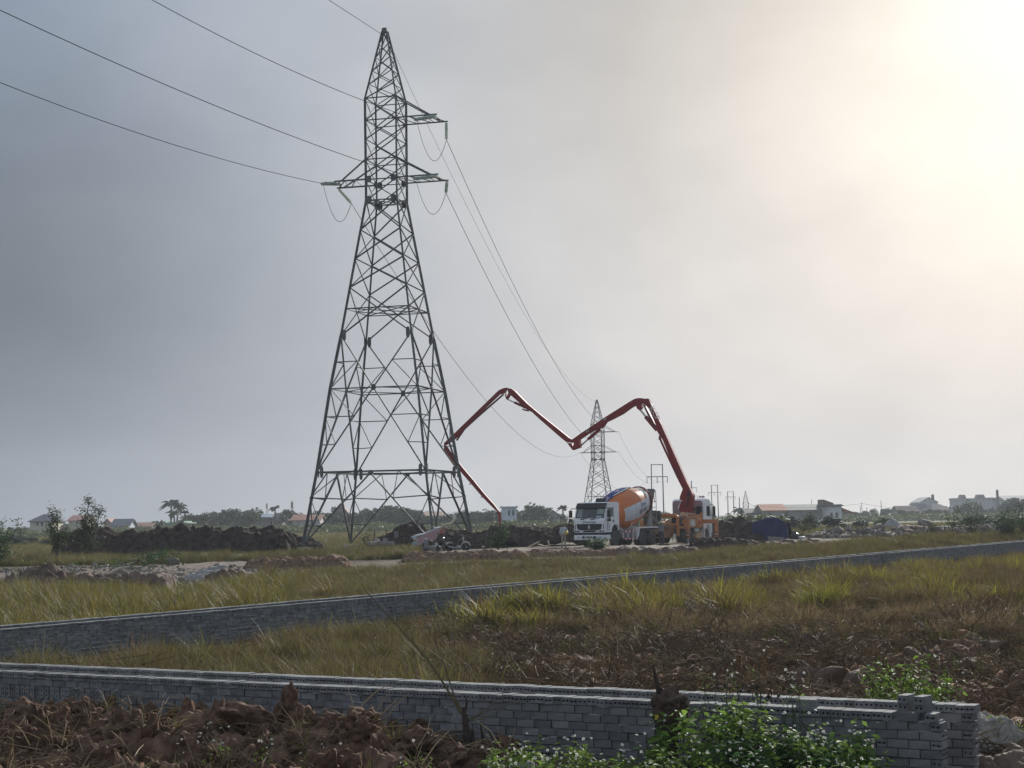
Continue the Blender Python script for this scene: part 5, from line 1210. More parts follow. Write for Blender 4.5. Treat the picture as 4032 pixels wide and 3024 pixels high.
    b = MB(); b.lathe([(0, .2), (.012, .19)], (5.4, -1.262, 1.5), (0, -1, 0), 14); b.build('round_mark', P_RW, sb)
    b = MB(); b.bb(4.75, 6.1, -1.22, -.9, .42, .75); b.prism([(4.75, .42), (6.1, .5), (6.1, .36), (4.85, .30)], -1.25, -.9, lambda u, v, d: Vector((u, d, v))); b.build('tool_tray', P_FADE, t)
    b = MB()
    for k in range(4): b.lathe([(0, .09), (.55, .09)], (4.95 + k * .3, -1.05, .80), (0, 0, 1), 8)
    b.build('gas_cylinders', P_WHT, t, smooth=True)
    # outriggers
    def outrigger(x, y0, y1, s):
        o = obj('outrigger', None, t)
        b = MB(); b.bb(x - .15, x + .15, min(y0, y1), max(y0, y1), 1.42, 1.72); b.build('beam', P_OUT, o, bevel=.015)
        b = MB(); b.bb(x - .12, x + .12, y1 - .11, y1 + .11, .35, 1.74); b.build('leg', P_OUT, o, bevel=.01)
        for k in range(3): b = MB(); z = .42 + k * .13; b.prism([(-.115, z), (.115, z + .06), (.115, z + .12), (-.115, z + .06)], -.126, -.122, lambda u, v, d: Vector((x + d, y1 + u, v))); b.build('warning_stripe', P_BLACK if k != 1 else P_WHT, o)
        b = MB(); b.lathe([(0, .06), (.5, .06)], (x, y1, -.1), (0, 0, 1), 10); b.lathe([(0, .25), (.06, .25)], (x, y1, -.14), (0, 0, 1), 12); b.build('foot', P_CHROME, o)
    outrigger(6.25, -1.0, -2.35, -1); outrigger(6.25, 1.0, 3.6, 1); outrigger(2.0, -1.0, -1.42, -1); outrigger(2.0, 1.0, 1.5, 1)
    b = MB(); b.lathe([(0, .62), (.25, .62), (.3, .5), (.55, .5)], (5.25, 0, 1.25), (0, 0, 1), 20); b.build('slewing_ring', P_REDD, t, smooth=True)
    # ---- boom lies in one upright plane through the slewing ring
    tw = Vector((org.x, org.y, 0)) + f * 5.25; xe = at(1755, 1755, 132.0).x; k = (132.0 - tw.y) / (xe - tw.x); inv = (Matrix.Translation((org.x, org.y, gz)) @ Matrix.Rotation(H, 4, 'Z')).inverted()
    nrm = Vector((-k, 1, 0)).normalized()
    def bp(px, py, d=0.0):
        r_ = ray(px, py); s = (tw.y - k * tw.x) / (r_[1] - k * r_[0]); p = Vector((r_[0] * s, r_[1] * s, r_[2] * s + EYE)) + nrm * d; return inv @ p
    Z5 = lambda x, y: (2200 + x / 2.86, 1520 + y / 2.86)
    Z4 = lambda x, y: (1700 + x / 2.675, 1480 + y / 2.675)
    Z3 = lambda x, y: (2560 + x / 5.927, 1900 + y / 5.927)
    def plate(name, zf, poly, hw, m=P_RED, parent=t, off=0.0, bevel=0):
        b = MB(); q = [zf(*p) for p in poly]; b.prism(q, off - hw, off + hw, lambda u, v, d: bp(u, v, d)); return b.build(name, m, parent, bevel=bevel)
    def rod(name, zf, a, c, r, m, parent=t, off=0.0): b = MB(); b.tube([bp(*zf(*a), off), bp(*zf(*c), off)], r, 8); return b.build(name, m, parent, smooth=True)
    def pipe(zf, pts, r, parent, off, m=P_RED): b = MB(); b.tube([bp(*zf(*p), off) for p in pts], r, 8); return b.build('delivery_pipe', m, parent, smooth=True)
    tu = plate('turret', Z3, [(690, 640), (740, 690), (965, 700), (985, 600), (1022, 320), (1012, 270), (960, 180), (860, 140), (790, 150), (760, 230), (722, 330), (715, 400), (790, 420), (745, 470)], .42, P_RED)
    rod('hydraulic_cylinder', Z3, (850, 570), (925, 330), .12, P_REDD, tu, -.5); rod('hydraulic_cylinder', Z3, (925, 330), (930, 190), .09, P_BLACK, tu, -.5)
    pl = plate('side_link', Z3, [(668, 610), (740, 430), (752, 440), (690, 640)], .46, P_WHT, tu)
    s1 = plate('boom_section', Z5, [(1022, 142), (1040, 190), (1160, 430), (1240, 610), (1440, 1065), (1518, 1215), (1520, 1240), (1470, 1260), (1405, 1165), (1330, 985), (1180, 610), (1095, 480), (1110, 462), (1030, 262), (985, 215), (940, 195), (930, 150), (975, 145)], .27, P_RED)
    plate('inner_arm', Z5, [(950, 205), (975, 215), (1110, 470), (1085, 480), (1040, 400)], .18, P_REDD, s1)
    rod('piston_rod', Z5, (915, 262), (985, 352), .07, P_CHROME, s1); rod('hydraulic_cylinder', Z5, (978, 345), (1105, 495), .15, P_RED, s1)
    pipe(Z5, [(1148, 560), (1155, 600), (1200, 700), (1340, 1000), (1420, 1160)], .085, s1, -.36)
    for p in ((1143, 600), (1343, 1018)): rod('pipe_clamp', Z5, (p[0] - 8, p[1]), (p[0] + 22, p[1] - 10), .05, P_REDD, s1, -.36)
    def flip(x, y): a = np.array(Z5(1052, 232)); c = np.array(Z5(1126, 372)); d = (c - a) / np.linalg.norm(c - a); n = np.array([d[1], -d[0]]); q = a + d * 30 + d * x * 1 + n * y; return q
    lettering('KCP', 27, 56, lambda x, y: bp(*flip(x, y - 9.5), -.285), P_WHT, s1)
    for o_ in (0, 5): plate('logo_tick', Z5, [(1046 + o_ * 1.2, 226), (1050 + o_ * 1.2, 224), (1052 + o_ * 1.2, 243), (1048 + o_ * 1.2, 245)], .005, P_WHT, s1, -.285)
    s2 = plate('boom_section', Z5, [(1000, 150), (950, 139), (900, 137), (860, 147), (810, 175), (540, 345), (240, 545), (165, 600), (175, 635), (245, 600), (375, 512), (470, 478), (505, 462), (545, 405), (592, 384), (720, 318), (868, 212), (930, 198)], .22, P_RED)
    plate('elbow_lever', Z5, [(880, 205), (935, 190), (945, 240), (918, 278), (885, 250)], .26, P_RED, s2)
    rod('tie_rod', Z5, (745, 275), (885, 210), .06, P_REDD, s2)
    for x0, y0 in ((530, 375), (335, 508), (826, 178)): plate('sticker', Z5, [(x0 - 20, y0 + 2), (x0 + 12, y0 - 20), (x0 + 20, y0 - 2), (x0 - 12, y0 + 22)] if x0 < 800 else [(x0 - 9, y0), (x0 + 5, y0 - 9), (x0 + 9, y0), (x0 - 5, y0 + 10)], .004, P_GREYM, s2, -.225)
    el = plate('elbow_plate', Z5, [(160, 600), (240, 585), (250, 690), (165, 722), (102, 640), (150, 645), (170, 680), (182, 640)], .25, P_RED, s2)
    rod('piston_rod', Z5, (248, 672), (335, 595), .065, P_CHROME, s2); rod('hydraulic_cylinder', Z5, (330, 598), (470, 482), .12, P_RED, s2)
    s3 = plate('boom_section', Z4, [(800, 130), (850, 138), (880, 160), (1010, 292), (1150, 410), (1455, 655), (1500, 680), (1490, 705), (1425, 700), (1370, 655), (1140, 455), (1065, 385), (1000, 350), (840, 205), (815, 182)], .18, P_RED)
    plate('elbow_lever', Z4, [(770, 180), (790, 240), (805, 238), (835, 185), (820, 178), (795, 222), (782, 178)], .2, P_RED, s3)
    rod('piston_rod', Z4, (785, 240), (880, 285), .05, P_CHROME, s3); rod('hydraulic_cylinder', Z4, (872, 280), (1030, 352), .10, P_RED, s3)
    pipe(Z4, [(965, 350), (985, 360), (1030, 370)], .06, s3, -.2, P_BLACK)
    s4 = plate('boom_section', Z4, [(800, 126), (765, 128), (715, 150), (690, 172), (530, 328), (250, 600), (135, 708), (140, 735), (215, 690), (310, 610), (345, 560), (560, 345), (715, 195), (775, 178)], .14, P_RED)
    pipe(Z4, [(765, 190), (640, 300), (480, 440), (355, 555)], .075, s4, -.1, P_REDD)
    rod('hydraulic_cylinder', Z4, (355, 545), (262, 680), .075, P_REDD, s4)
    for x, y in ((690, 185), (530, 355), (462, 432)): rod('pipe_clamp', Z4, (x, y), (x + 18, y + 16), .05, P_REDD, s4, -.05)
    s5 = plate('boom_section', Z4, [(135, 712), (130, 800), (200, 885), (405, 1122), (540, 1280), (665, 1405), (700, 1432), (708, 1420), (655, 1350), (560, 1245), (440, 1098), (330, 968), (185, 780), (150, 735)], .10, P_RED)
    pipe(Z4, [(165, 745), (195, 790), (300, 945)], .055, s5, -.16, P_REDD)
    for x, y in ((405, 1140), (430, 1105), (525, 1275), (620, 1350), (690, 1440)): rod('pipe_clamp', Z4, (x - 8, y + 6), (x + 12, y - 10), .04, P_REDD, s5)
    b = MB(); b.tube([bp(*Z4(*p)) for p in ((690, 1428), (712, 1445), (716, 1480), (714, 1530), (720, 1600), (722, 1660))], [.10, .13, .10, .085, .085, .085], 10); b.build('end_hose', mat('red_end_hose', (.30, .035, .035), .6, .2), t, smooth=True)
build_pump()
# ================================================================ EARTH HEAPS AND MID-GROUND
def heap_px(name, label, cat, x0, x1, ybase, ytop, Y, depth, m, seed, **k):
    if Y is None: Y = ong((x0 + x1) / 2, ybase).y + depth * .4
    a = onY(x0, Y); b = onY(x1, Y); c = onY((x0 + x1) / 2, Y); h = at((x0 + x1) / 2, ytop, Y).z - c.z
    return heap(name, label, cat, (c.x, Y), (b.x - a.x) / 2, depth / 2, h, m, seed=seed, **k)
def build_heaps():
    heap_px('earth_mound', 'longest mound of nearly black earth, before the palms and the tall sapling', 'mound', 255, 1160, 2190, 2086, 118, 7.5, M_MUD, 11, res=.12, lump=.36, lscale=1.1, crest='ridge')
    heap_px('earth_mound', 'low black mound at the foot of the nearest pylon leg on the dim side', 'mound', 1020, 1300, 2160, 2104, 122, 6.0, M_MUD, 12, res=.12, lump=.30, lscale=1.2)
    heap_px('earth_mound', 'dark mound rising behind the striped tarpaulin', 'mound', 1455, 1790, 2150, 2062, 128, 6.5, M_MUD, 13, res=.12, lump=.34, lscale=1.1)
    heap_px('earth_mound', 'dark mound between the pylon and the man in the white shirt, under the hose end', 'mound', 1700, 2290, 2155, 2078, 124, 7.0, M_MUD, 14, res=.12, lump=.34, lscale=1.1, crest='ridge')
    heap_px('earth_mound', 'dark mound behind the orange outrigger and beside the blue tent', 'mound', 2690, 3080, 2145, 2040, 133, 7.5, M_MUD, 15, res=.12, lump=.30, lscale=1.1)
    heap_px('earth_mound', 'low lumpy mound in front of the pump truck wheels', 'mound', 2660, 3060, 2172, 2118, None, 4.0, M_MUD, 16, res=.10, lump=.45, lscale=1.6)
    heap_px('earth_mound', 'brown clods piled along the foot of the blue tent', 'mound', 2960, 3330, 2165, 2124, None, 4.5, M_DIRT2, 17, res=.10, lump=.45, lscale=1.5)
    heap_px('earth_mound', 'low ridge of brown earth between the blue tent and the rubble stones', 'mound', 3180, 3560, 2130, 2092, 140, 6.0, M_DIRT2, 18, res=.12, lump=.4, lscale=1.3, crest='ridge')
    heap_px('earth_mound', 'greyish low ridge behind the leafless sapling by the rubble', 'mound', 3520, 3860, 2110, 2072, 150, 6.0, M_DIRT2, 19, res=.13, lump=.35, lscale=1.2, crest='ridge')
    heap_px('earth_mound', 'brown grassy clods heaped before the track beside the near end of the fallen branch', 'mound', 10, 300, 2322, 2228, None, 4.0, M_DIRT2, 20, res=.07, lump=.5, lscale=1.7)
    heap_px('earth_mound', 'low run of brown clods and roots before the pale rubble, under the fallen branch', 'mound', 250, 680, 2324, 2262, None, 3.0, M_DIRT2, 34, res=.07, lump=.55, lscale=1.9, crest='ridge')
    heap_px('earth_mound', 'brown clods heaped in front of the white gravel', 'mound', 800, 1010, 2300, 2234, None, 3.5, M_DIRT2, 21, res=.07, lump=.5, lscale=1.8)
    heap_px('earth_mound', 'row of rusty brown clods along the sandy track before the pylon', 'mound', 960, 1380, 2248, 2200, None, 3.0, M_DIRT, 22, res=.07, lump=.55, lscale=1.7, crest='ridge')
    heap_px('earth_mound', 'ragged brown turf edge below the motorbikes', 'mound', 1580, 2080, 2206, 2174, None, 2.4, M_DIRT, 23, res=.07, lump=.55, lscale=1.9, crest='ridge')
    heap_px('earth_mound', 'brown earth edge under the white bumper of the mixer truck', 'mound', 2060, 2480, 2190, 2160, None, 2.2, M_DIRT, 24, res=.07, lump=.5, lscale=1.9, crest='ridge')
    heap_px('earth_mound', 'strip of broken brown earth in front of the mixer wheels', 'mound', 2420, 2760, 2190, 2156, None, 2.4, M_DIRT2, 25, res=.07, lump=.5, lscale=1.8, crest='ridge')
    heap_px('gravel_heap', 'pale grey gravel tipped beside the sandy track', 'gravel', 730, 1000, 2290, 2226, None, 4.0, M_GRAVEL, 26, res=.07, lump=.18, lscale=2.6)
    heap_px('gravel_heap', 'small pale heap of gravel beside the front wheel of the mixer truck', 'gravel', 2478, 2580, 2182, 2150, None, 2.0, M_GRAVEL, 27, res=.06, lump=.2, lscale=3)
    heap_px('gravel_heap', 'peaked grey sand heap far out in the field past the white boundary wall', 'gravel', 3470, 3560, 2066, 2037, 215, 5.0, M_GRAVEL, 28, res=.2, lump=.12)
    heap_px('earth_mound', 'flat dark scrap of earth on the grass just above the far brick wall', 'mound', 2440, 2600, 2250, 2220, None, 1.5, M_DIRT2, 29, res=.06, lump=.5, lscale=2)
    heap_px('earth_mound', 'small dark clod pile touching the far wall where the rice is tallest', 'mound', 430, 540, 2428, 2398, None, 1.0, M_DIRT2, 30, res=.04, lump=.5, lscale=3)
    heap_px('earth_mound', 'dark clod pile in the dry grass near the far end of the long wall', 'mound', 3060, 3200, 2204, 2178, None, 1.5, M_DIRT2, 31, res=.06, lump=.5, lscale=2)
    heap_px('earth_mound', 'little brown clods in the grass just above the far end of the long wall', 'mound', 3630, 3720, 2152, 2134, None, 1.2, M_DIRT2, 32, res=.06, lump=.5, lscale=2)
build_heaps()
M_STONE = mat('pale_rubble_stone', (.11, .088, .070), .9, scale=2.5, bump=.5, bscale=14, col2=(.27, .24, .205), objvar=.35)
def build_stones():
    ms = [clod_mesh('stone', M_STONE, 60 + i, 2, .5, .75) for i in range(5)]
    for px, py, Y, s, lab in ((686, 2222, 97, .95, 'whitish block shaped boulder on the edge of the grass above the track'), (932, 2207, 104, .8, 'round topped yellowish boulder on the grass by the long black mound'), (172, 2240, 93, .55, 'pale stone on top of the grassy clods at the start of the track'), (470, 2280, 89, .6, 'light grey stone under the fallen branch'),
                              (2715, 2176, 107.5, .3, 'small whitish stone before the pump truck'), (3297, 2090, 139, 1.0, 'pile forming grey stone beyond the brown ridge, first of the rubble'), (3420, 2098, 139, 1.1, 'bulky grey stone in the middle of the rubble'), (3460, 2078, 144, 1.0, 'upright grey stone crowning the rubble'), (3448, 2104, 138, .9, 'low grey stone at the foot of the rubble'), (3640, 2066, 152, 1.3, 'white topped boulder on the grey ridge'), (3690, 2090, 148, 1.2, 'grey boulder leaning on the grey ridge beside the bush'), (2930, 2106, 132, .75, 'pale rounded stone between the dark mound and the blue tent'), (2413, 2192, 103, .3, 'tiny whitish stone in the grass before the mixer truck')):
        p = onY(px, Y); z = at(px, py, Y).z; o = obj('boulder', ms[int(px) % 5], None, (p.x, Y, max(p.z + s * .18, min(z, p.z + .9))), (random.uniform(-.3, .3), 0, random.uniform(0, 6)))
        o.scale = (s, s * .9, s); tag(o, lab, 'stone')
    g = np.random.default_rng(8); P = []; S = []
    for n, (x0, x1, y0, y1), (s0, s1) in ((1300, (240, 1020, 2232, 2312), (.10, .42)), (500, (0, 320, 2242, 2300), (.08, .35)), (500, (1000, 2400, 2170, 2215), (.05, .16)), (300, (2400, 2800, 2150, 2186), (.05, .18))):
        for _ in range(n):
            px = g.uniform(x0, x1); py = g.uniform(y0, y1) - (px - 1000) * .02 * (x1 > 1100 and x0 > 900) ; q = ong(px, py); P.append((q.x, q.y, q.z + .05)); S.append(s0 + (s1 - s0) * g.uniform() ** 2.5)
    for n, (x0, x1), (Y0, Y1), (s0, s1) in ((260, (3240, 3560), (134, 146), (.15, .7)), (140, (3600, 3860), (142, 155), (.15, .6)), (90, (3840, 3960), (146, 152), (.2, .8))):
        for _ in range(n):
            px = g.uniform(x0, x1); Y = g.uniform(Y0, Y1); q = onY(px, Y); bump = .6 * math.exp(-((Y - (Y0 + Y1) / 2) / 3.5) ** 2) * g.uniform(.3, 1.2); P.append((q.x, Y, q.z + bump)); S.append(s0 + (s1 - s0) * g.uniform() ** 2)
    n = len(P); scatter('rubble', 'broken pale stones strewn along the track and the far ridge', 'rubble', ms, P, np.column_stack([g.uniform(0, 6, n), g.uniform(0, 6, n), g.uniform(0, 6, n)]), np.column_stack([S, np.array(S) * .85, np.array(S) * .7]))
build_stones()

# ---------------------------------------------------------------- shrubs and saplings
def leafy(name, label, cat, base, h, r, n, size, m, seed, stems=5, shape='cone', group=None, aspect=.4, lo=.15):
    g = np.random.default_rng(seed); t = thing(name, label, cat, base, g.uniform(0, 6.28), group)
    b = MB(); C = []
    for s in range(stems):
        a = g.uniform(0, 6.28); ln = g.uniform(.55, 1.0) if s else 1.0; lean = r * g.uniform(.2, .9) if s else r * .1
        pts = [Vector((0, 0, -.08))]
        for j in range(1, 6):
            f = j / 5; pts.append(Vector((math.cos(a) * lean * f ** 1.3 + g.normal() * .03 * h * f, math.sin(a) * lean * f ** 1.3 + g.normal() * .03 * h * f, h * ln * f)))
        b.tube(pts, [.022 * h * (1 - .8 * j / 5) * (.7 if s else 1) for j in range(6)], 5)
        tw = 9 if shape != 'ball' else 6
        for k in range(tw):
            f = lo + (1 - lo) * (k + g.uniform()) / tw; i = min(4, int(f * 5)); p = pts[i].lerp(pts[i + 1], f * 5 - i); aa = g.uniform(0, 6.28)
            L = r * (.85 * (1 - f) + .28 if shape == 'cone' else .6) * g.uniform(.5, 1.1); q = p + Vector((math.cos(aa) * L, math.sin(aa) * L, L * g.uniform(.3, .9)))
            if shape == 'ball': q.z = min(q.z, h)
            b.tube([p, p.lerp(q, .5) + Vector((0, 0, .06 * L)), q], [.006 * h, .0045 * h, .002 * h], 3, cap=False)
            k2 = max(2, n // (stems * tw)); 
            for _ in range(k2):
                w = g.uniform(.15, 1.08); c = p.lerp(q, w); C.append(tuple(c + Vector(g.normal(0, .06 * r + size * .35, 3))))
    b.build('stem', M_BARK, t)
    V, Fq, T = leaves_np(np.array(C), size, g, aspect=aspect); obj('leaves', np_mesh('leaves', V, Fq, m, tone=T), t); return t
LEAF_OLIVE = mat('leaf_olive', (.055, .080, .030), .7, .3, 3.0, spec=.15, transl=.35, objvar=.35, tone=True)
LEAF_FRESH = mat('leaf_fresh_green', (.135, .205, .036), .65, .3, 3.0, spec=.15, transl=.42, objvar=.38, tone=True)
LEAF_DEEP = mat('leaf_deep_green', (.045, .095, .030), .65, .3, 3.0, transl=.35, objvar=.38, tone=True, spec=.15)
def build_shrubs():
    def sh(px, ytop, Y, lab, r, n, size, m=LEAF_OLIVE, stems=5, shape='cone', cat='sapling', name='sapling', aspect=.4, lo=.18):
        p = onY(px, Y); h = at(px, ytop, Y).z - p.z; leafy(name, lab, cat, (p.x, Y, p.z), h, r, n, size, m, abs(int(px)) + 3, stems, shape, None, aspect, lo)
    sh(362, 1966, 112, 'taller of two slim saplings before the black mound and faded red roof', 1.25, 1800, .22, stems=4, lo=.2)
    sh(228, 1998, 106, 'thin sapling with a bare lower stem next to the taller one', 1.15, 1100, .21, stems=4, lo=.3)
    sh(-8, 2050, 98, 'wide dark bush cut by the dim edge of the photograph near the green field', 1.35, 1300, .20, LEAF_DEEP, 7, 'ball', 'bush', 'bush')
    sh(2350, 2126, 100.5, 'dark bush standing before the bumper of the mixer truck', .95, 1500, .15, LEAF_DEEP, 9, 'ball', 'bush', 'bush', lo=.05)
    sh(1960, 2050, 110, 'leafy bush with upright shoots in front of the boom hose end', .95, 800, .19, LEAF_DEEP, 7, 'cone', 'bush', 'bush', lo=.05)
    sh(1452, 2085, 128, 'small pale bush in the grass behind the middle of the pylon base', .8, 350, .15, LEAF_OLIVE, 5, 'ball', 'bush', 'bush')
    sh(2228, 2040, 140, 'spindly bush rising over the dark mound above the man in the white shirt', .8, 300, .16, LEAF_OLIVE, 4)
    sh(3190, 2028, 165, 'small tree like bush in the field behind the blue tent', 1.3, 700, .22, LEAF_OLIVE, 5)
    sh(3163, 2065, 160, 'little bright bush below the tree like one behind the blue tent', 1.0, 300, .25, LEAF_YELLOW, 5, 'ball', 'bush', 'bush')
    sh(2952, 2064, 150, 'bush half hidden by the edge of the blue tent', 1.2, 500, .2, LEAF_OLIVE, 6, 'ball', 'bush', 'bush')
    sh(3462, 2040, 190, 'small dark bush beside the peaked sand heap', .8, 220, .2, LEAF_DEEP, 5, 'ball', 'bush', 'bush')
    sh(3760, 2022, 118, 'short sapling with dark tufts at its top near the grey ridge', .95, 200, .20, LEAF_DEEP, 4, lo=.5)
    sh(3830, 1990, 124, 'wispy sapling with scattered leaves, tallest of the saplings by the rubble', 1.25, 520, .16, LEAF_OLIVE, 7, lo=.15)
    sh(3955, 2015, 122, 'dense rounded bush by the edge of the photo above the end of the wall', 1.35, 1700, .20, LEAF_DEEP, 9, 'ball', 'bush', 'bush', lo=.05)
    sh(4022, 1984, 126, 'taller open bush right behind the dense rounded one at the photo edge', 1.3, 700, .2, LEAF_OLIVE, 6)
    sh(3672, 2052, 146, 'low scrubby bush growing on the grey rubble ridge', 1.0, 420, .16, LEAF_OLIVE, 7, 'ball', 'bush', 'bush')
    sh(1035, 2258, 92, 'small bright green bush among the brown clods by the gravel', .6, 260, .16, LEAF_FRESH, 6, 'ball', 'bush', 'bush')
    g = np.random.default_rng(77)
    for i in range(46):    # scrub in the green belt before the far trees
        px = g.uniform(2960, 4100) if i < 26 else g.uniform(0, 560); Y = g.uniform(205, 255); p = onY(px, Y); t = thing('bush', 'low hazy bush in the green field strip ' + place_phrase(px), 'bush', (p.x, Y, p.z - .1), g.uniform(0, 6), 'bushes of the far field strip ' + place_phrase(px)); h = g.uniform(1.0, 2.3)
        pr = PROTO['round'][i % 4]; t.scale = (h * 1.4, h * 1.4, h); obj('crown', pr[0], t); obj('trunk', pr[1], t)
    for i in range(30):    # banana clump beyond the dark mound
        px = 2850 + g.uniform(0, 260); Y = g.uniform(210, 240); p = onY(px, Y); t = thing('banana_plant', 'banana plant with ragged arching leaves beyond the dark mound and blue tent', 'banana plant', (p.x, Y, p.z), g.uniform(0, 6), 'banana plants beyond the tent'); t.scale = (1,) * 3
        t.scale = [g.uniform(.8, 1.25)] * 3; obj('leaves', BANANA[i % 3], t)
def banana_mesh(seed):
    g = np.random.default_rng(seed); b = MB(); b.tube([(0, 0, -.1), (0, 0, 1.6)], [.16, .09], 6)
    for i in range(8):
        a = i * .785 + g.uniform(-.3, .3); L = g.uniform(1.4, 2.0); el = g.uniform(.5, 1.2); prev = None
        for j in range(7):
            s = j / 6; c = Vector((math.cos(a) * L * s * math.cos(el * .7), math.sin(a) * L * s * math.cos(el * .7), 1.5 + L * (s * math.sin(el) - .55 * s * s))); w = .26 * math.sin(math.pi * min(1, .1 + .87 * s)) + .01
            sd = Vector((-math.sin(a), math.cos(a), 0)) * w; cur = (c - sd - Vector((0, 0, w * .4)), c, c + sd - Vector((0, 0, w * .4)))
            if prev: b.add([*prev, *cur], [(0, 1, 4, 3), (1, 2, 5, 4)])
            prev = cur
    return b.mesh('leaves', LEAF_YELLOW)
BANANA = [banana_mesh(i) for i in range(3)]
build_shrubs()
def fallen_branch():
    p0 = ong(350, 2312); p1 = ong(500, 2262) + Vector((0, 0, .55)); p2 = ong(640, 2230) + Vector((0, 0, .75)); g = np.random.default_rng(4)
    t = thing('fallen_branch', 'cut leafy branch lying across the pale rubble beside the track', 'branch', p0)
    b = MB(); P = [Vector((0, 0, 0)), (p1 - p0) * .5 + Vector((0, 0, .1)), p1 - p0, p2 - p0]; b.tube(P, [.05, .04, .03, .01], 6); C = []
    for k in range(26):
        f = .35 + .65 * g.uniform(); q = P[2].lerp(P[3], (f - .35) / .65) if f > .5 else P[1].lerp(P[2], f / .5); e = q + Vector((g.normal(.3, .7), g.normal(0, .5), g.normal(.05, .38))); b.tube([q, e], [.014, .004], 4)
        for _ in range(26): C.append(tuple(q.lerp(e, g.uniform(.3, 1.15)) + Vector(g.normal(0, .10, 3))))
    b.build('stem', M_BARK, t); V, Fq, T = leaves_np(np.array(C), .2, g, aspect=.35, up_bias=.4); obj('leaves', np_mesh('leaves', V, Fq, LEAF_DEEP, tone=T), t)
fallen_branch()

# ---------------------------------------------------------------- people
SKIN = mat('skin', (.30, .17, .11), .6, .08); HAIR = mat('black_hair', (.015, .013, .012), .6, .1)
def person(label, base, rz, joints, colors, h=1.66, hat=None):
    """one continuous body grown from a skeleton; colours by height along the figure"""
    J = joints; names = list(J); me = bpy.data.meshes.new('body'); E = [('hip', 'chest'), ('chest', 'neck'), ('neck', 'head'), ('head', 'crown')]
    for s in 'lr': E += [('hip', 'hip_' + s), ('hip_' + s, 'knee_' + s), ('knee_' + s, 'ankle_' + s), ('ankle_' + s, 'toe_' + s), ('chest', 'sho_' + s), ('sho_' + s, 'elb_' + s), ('elb_' + s, 'wri_' + s), ('wri_' + s, 'hand_' + s)]
    ix = {n: i for i, n in enumerate(names)}
    me.from_pydata([J[n][:3] for n in names], [(ix[a], ix[b]) for a, b in E], []); o = bpy.data.objects.new('body', me); COL.objects.link(o)
    md = o.modifiers.new('skin', 'SKIN'); sk = me.skin_vertices[0].data
    for n in names: r_ = J[n][3]; sk[ix[n]].radius = (r_, r_) if not isinstance(r_, tuple) else r_
    sk[ix['hip']].use_root = True
    sb = o.modifiers.new('sub', 'SUBSURF'); sb.levels = sb.render_levels = 2
    bpy.context.view_layer.update(); dg = bpy.context.evaluated_depsgraph_get(); m2 = bpy.data.meshes.new_from_object(o.evaluated_get(dg)); bpy.data.objects.remove(o)
    m2.materials.clear()
    for c in colors['mats']: m2.materials.append(c)
    for p in m2.polygons: p.material_index = colors['pick'](p.center); p.use_smooth = True
    t = thing('person', label, 'person', base, rz); obj('body', m2, t)
    if hat: hat(t, J)
    return t
def stand_joints(arm_l, arm_r, lean=0.0, stance=.10):
    J = {'hip': (0, 0, .90, (.15, .11)), 'chest': (0, lean, 1.24, (.17, .115)), 'neck': (0, lean * 1.2, 1.43, .055), 'head': (0, lean * 1.2 - .015, 1.53, (.085, .095)), 'crown': (0, lean * 1.2, 1.62, (.075, .085))}
    for s, q in (('l', 1), ('r', -1)):
        J['hip_' + s] = (q * .09, 0, .84, .095); J['knee_' + s] = (q * stance, -.02, .47, .07); J['ankle_' + s] = (q * (stance + .02), .03, .08, .05); J['toe_' + s] = (q * (stance + .04), -.14, .035, (.045, .035))
        a = arm_l if q > 0 else arm_r; J['sho_' + s] = (q * .17, lean, 1.37, .06)
        for n, p, r_ in (('elb_', a[0], .045), ('wri_', a[1], .034), ('hand_', a[2], (.04, .025))): J[n + s] = (*p, r_)
    return J
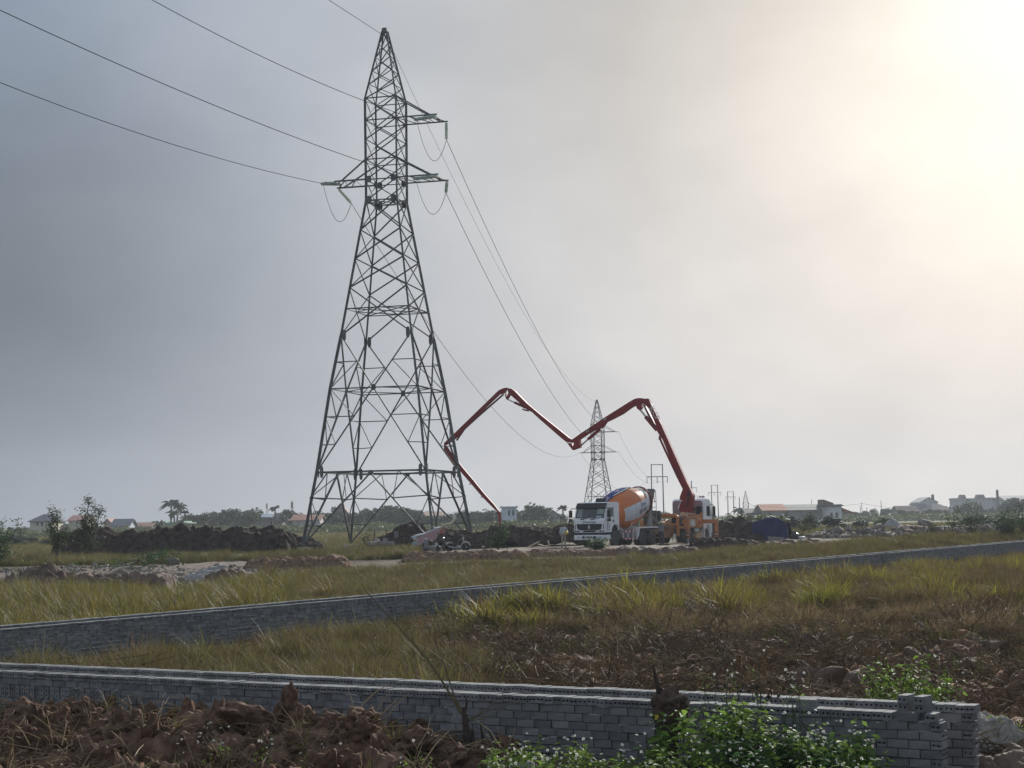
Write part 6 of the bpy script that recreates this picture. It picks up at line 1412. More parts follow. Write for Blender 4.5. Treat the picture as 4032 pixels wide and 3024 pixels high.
def build_people():
    shirt_w = mat('white_shirt', (.48, .50, .53), .85, .1, 8); khaki = mat('beige_trousers', (.30, .27, .24), .9, .1, 8); grey = mat('grey_shirt', (.20, .20, .22), .9, .12, 8); dark = mat('dark_trousers', (.045, .05, .065), .9, .15, 8); black = mat('black_clothes', (.02, .02, .024), .9, .15, 8); teal = mat('pale_teal_shirt', (.26, .36, .38), .9, .1, 8); yel = mat('yellow_helmet', (.60, .42, .03), .4, .05); straw = mat('straw_hat', (.55, .45, .29), .85, .12, 20); cream = mat('cream_cap', (.42, .40, .33), .85, .1)
    def pick(shirt_lo, sleeve=.33):
        def f(c):
            if c.z > 1.49: return 3 if (c.z > 1.575 or c.y > .04) else 2
            if c.z > 1.42 and abs(c.x) < .09: return 2
            if abs(c.x) > sleeve: return 2
            return 0 if c.z > shirt_lo else 1
        return f
    # man in the white shirt, back to us, yellow helmet held behind him
    p = onY(2219, 113.5); J = stand_joints(((.27, .06, 1.12), (.27, .12, .92), (.26, .12, .83)), ((-.26, .10, 1.14), (-.16, .24, 1.02), (-.10, .26, .97)))
    def helmet(t, J):
        b = MB(); b.lathe([(0, .155), (.02, .125), (.07, .115), (.12, .08), (.14, .01)], (-.12, .28, 1.02), (-.5, .8, .2), 14); b.build('helmet', yel, t, smooth=True)
    t = person('person in white shirt and beige trousers seen from behind, yellow helmet in hand', (p.x, 113.5, p.z), math.pi + .2, {k: v for k, v in J.items()}, {'mats': [shirt_w, khaki, SKIN, HAIR], 'pick': pick(.97)}, hat=helmet); t.rotation_euler.z = math.pi + .25
    # worker in the conical hat, arm raised to the chute
    p = onY(2605, 116.0); J = stand_joints(((.22, .0, 1.10), (.20, .06, .92), (.16, .08, .84)), ((-.36, .08, 1.26), (-.55, .16, 1.36), (-.62, .18, 1.40)))
    def cone(t, J): b = MB(); b.lathe([(0, .265), (.012, .26), (.19, .02), (.20, .004)], (0, .0, 1.545), (0, 0, 1), 20); b.build('conical_hat', straw, t, smooth=True)
    person('person in grey shirt and straw conical hat reaching to the mixer chute', (p.x, 116.0, MIXER_G), math.pi - .1, J, {'mats': [grey, dark, SKIN, HAIR], 'pick': pick(.95, .38)}, hat=cone)
    # two sitting before the striped tarpaulin
    def sit_joints():
        J = {'hip': (0, .05, .28, (.15, .12)), 'chest': (0, .0, .62, (.165, .12)), 'neck': (0, -.02, .80, .055), 'head': (0, -.04, .90, (.085, .095)), 'crown': (0, -.03, .99, (.075, .085))}
        for s, q in (('l', 1), ('r', -1)):
            J['hip_' + s] = (q * .09, 0, .26, .09); J['knee_' + s] = (q * .2, -.38, .46, .065); J['ankle_' + s] = (q * .18, -.5, .08, .05); J['toe_' + s] = (q * .19, -.66, .04, (.045, .035)); J['sho_' + s] = (q * .17, 0, .75, .06); J['elb_' + s] = (q * .26, -.14, .56, .045); J['wri_' + s] = (q * .16, -.36, .52, .034); J['hand_' + s] = (q * .1, -.44, .54, (.04, .025))
        return J
    def cap(m_): 
        def f(t, J): b = MB(); b.lathe([(0, .115), (.04, .115), (.1, .08), (.12, .01)], (0, -.03, .92), (0, 0, 1), 14); b.prism([(-.08, -.1), (.08, -.1), (.07, -.22), (-.07, -.22)], .925, .94, lambda u, v, d: Vector((u, v, d))); b.build('cap', m_, t, smooth=True)
        return f
    ps = lambda c: (3 if c.z > .95 else 2) if c.z > .84 else (2 if c.y < -.3 and c.z > .48 else (0 if c.z > .36 and c.y > -.3 else 1))
    for px, Y, sh_, rz, lab in ((1632, 112.5, teal, .9, 'person in pale teal shirt and cap sitting under the low edge of the tarpaulin'), (1676, 112.2, grey, -2.6, 'person in grey top and cream cap sitting next to the black motorbike')):
        q = at(px, 2140, Y); person(lab, (q.x, Y, at(px, 2172, Y).z - .12), rz, sit_joints(), {'mats': [sh_, dark, SKIN, HAIR], 'pick': ps}, hat=cap(cream))
    # dark figure bending beside the blue tent
    p = onY(3112, 131.5); J = stand_joints(((.2, -.2, 1.0), (.16, -.4, .86), (.12, -.46, .8)), ((-.2, -.2, 1.02), (-.16, -.38, .9), (-.12, -.44, .86)), lean=-.10)
    q = at(3112, 2128, 131.5); person('person in black clothes bending at the edge of the blue tent', (q.x, 131.5, q.z), -1.2, J, {'mats': [black, black, SKIN, black], 'pick': pick(.9)})
build_people()

# ---------------------------------------------------------------- motorbikes
CHR = mat('chrome', (.62, .62, .60), .22, metal=1); BLK = mat('motorbike_black', (.014, .014, .017), .25, spec=.6); TYRE = mat('motorbike_tyre', (.02, .02, .02), .85)
def motorbike(label, base, rz, silver):
    t = thing('motorbike', label, 'motorbike', base, rz, 'motorbikes parked by the pylon')     # +x is the front
    for x in (.62, -.62):
        w = obj('wheel', None, t, (x, 0, .30)); b = MB(); n = 20
        b.lathe([(-.045, .235), (-.05, .27), (-.02, .30), (.02, .30), (.05, .27), (.045, .235)], (0, 0, 0), (0, 1, 0), n); b.build('tyre', TYRE, w, smooth=True)
        b = MB(); b.lathe([(-.035, .215), (-.035, .24), (.035, .24), (.035, .215)], (0, 0, 0), (0, 1, 0), n, cap=False); b.lathe([(-.06, .06), (.06, .06)], (0, 0, 0), (0, 1, 0), 10)
        for k in range(10): a = k * .628; b.bar((0, 0, 0), (math.cos(a) * .23, 0, math.sin(a) * .23), .012, .012)
        b.build('rim', CHR, w)
    b = MB(); b.xz([(-.35, .42), (.05, .30), (.28, .48), (.35, .85), (.18, .80), (.05, .55), (-.30, .62)], -.10, .10); b.build('body', BLK, t, bevel=.03)
    b = MB(); b.xz([(-.78, .80), (-.70, .88), (-.1, .76), (.08, .70), (.05, .63), (-.30, .66), (-.72, .74)], -.12, .12); b.build('seat', BLK, t, bevel=.035)
    b = MB(); b.xz([(-.88, .56), (-.80, .62), (-.66, .66), (-.40, .66), (-.42, .56), (-.68, .56), (-.84, .44)], -.09, .09); b.build('tail', CHR if silver else BLK, t, bevel=.02)
    for x in (.62, -.62):
        b = MB(); ar = [(x + .335 * math.cos(a), .30 + .335 * math.sin(a)) for a in np.linspace(.3, 2.6, 9)] if x > 0 else [(x + .335 * math.cos(a), .30 + .335 * math.sin(a)) for a in np.linspace(.9, 3.1, 9)]
        for (x0, z0), (x1, z1) in zip(ar[:-1], ar[1:]): b.bar((x0, 0, z0), (x1, 0, z1), .13, .015, (0, 1, 0))
        b.build('fender', CHR, t)
    b = MB()
    for y in (-.08, .08): b.tube([(.62, y, .30), (.38, y * .8, .88)], .022, 6)
    b.build('fork', CHR, t)
    b = MB(); b.tube([(.24, -.33, .98), (.34, -.14, .97), (.36, .14, .97), (.24, .33, .98)], .014, 6); b.build('handlebar', BLK, t)
    b = MB(); b.lathe([(-.06, .06), (0, .09), (.05, .085), (.06, .01)], (.42, 0, .88), (1, 0, 0), 12); b.build('headlight', CHR, t, smooth=True)
    for y in (-.3, .3): b = MB(); b.tube([(.26, y, .98), (.24, y * 1.08, 1.16)], .008, 4); b.box((.23, y * 1.12, 1.19), (.02, .12, .07)); b.build('mirror', BLK, t)
    b = MB(); b.tube([(.12, -.13, .30), (-.1, -.15, .25), (-.4, -.16, .28), (-.8, -.17, .38)], [.022, .025, .04, .045], 8); b.build('exhaust_pipe', CHR, t, smooth=True)
    b = MB(); b.bb(-.12, .22, -.14, .14, .24, .44); b.lathe([(-.15, .08), (.15, .08)], (.02, 0, .34), (0, 1, 0), 10); b.build('engine', CHR, t, bevel=.02)
    b = MB(); b.box((-.92, 0, .50), (.012, .20, .15), 0, Matrix.Rotation(-.3, 3, 'Y')); b.build('number_plate', mat('white_plate', (.6, .65, .68), .5), t)
    b = MB(); b.box((-.89, 0, .64), (.04, .14, .05)); b.build('tail_light', P_RW, t)
    b = MB(); b.tube([(-.05, .10, .28), (-.12, .28, .02)], .014, 5); b.build('side_stand', BLK, t)
    return t
def build_bikes():
    p = at(1738, 2172, 111.5); motorbike('black motorbike seen from behind with a pale number plate, beside the striped tarpaulin', (p.x, 111.5, p.z), R(72), False)
    p = at(1802, 2172, 112.5); motorbike('chrome and black motorbike standing more side on, next to the rear facing one', (p.x, 112.5, p.z), R(28), True)
build_bikes()

# ---------------------------------------------------------------- tarpaulin shelter, tent, timber
def build_site():
    m = bpy.data.materials.new('striped_tarpaulin'); m.use_nodes = True; nt = m.node_tree; N = nt.nodes; L = nt.links; p = N['Principled BSDF']; p.inputs['Roughness'].default_value = .6
    uv = N.new('ShaderNodeAttribute'); uv.attribute_name = 'stripe'; r_ = N.new('ShaderNodeValToRGB'); fr = N.new('ShaderNodeMath'); fr.operation = 'FRACT'; L.new(uv.outputs['Fac'], fr.inputs[0]); L.new(fr.outputs[0], r_.inputs[0]); r_.color_ramp.interpolation = 'CONSTANT'
    e = r_.color_ramp.elements; e[0].position = 0; e[0].color = (.50, .47, .44, 1); e[1].position = .34; e[1].color = (.56, .13, .055, 1); e.new(.72).color = (.11, .12, .19, 1); L.new(r_.outputs[0], p.inputs['Base Color'])
    tl = N.new('ShaderNodeBsdfTranslucent'); L.new(r_.outputs[0], tl.inputs[0]); ms = N.new('ShaderNodeMixShader'); ms.inputs[0].default_value = .35; L.new(p.outputs[0], ms.inputs[1]); L.new(tl.outputs[0], ms.inputs[2]); L.new(ms.outputs[0], N['Material Output'].inputs[0])
    Z = lambda x, y: (1580 + x / 6.9125, 2040 + y / 6.9125)
    Y0 = 114.5; c = [at(*Z(330, 575), Y0), at(*Z(395, 760), Y0 - .9), at(*Z(860, 600), Y0 - .6), at(*Z(1170, 270), Y0 + 1.2), at(*Z(640, 350), Y0 + 1.6)]
    org = c[0]; t = thing('tarpaulin_shelter', 'sloping shelter of red and white striped tarpaulin at the foot of the pylon', 'tarpaulin', (org.x, org.y, g1(org.x, org.y)))
    # front sheet: quad A top-back-left, B bottom-left, C bottom-right, D top-right
    A, B_, C_, D = at(*Z(330, 560), Y0 + .3), at(*Z(395, 765), Y0 - .8), at(*Z(930, 560), Y0 - .5), at(*Z(1120, 250), Y0 + 1.3); n = 30; V = []; T = []
    for i in range(n):
        for j in range(n):
            u, v = i / (n - 1), j / (n - 1); q = A.lerp(D, u).lerp(B_.lerp(C_, u), v); w = .10 * math.sin(u * 9 + v * 3) * v + .16 * math.sin(u * 5.2 + 1) * (v * (1 - v)) * 2
            q = q + Vector((0, -w, w * .5)) - t.location; V.append(tuple(q)); T.append(v * 8.6 + .25 * math.sin(u * 7) + u * 1.0)
    me = np_mesh('sheet', V, grid_faces(n, n), m, smooth=True); a = me.attributes.new('stripe', 'FLOAT', 'POINT'); a.data.foreach_set('value', np.array(T, np.float32)); sh = obj('sheet', me, t); so = sh.modifiers.new('thick', 'SOLIDIFY'); so.thickness = .012
    # pale reverse folded over the ridge
    A2, D2 = at(*Z(255, 520), Y0 + 1.6), at(*Z(930, 270), Y0 + 2.0); V = []; n = 14
    for i in range(n):
        for j in range(6): u, v = i / (n - 1), j / 5; q = A2.lerp(D2, u).lerp(A.lerp(D, u), v) + Vector((0, 0, .05 * math.sin(u * 8))) - t.location; V.append(tuple(q))
    sb = obj('fold', np_mesh('fold', V, grid_faces(n, 6), mat('tarp_back', (.42, .42, .43), .7, .12, 2), smooth=True), t); so = sb.modifiers.new('thick', 'SOLIDIFY'); so.thickness = .012
    # far flap hanging from the leg
    V = []; A3, D3, B3, C3 = at(*Z(1010, 260), Y0 + 1.4), at(*Z(1170, 215), Y0 + 1.5), at(*Z(1020, 440), Y0 + 1.5), at(*Z(1205, 400), Y0 + 1.7); T = []
    for i in range(10):
        for j in range(12): u, v = i / 9, j / 11; q = A3.lerp(D3, u).lerp(B3.lerp(C3, u), v) + Vector((0, .06 * math.sin(u * 9), 0)) - t.location; V.append(tuple(q)); T.append(u * 2 + v * 3.2)
    me = np_mesh('flap', V, grid_faces(10, 12), m, smooth=True); a = me.attributes.new('stripe', 'FLOAT', 'POINT'); a.data.foreach_set('value', np.array(T, np.float32)); fo = obj('flap', me, t); so = fo.modifiers.new('thick', 'SOLIDIFY'); so.thickness = .012
    b = MB(); b.tube([at(*Z(215, 600), Y0 + .4) - t.location, at(*Z(640, 420), Y0 + 1.4) - t.location, at(*Z(930, 300), Y0 + 1.9) - t.location], .05, 6); b.tube([at(*Z(540, 800), Y0 - .3) - t.location, at(*Z(780, 560), Y0 + .6) - t.location], .05, 6); b.build('pole', M_BARK, t)
    b = MB(); b.tube([at(*Z(*q), Y0 + 2.2) for q in ((1140, 215), (1150, 185), (1190, 165), (1260, 160), (1340, 145), (1395, 95), (1430, 40), (1450, -20))], [.06, .075, .085, .085, .085, .08, .08, .07], 8); o = b.build('bent_pipe', mat('cream_pipe', (.62, .55, .40), .5, .15, 3), smooth=True); tag(o, 'cream bent plastic pipe rising from the top of the striped tarpaulin', 'pipe')
    # blue tent
    Zt = lambda x, y: (2900 + x / 3.687, 1900 + y / 3.687); Y = 130.0; g = np.random.default_rng(12)
    prof = [(212, 790), (218, 690), (232, 590), (300, 552), (420, 515), (525, 496), (600, 515), (690, 560), (722, 600), (745, 700), (758, 800)]
    a0 = at(*Zt(480, 800), Y); t = thing('tent', 'dark blue tarpaulin tent with a humped roof on the brown clods', 'tent', (a0.x, Y, a0.z)); nd = 12; V = []; pts = []
    for i in range(len(prof) - 1):
        for k in range(4): pts.append((prof[i][0] + (prof[i + 1][0] - prof[i][0]) * k / 4, prof[i][1] + (prof[i + 1][1] - prof[i][1]) * k / 4))
    pts.append(prof[-1])
    for i, q in enumerate(pts):
        P = at(*Zt(*q), Y) - t.location
        for j in range(nd): d = j / (nd - 1); V.append((P.x * (1 - .05 * d) + .02 * g.normal(), d * 3.4 + .03 * g.normal(), (P.z - .25) * (1 - .06 * math.sin(d * 9) * (P.z > 1.5) * .3) + .02 * g.normal()))
    bm_ = mat('blue_tarpaulin', (.012, .020, .085), .55, .35, 1.2, bump=.4, bscale=3, spec=.35); o = obj('roof_sheet', np_mesh('roof_sheet', V, grid_faces(len(pts), nd), bm_, smooth=True), t); so = o.modifiers.new('thick', 'SOLIDIFY'); so.thickness = .02
    # front curtain with soft folds
    nx, nz = 46, 16; V = []
    xs = np.array([p[0] for p in pts]); top = np.array([p[1] for p in pts])
    for i in range(nx):
        f = i / (nx - 1); px = 222 + f * (750 - 222); k = np.argsort(np.abs(xs - px))[:2]; ty = float(np.interp(px, xs, top)); T_ = at(*Zt(px, ty + 3), Y) - t.location; Bm = at(*Zt(px, 840), Y) - t.location
        for j in range(nz): v = j / (nz - 1); V.append((T_.x + (Bm.x - T_.x) * v, -.03 - .10 * v + (.05 * math.sin(f * 26 + 2 * v) + .06 * math.sin(f * 11)) * v, T_.z + (Bm.z - T_.z) * v))
    o = obj('front_curtain', np_mesh('front_curtain', V, grid_faces(nx, nz), bm_, smooth=True), t); so = o.modifiers.new('thick', 'SOLIDIFY'); so.thickness = .015
    b = MB(); b.tube([at(*Zt(760, 790), Y) - t.location + Vector((0, .1, -.6)), at(*Zt(722, 600), Y) - t.location + Vector((0, .1, 0))], .04, 6); b.tube([at(*Zt(770, 860), Y - .4) - t.location, at(*Zt(735, 720), Y) - t.location], .03, 5); b.build('pole', M_BARK, t)
    Q = [at(*Zt(455, 780), Y - 1.1), at(*Zt(692, 795), Y - 1.1), at(*Zt(692, 882), Y - 1.3), at(*Zt(455, 872), Y - 1.3)]; b = MB(); vs = [q - Q[0] for q in Q] + [q - Q[0] + Vector((0, .05, 0)) for q in Q]; b.add(vs, [(0, 1, 2, 3), (7, 6, 5, 4), (0, 4, 5, 1), (1, 5, 6, 2), (2, 6, 7, 3), (3, 7, 4, 0)]); o = b.build('board', mat('grey_board', (.21, .19, .165), .85, .2, 3, stain=.3), None, loc=Q[0]); tag(o, 'grey board propped low against the front of the blue tent', 'board')
    p = at(3128, 2127, 129.5); t2 = thing('tool_bag', 'dark bundle with a white patch lying next to the bending figure', 'bundle', (p.x, 129.5, p.z - .1)); cm = clod_mesh('sack', BLK, 5, 2, .3, .9); o = obj('sack', cm, t2, (0, 0, .35)); o.scale = (.8, .6, .95); o = obj('sack', clod_mesh('sack', P_WHT, 6, 2, .25, .5), t2, (.62, 0, .25)); o.scale = (.7, .5, .6)
    # timber
    W = mat('raw_timber', (.34, .24, .15), .85, scale=2, col2=(.48, .37, .25), stain=.3); g = random.Random(9)
    def plank(px0, py0, px1, py1, Y0, Y1, w, th, lab, grp='loose planks by the trucks'):
        a = at(px0, py0, Y0); c = at(px1, py1, Y1); b = MB(); b.bar((0, 0, 0), c - a, w, th, (0, 0, 1)); o = b.build('plank', W, None, loc=a); tag(o, lab, 'plank', grp)
    Zp = lambda x, y: (2000 + x / 2.212, 1800 + y / 2.212)
    plank(*Zp(175, 785), *Zp(270, 735), 112, 112.5, .25, .05, 'upper leaning plank of the heap beside the man in white')
    plank(*Zp(178, 790), *Zp(345, 772), 111.5, 112, .25, .05, 'lower flat plank of the heap beside the man in white')
    plank(*Zp(262, 758), *Zp(345, 780), 111.8, 111.6, .22, .05, 'plank sloping off the small heap beside the man in white shirt')
    plank(*Zp(275, 792), *Zp(420, 788), 111.0, 111.4, .2, .05, 'plank lying out towards the feet of the man in white')
    plank(*Zp(350, 725), *Zp(362, 780), 112.3, 112, .12, .04, 'short stake leaning by the plank heap')
    plank(*Zp(1312, 778), *Zp(1465, 775), 113.0, 112.8, .3, .06, 'long pale plank on the ground at the feet of the person with the conical hat')
    p = onY(2648, 118); t3 = thing('pallet', 'battered wooden pallet lying behind the long pale plank', 'pallet', (p.x, 117.0, at(2648, 2146, 117).z), .2)
    for k in range(3): b = MB(); b.bb(-.6, .6, -.5 + k * .45, -.4 + k * .45, 0, .1); b.build('block_row', W, t3)
    for k in range(5): b = MB(); b.bb(-.6 + k * .26, -.45 + k * .26, -.55, .55, .10, .125); b.build('slat', W, t3)
    # stakes and a concrete pad under the pylon
    for px, y0, y1, Y, lab in ((1475, 2085, 2128, 127, 'bare stake at the edge of the concrete pad under the pylon'), (1520, 2085, 2132, 126, 'tall stake behind the middle of the concrete pad under the pylon'), (1556, 2092, 2125, 126.5, 'thick short post next to the dark mound under the pylon'), (1565, 2092, 2125, 126.5, 'second thick post paired with the short one under the pylon'), (1875, 2085, 2120, 124, 'stake behind the pylon foot nearest the trucks')):
        a = at(px, y1, Y); c = at(px, y0, Y); b = MB(); b.tube([Vector((0, 0, -.4)), c - a], .05 if 'thick' not in lab else .09, 6); o = b.build('stake', M_BARK if 'thick' not in lab else M_CONC, None, loc=a); tag(o, lab, 'stake')
    p = at(1502, 2134, 125); t4 = thing('concrete_pad', 'low concrete slab with two round stubs in the grass inside the pylon', 'slab', (p.x, 125, p.z - .25)); b = MB(); b.bb(-1.0, 1.0, -.6, .6, 0, .30); b.build('slab', M_CONC, t4, bevel=.03)
    for x in (-.35, .3): b = MB(); b.lathe([(0, .22), (.2, .2), (.22, .02)], (x, 0, .3), (0, 0, 1), 12); b.build('stub', M_CONC, t4)
    p = at(1460, 2140, 123.5); b = MB(); b.bar((0, 0, 0), at(1495, 2128, 124) - p, .2, .05); o = b.build('plank', W, None, loc=p); tag(o, 'tilted plank leaning on the concrete pad under the pylon', 'plank')
build_site()
# ================================================================ FIELDS
G_GREEN = mat('rice_green', (.135, .132, .030), .6, .25, 2.0, transl=.42, objvar=.45, tone=True)
G_YELLOW = mat('rice_yellow', (.165, .125, .034), .6, .25, 2.0, transl=.42, objvar=.40, tone=True)
G_STRAW = mat('dry_straw', (.18, .118, .058), .8, .25, 2.0, transl=.25, objvar=.45, tone=True)
G_BROWN = mat('dead_stalks', (.105, .062, .036), .85, .3, 2.0, transl=.2, objvar=.45, tone=True)
G_OLIVE = mat('olive_grass', (.135, .128, .040), .7, .3, 2.0, transl=.38, objvar=.45, tone=True)
G_LIME = mat('rice_lime', (.19, .185, .030), .6, .25, 2.0, transl=.45, objvar=.4, tone=True)
G_TAN = mat('tan_straw', (.27, .19, .10), .8, .25, 2.0, transl=.25, objvar=.4, tone=True)
G_SPRIG = mat('fresh_sprigs', (.095, .19, .030), .5, .25, 2.0, transl=.45, objvar=.35, tone=True)
def field_points(n, Ymin, Ymax, seed, cond, power=1.0):
    g = np.random.default_rng(seed); Y = Ymin * (Ymax / Ymin) ** (g.uniform(0, 1, n) ** power); X = g.uniform(-.345, .345, n) * Y
    m = cond(X, Y); X, Y = X[m], Y[m]; return X, Y, G(X, Y), g
def spread(name, label, cat, meshes, X, Y, Z, g, s0, s1, tilt=.10, zoff=0.0, stretch=None):
    n = len(X); sc = g.uniform(s0, s1, n) * (.50 + 1.0 * fbm(X * .75, Y * .75, 3, 99)); S = np.column_stack([sc, sc, sc * (g.uniform(.8, 1.15, n) if stretch is None else stretch)])
    return scatter(name, label, cat, meshes, np.column_stack([X, Y, Z + zoff]), np.column_stack([g.normal(0, tilt, n), g.normal(0, tilt, n), g.uniform(0, 6.283, n)]), S, g.integers(0, len(meshes), n))
def PXY(X, Y, Z=None): return proj(np.stack([X, Y, np.zeros_like(X) if Z is None else Z], -1))
def blob(px, py, cx, cy, rx, ry): return ((px - cx) / rx) ** 2 + ((py - cy) / ry) ** 2 < 1
def build_fields():
    T_rice = [blades_mesh('rice_tuft', 34, .66, .30, .13, .020, .22, [G_GREEN, G_YELLOW][i % 2], 100 + i, droop=.45) for i in range(6)]
    T_stand = [blades_mesh('standing_tuft', 24, .70, .35, .15, .030, .24, [G_LIME, G_YELLOW, G_STRAW, G_LIME][i % 4], 260 + i, droop=.5) for i in range(8)]
    T_straw = [blades_mesh('straw_tuft', 24, .44, .40, .11, .017, .25, [G_STRAW, G_BROWN, G_STRAW][i % 3], 120 + i, droop=.25) for i in range(6)]
    T_olive = [blades_mesh('grass_tuft', 26, .46, .40, .16, .021, .32, [G_OLIVE, G_GREEN, G_STRAW, G_OLIVE][i % 4], 140 + i, droop=.4) for i in range(8)]
    T_sprig = [blades_mesh('sprig_tuft', 16, .26, .4, .08, .009, .35, G_SPRIG, 160 + i, droop=.5) for i in range(4)]
    T_brown = [blades_mesh('stalk_tuft', 24, .34, .4, .14, .011, .45, [G_BROWN, G_STRAW][i % 2], 180 + i, droop=.3) for i in range(4)]
    T_near = [blades_mesh('near_tuft', 38, .46, .45, .13, .0105, .26, [G_OLIVE, G_STRAW, G_BROWN, G_OLIVE, G_GREEN, G_STRAW][i % 6], 220 + i, droop=.35) for i in range(12)]
    T_tan = [blades_mesh('tan_tuft', 34, .40, .5, .16, .012, .5, [G_TAN, G_STRAW, G_TAN, G_OLIVE][i % 4], 240 + i, droop=.3) for i in range(8)]
    inF = lambda X, Y: (far_e(X, Y) < -.25) & (near_d(X, Y) < -1.25)
    # ---- between the walls
    def tall(X, Y):
        px, py = PXY(X, Y); n = fbm(X * .5, Y * .5, 3, 41)
        a = blob(px, py, 1995, 2478, 235, 50) | blob(px, py, 2480, 2452, 190, 44) | blob(px, py, 2890, 2445, 110, 42) | blob(px, py, 3215, 2430, 75, 36) | blob(px, py, 3290, 2418, 50, 30)
        return inF(X, Y) & a & (n > .40)
    X, Y, Z, g = field_points(130000, 33, 70, 1, tall); spread('standing_rice', 'tall unharvested rice standing in clumps beside the far wall', 'rice', T_stand, X[::4], Y[::4], Z[::4], g, .8, 1.5, .16)
    def left(X, Y):
        px, py = PXY(X, Y); n = fbm(X * .45, Y * .45, 3, 42); s = soil_mask(X, Y)
        return inF(X, Y) & (s < .55) & (n > .24)
    X, Y, Z, g = field_points(130000, 22, 66, 2, left); k = g.uniform(size=len(X)) < .8
    spread('stubble_grass', 'mixed green and dry grass growing over the uncut paddy between the walls', 'grass', T_near, X[k], Y[k], Z[k], g, .55, 1.15, .18)
    k = (g.uniform(size=len(X)) < .10) & (fbm(X * .9, Y * .9, 2, 47) > .55); spread('stalk_clumps', 'taller upright dead stalks dotted along the far wall', 'stalks', T_near, X[k], Y[k], Z[k], g, .9, 1.6, .08)
    def right(X, Y): return inF(X, Y) & (soil_mask(X, Y) > .4) & (fbm(X * .6, Y * .6, 3, 43) > .42)
    X, Y, Z, g = field_points(130000, 22, 64, 3, right); k = g.uniform(size=len(X)) < .28
    spread('broken_stalks', 'brown broken rice stalks in the ploughed paddy', 'stalks', T_brown, X[k], Y[k], Z[k], g, .5, 1.15, .4)
    k = (g.uniform(size=len(X)) < sst(2600, 2460, PXY(X, Y)[1]) * .8); spread('straw_clumps', 'tan clumps of dry rice straw and stubble in the churned paddy', 'straw', T_tan, X[k], Y[k], Z[k], g, .6, 1.25, .3)
    def farright(X, Y): px, py = PXY(X, Y); return inF(X, Y) & (Y > 48) & (px > 2350)
    X, Y, Z, g = field_points(150000, 48, 116, 4, farright); m = fbm(X * .3, Y * .3, 3, 44); k = (g.uniform(size=len(X)) < .75) & (m > .33)
    spread('dry_stubble', 'dense dry brown stubble stretching to the far end of the long wall', 'stubble', T_straw + T_brown + T_olive[2:4] + T_olive[:1], X[k], Y[k], Z[k], g, .85, 1.35, .16)
    k2 = (m > .56) & (g.uniform(size=len(X)) < .25) & (Y < 90); spread('rice_patches', 'yellow green patches of rice left in the dry stubble', 'rice', T_stand, X[k2], Y[k2], Z[k2], g, .6, 1.2, .14)
    X, Y, Z, g = field_points(26000, 24, 66, 5, lambda X, Y: inF(X, Y) & (fbm(X * .8, Y * .8, 3, 45) > .58)); spread('green_sprigs', 'fresh green sprigs shooting up in the ploughed paddy', 'sprigs', T_sprig, X[::2], Y[::2], Z[::2], g, .7, 1.7, .2)
    # ---- loose straw and clods on the ploughed part
    straws = []
    for i in range(6):
        gg = np.random.default_rng(300 + i); b = MB()
        for _ in range(16):
            a = gg.uniform(0, 6.28); c = Vector((gg.normal(0, .2), gg.normal(0, .2), gg.uniform(0, .08))); L = gg.uniform(.12, .42); d = Vector((math.cos(a), math.sin(a), gg.normal(0, .22))) * L; b.tube([c, c + d * .5 + Vector((0, 0, gg.uniform(0, .05))), c + d], [.0045, .004, .002], 3, cap=False)
        straws.append(b.mesh('straw_bits', [G_STRAW, G_STRAW, G_BROWN][i % 3]))
    X, Y, Z, g = field_points(40000, 20, 64, 6, lambda X, Y: (far_e(X, Y) < -.3) & (near_d(X, Y) < -1.2) & (fbm(X * .7, Y * .7, 3, 46) > .44)); k = (soil_mask(X, Y) > .3) | (g.uniform(size=len(X)) < .25)
    spread('loose_straw', 'pale straw strewn over the ploughed paddy', 'straw', straws, X[k], Y[k], Z[k], g, .9, 1.9, .3, .05)
    clods = [clod_mesh('clod', [M_DIRT, M_DIRT2][i % 2], 400 + i, 3, .5, .6) for i in range(7)]
    X, Y, Z, g = field_points(45000, 20, 70, 7, lambda X, Y: (far_e(X, Y) < -.4) & (near_d(X, Y) < -1.15) & (soil_mask(X, Y) > .35) & (fbm(X * .55, Y * .55, 3, 49) > .40))
    sz = .08 + .58 * g.uniform(size=len(X)) ** 2.6; n = len(X)
    scatter('ploughed_clods', 'brown clods turned up in the ploughed paddy', 'soil', clods, np.column_stack([X, Y, Z + sz * .08]), np.column_stack([g.normal(0, .5, n), g.normal(0, .5, n), g.uniform(0, 6, n)]), np.column_stack([sz * g.uniform(.8, 1.5, n), sz * g.uniform(.8, 1.2, n), sz * g.uniform(.6, 1.1, n)]))
    # ---- beyond the far walls up to the track
    def mid(X, Y):
        px, py = PXY(X, Y, G(X, Y)); e = far_e(X, Y); off = 6500 / np.maximum(Y, 5) * np.interp(px, [0, 1000, 2600, 2900], [.72, .72, .5, .25]); lim = np.interp(px, [0, 560, 800, 1000, 1200, 1400, 1700, 2100, 2450, 2750, 3100, 3400, 4032], [2300, 2306, 2300, 2252, 2228, 2212, 2203, 2188, 2182, 2168, 2150, 2132, 2100])
        return (e > 1.2) & (py > lim + off)
    X, Y, Z, g = field_points(420000, 33, 165, 8, mid); px, py = PXY(X, Y, Z); n = fbm(X * .22, Y * .22, 3, 51)
    yel = sst(1300, 500, px + (n - .5) * 900); u = g.uniform(size=len(X)); k = u < np.where(Y < 60, .62, .72)
    kk = k & (g.uniform(size=len(X)) < yel) & (g.uniform(size=len(X)) < .35 + .75 * sst(.35, .6, fbm(X * .9, Y * .5, 3, 57))); spread('rice_beyond', 'yellow green ripening rice beyond the long walls', 'rice', T_rice + T_olive[:3] + T_straw[:2], X[kk], Y[kk], Z[kk], g, .6, 1.45, .2)
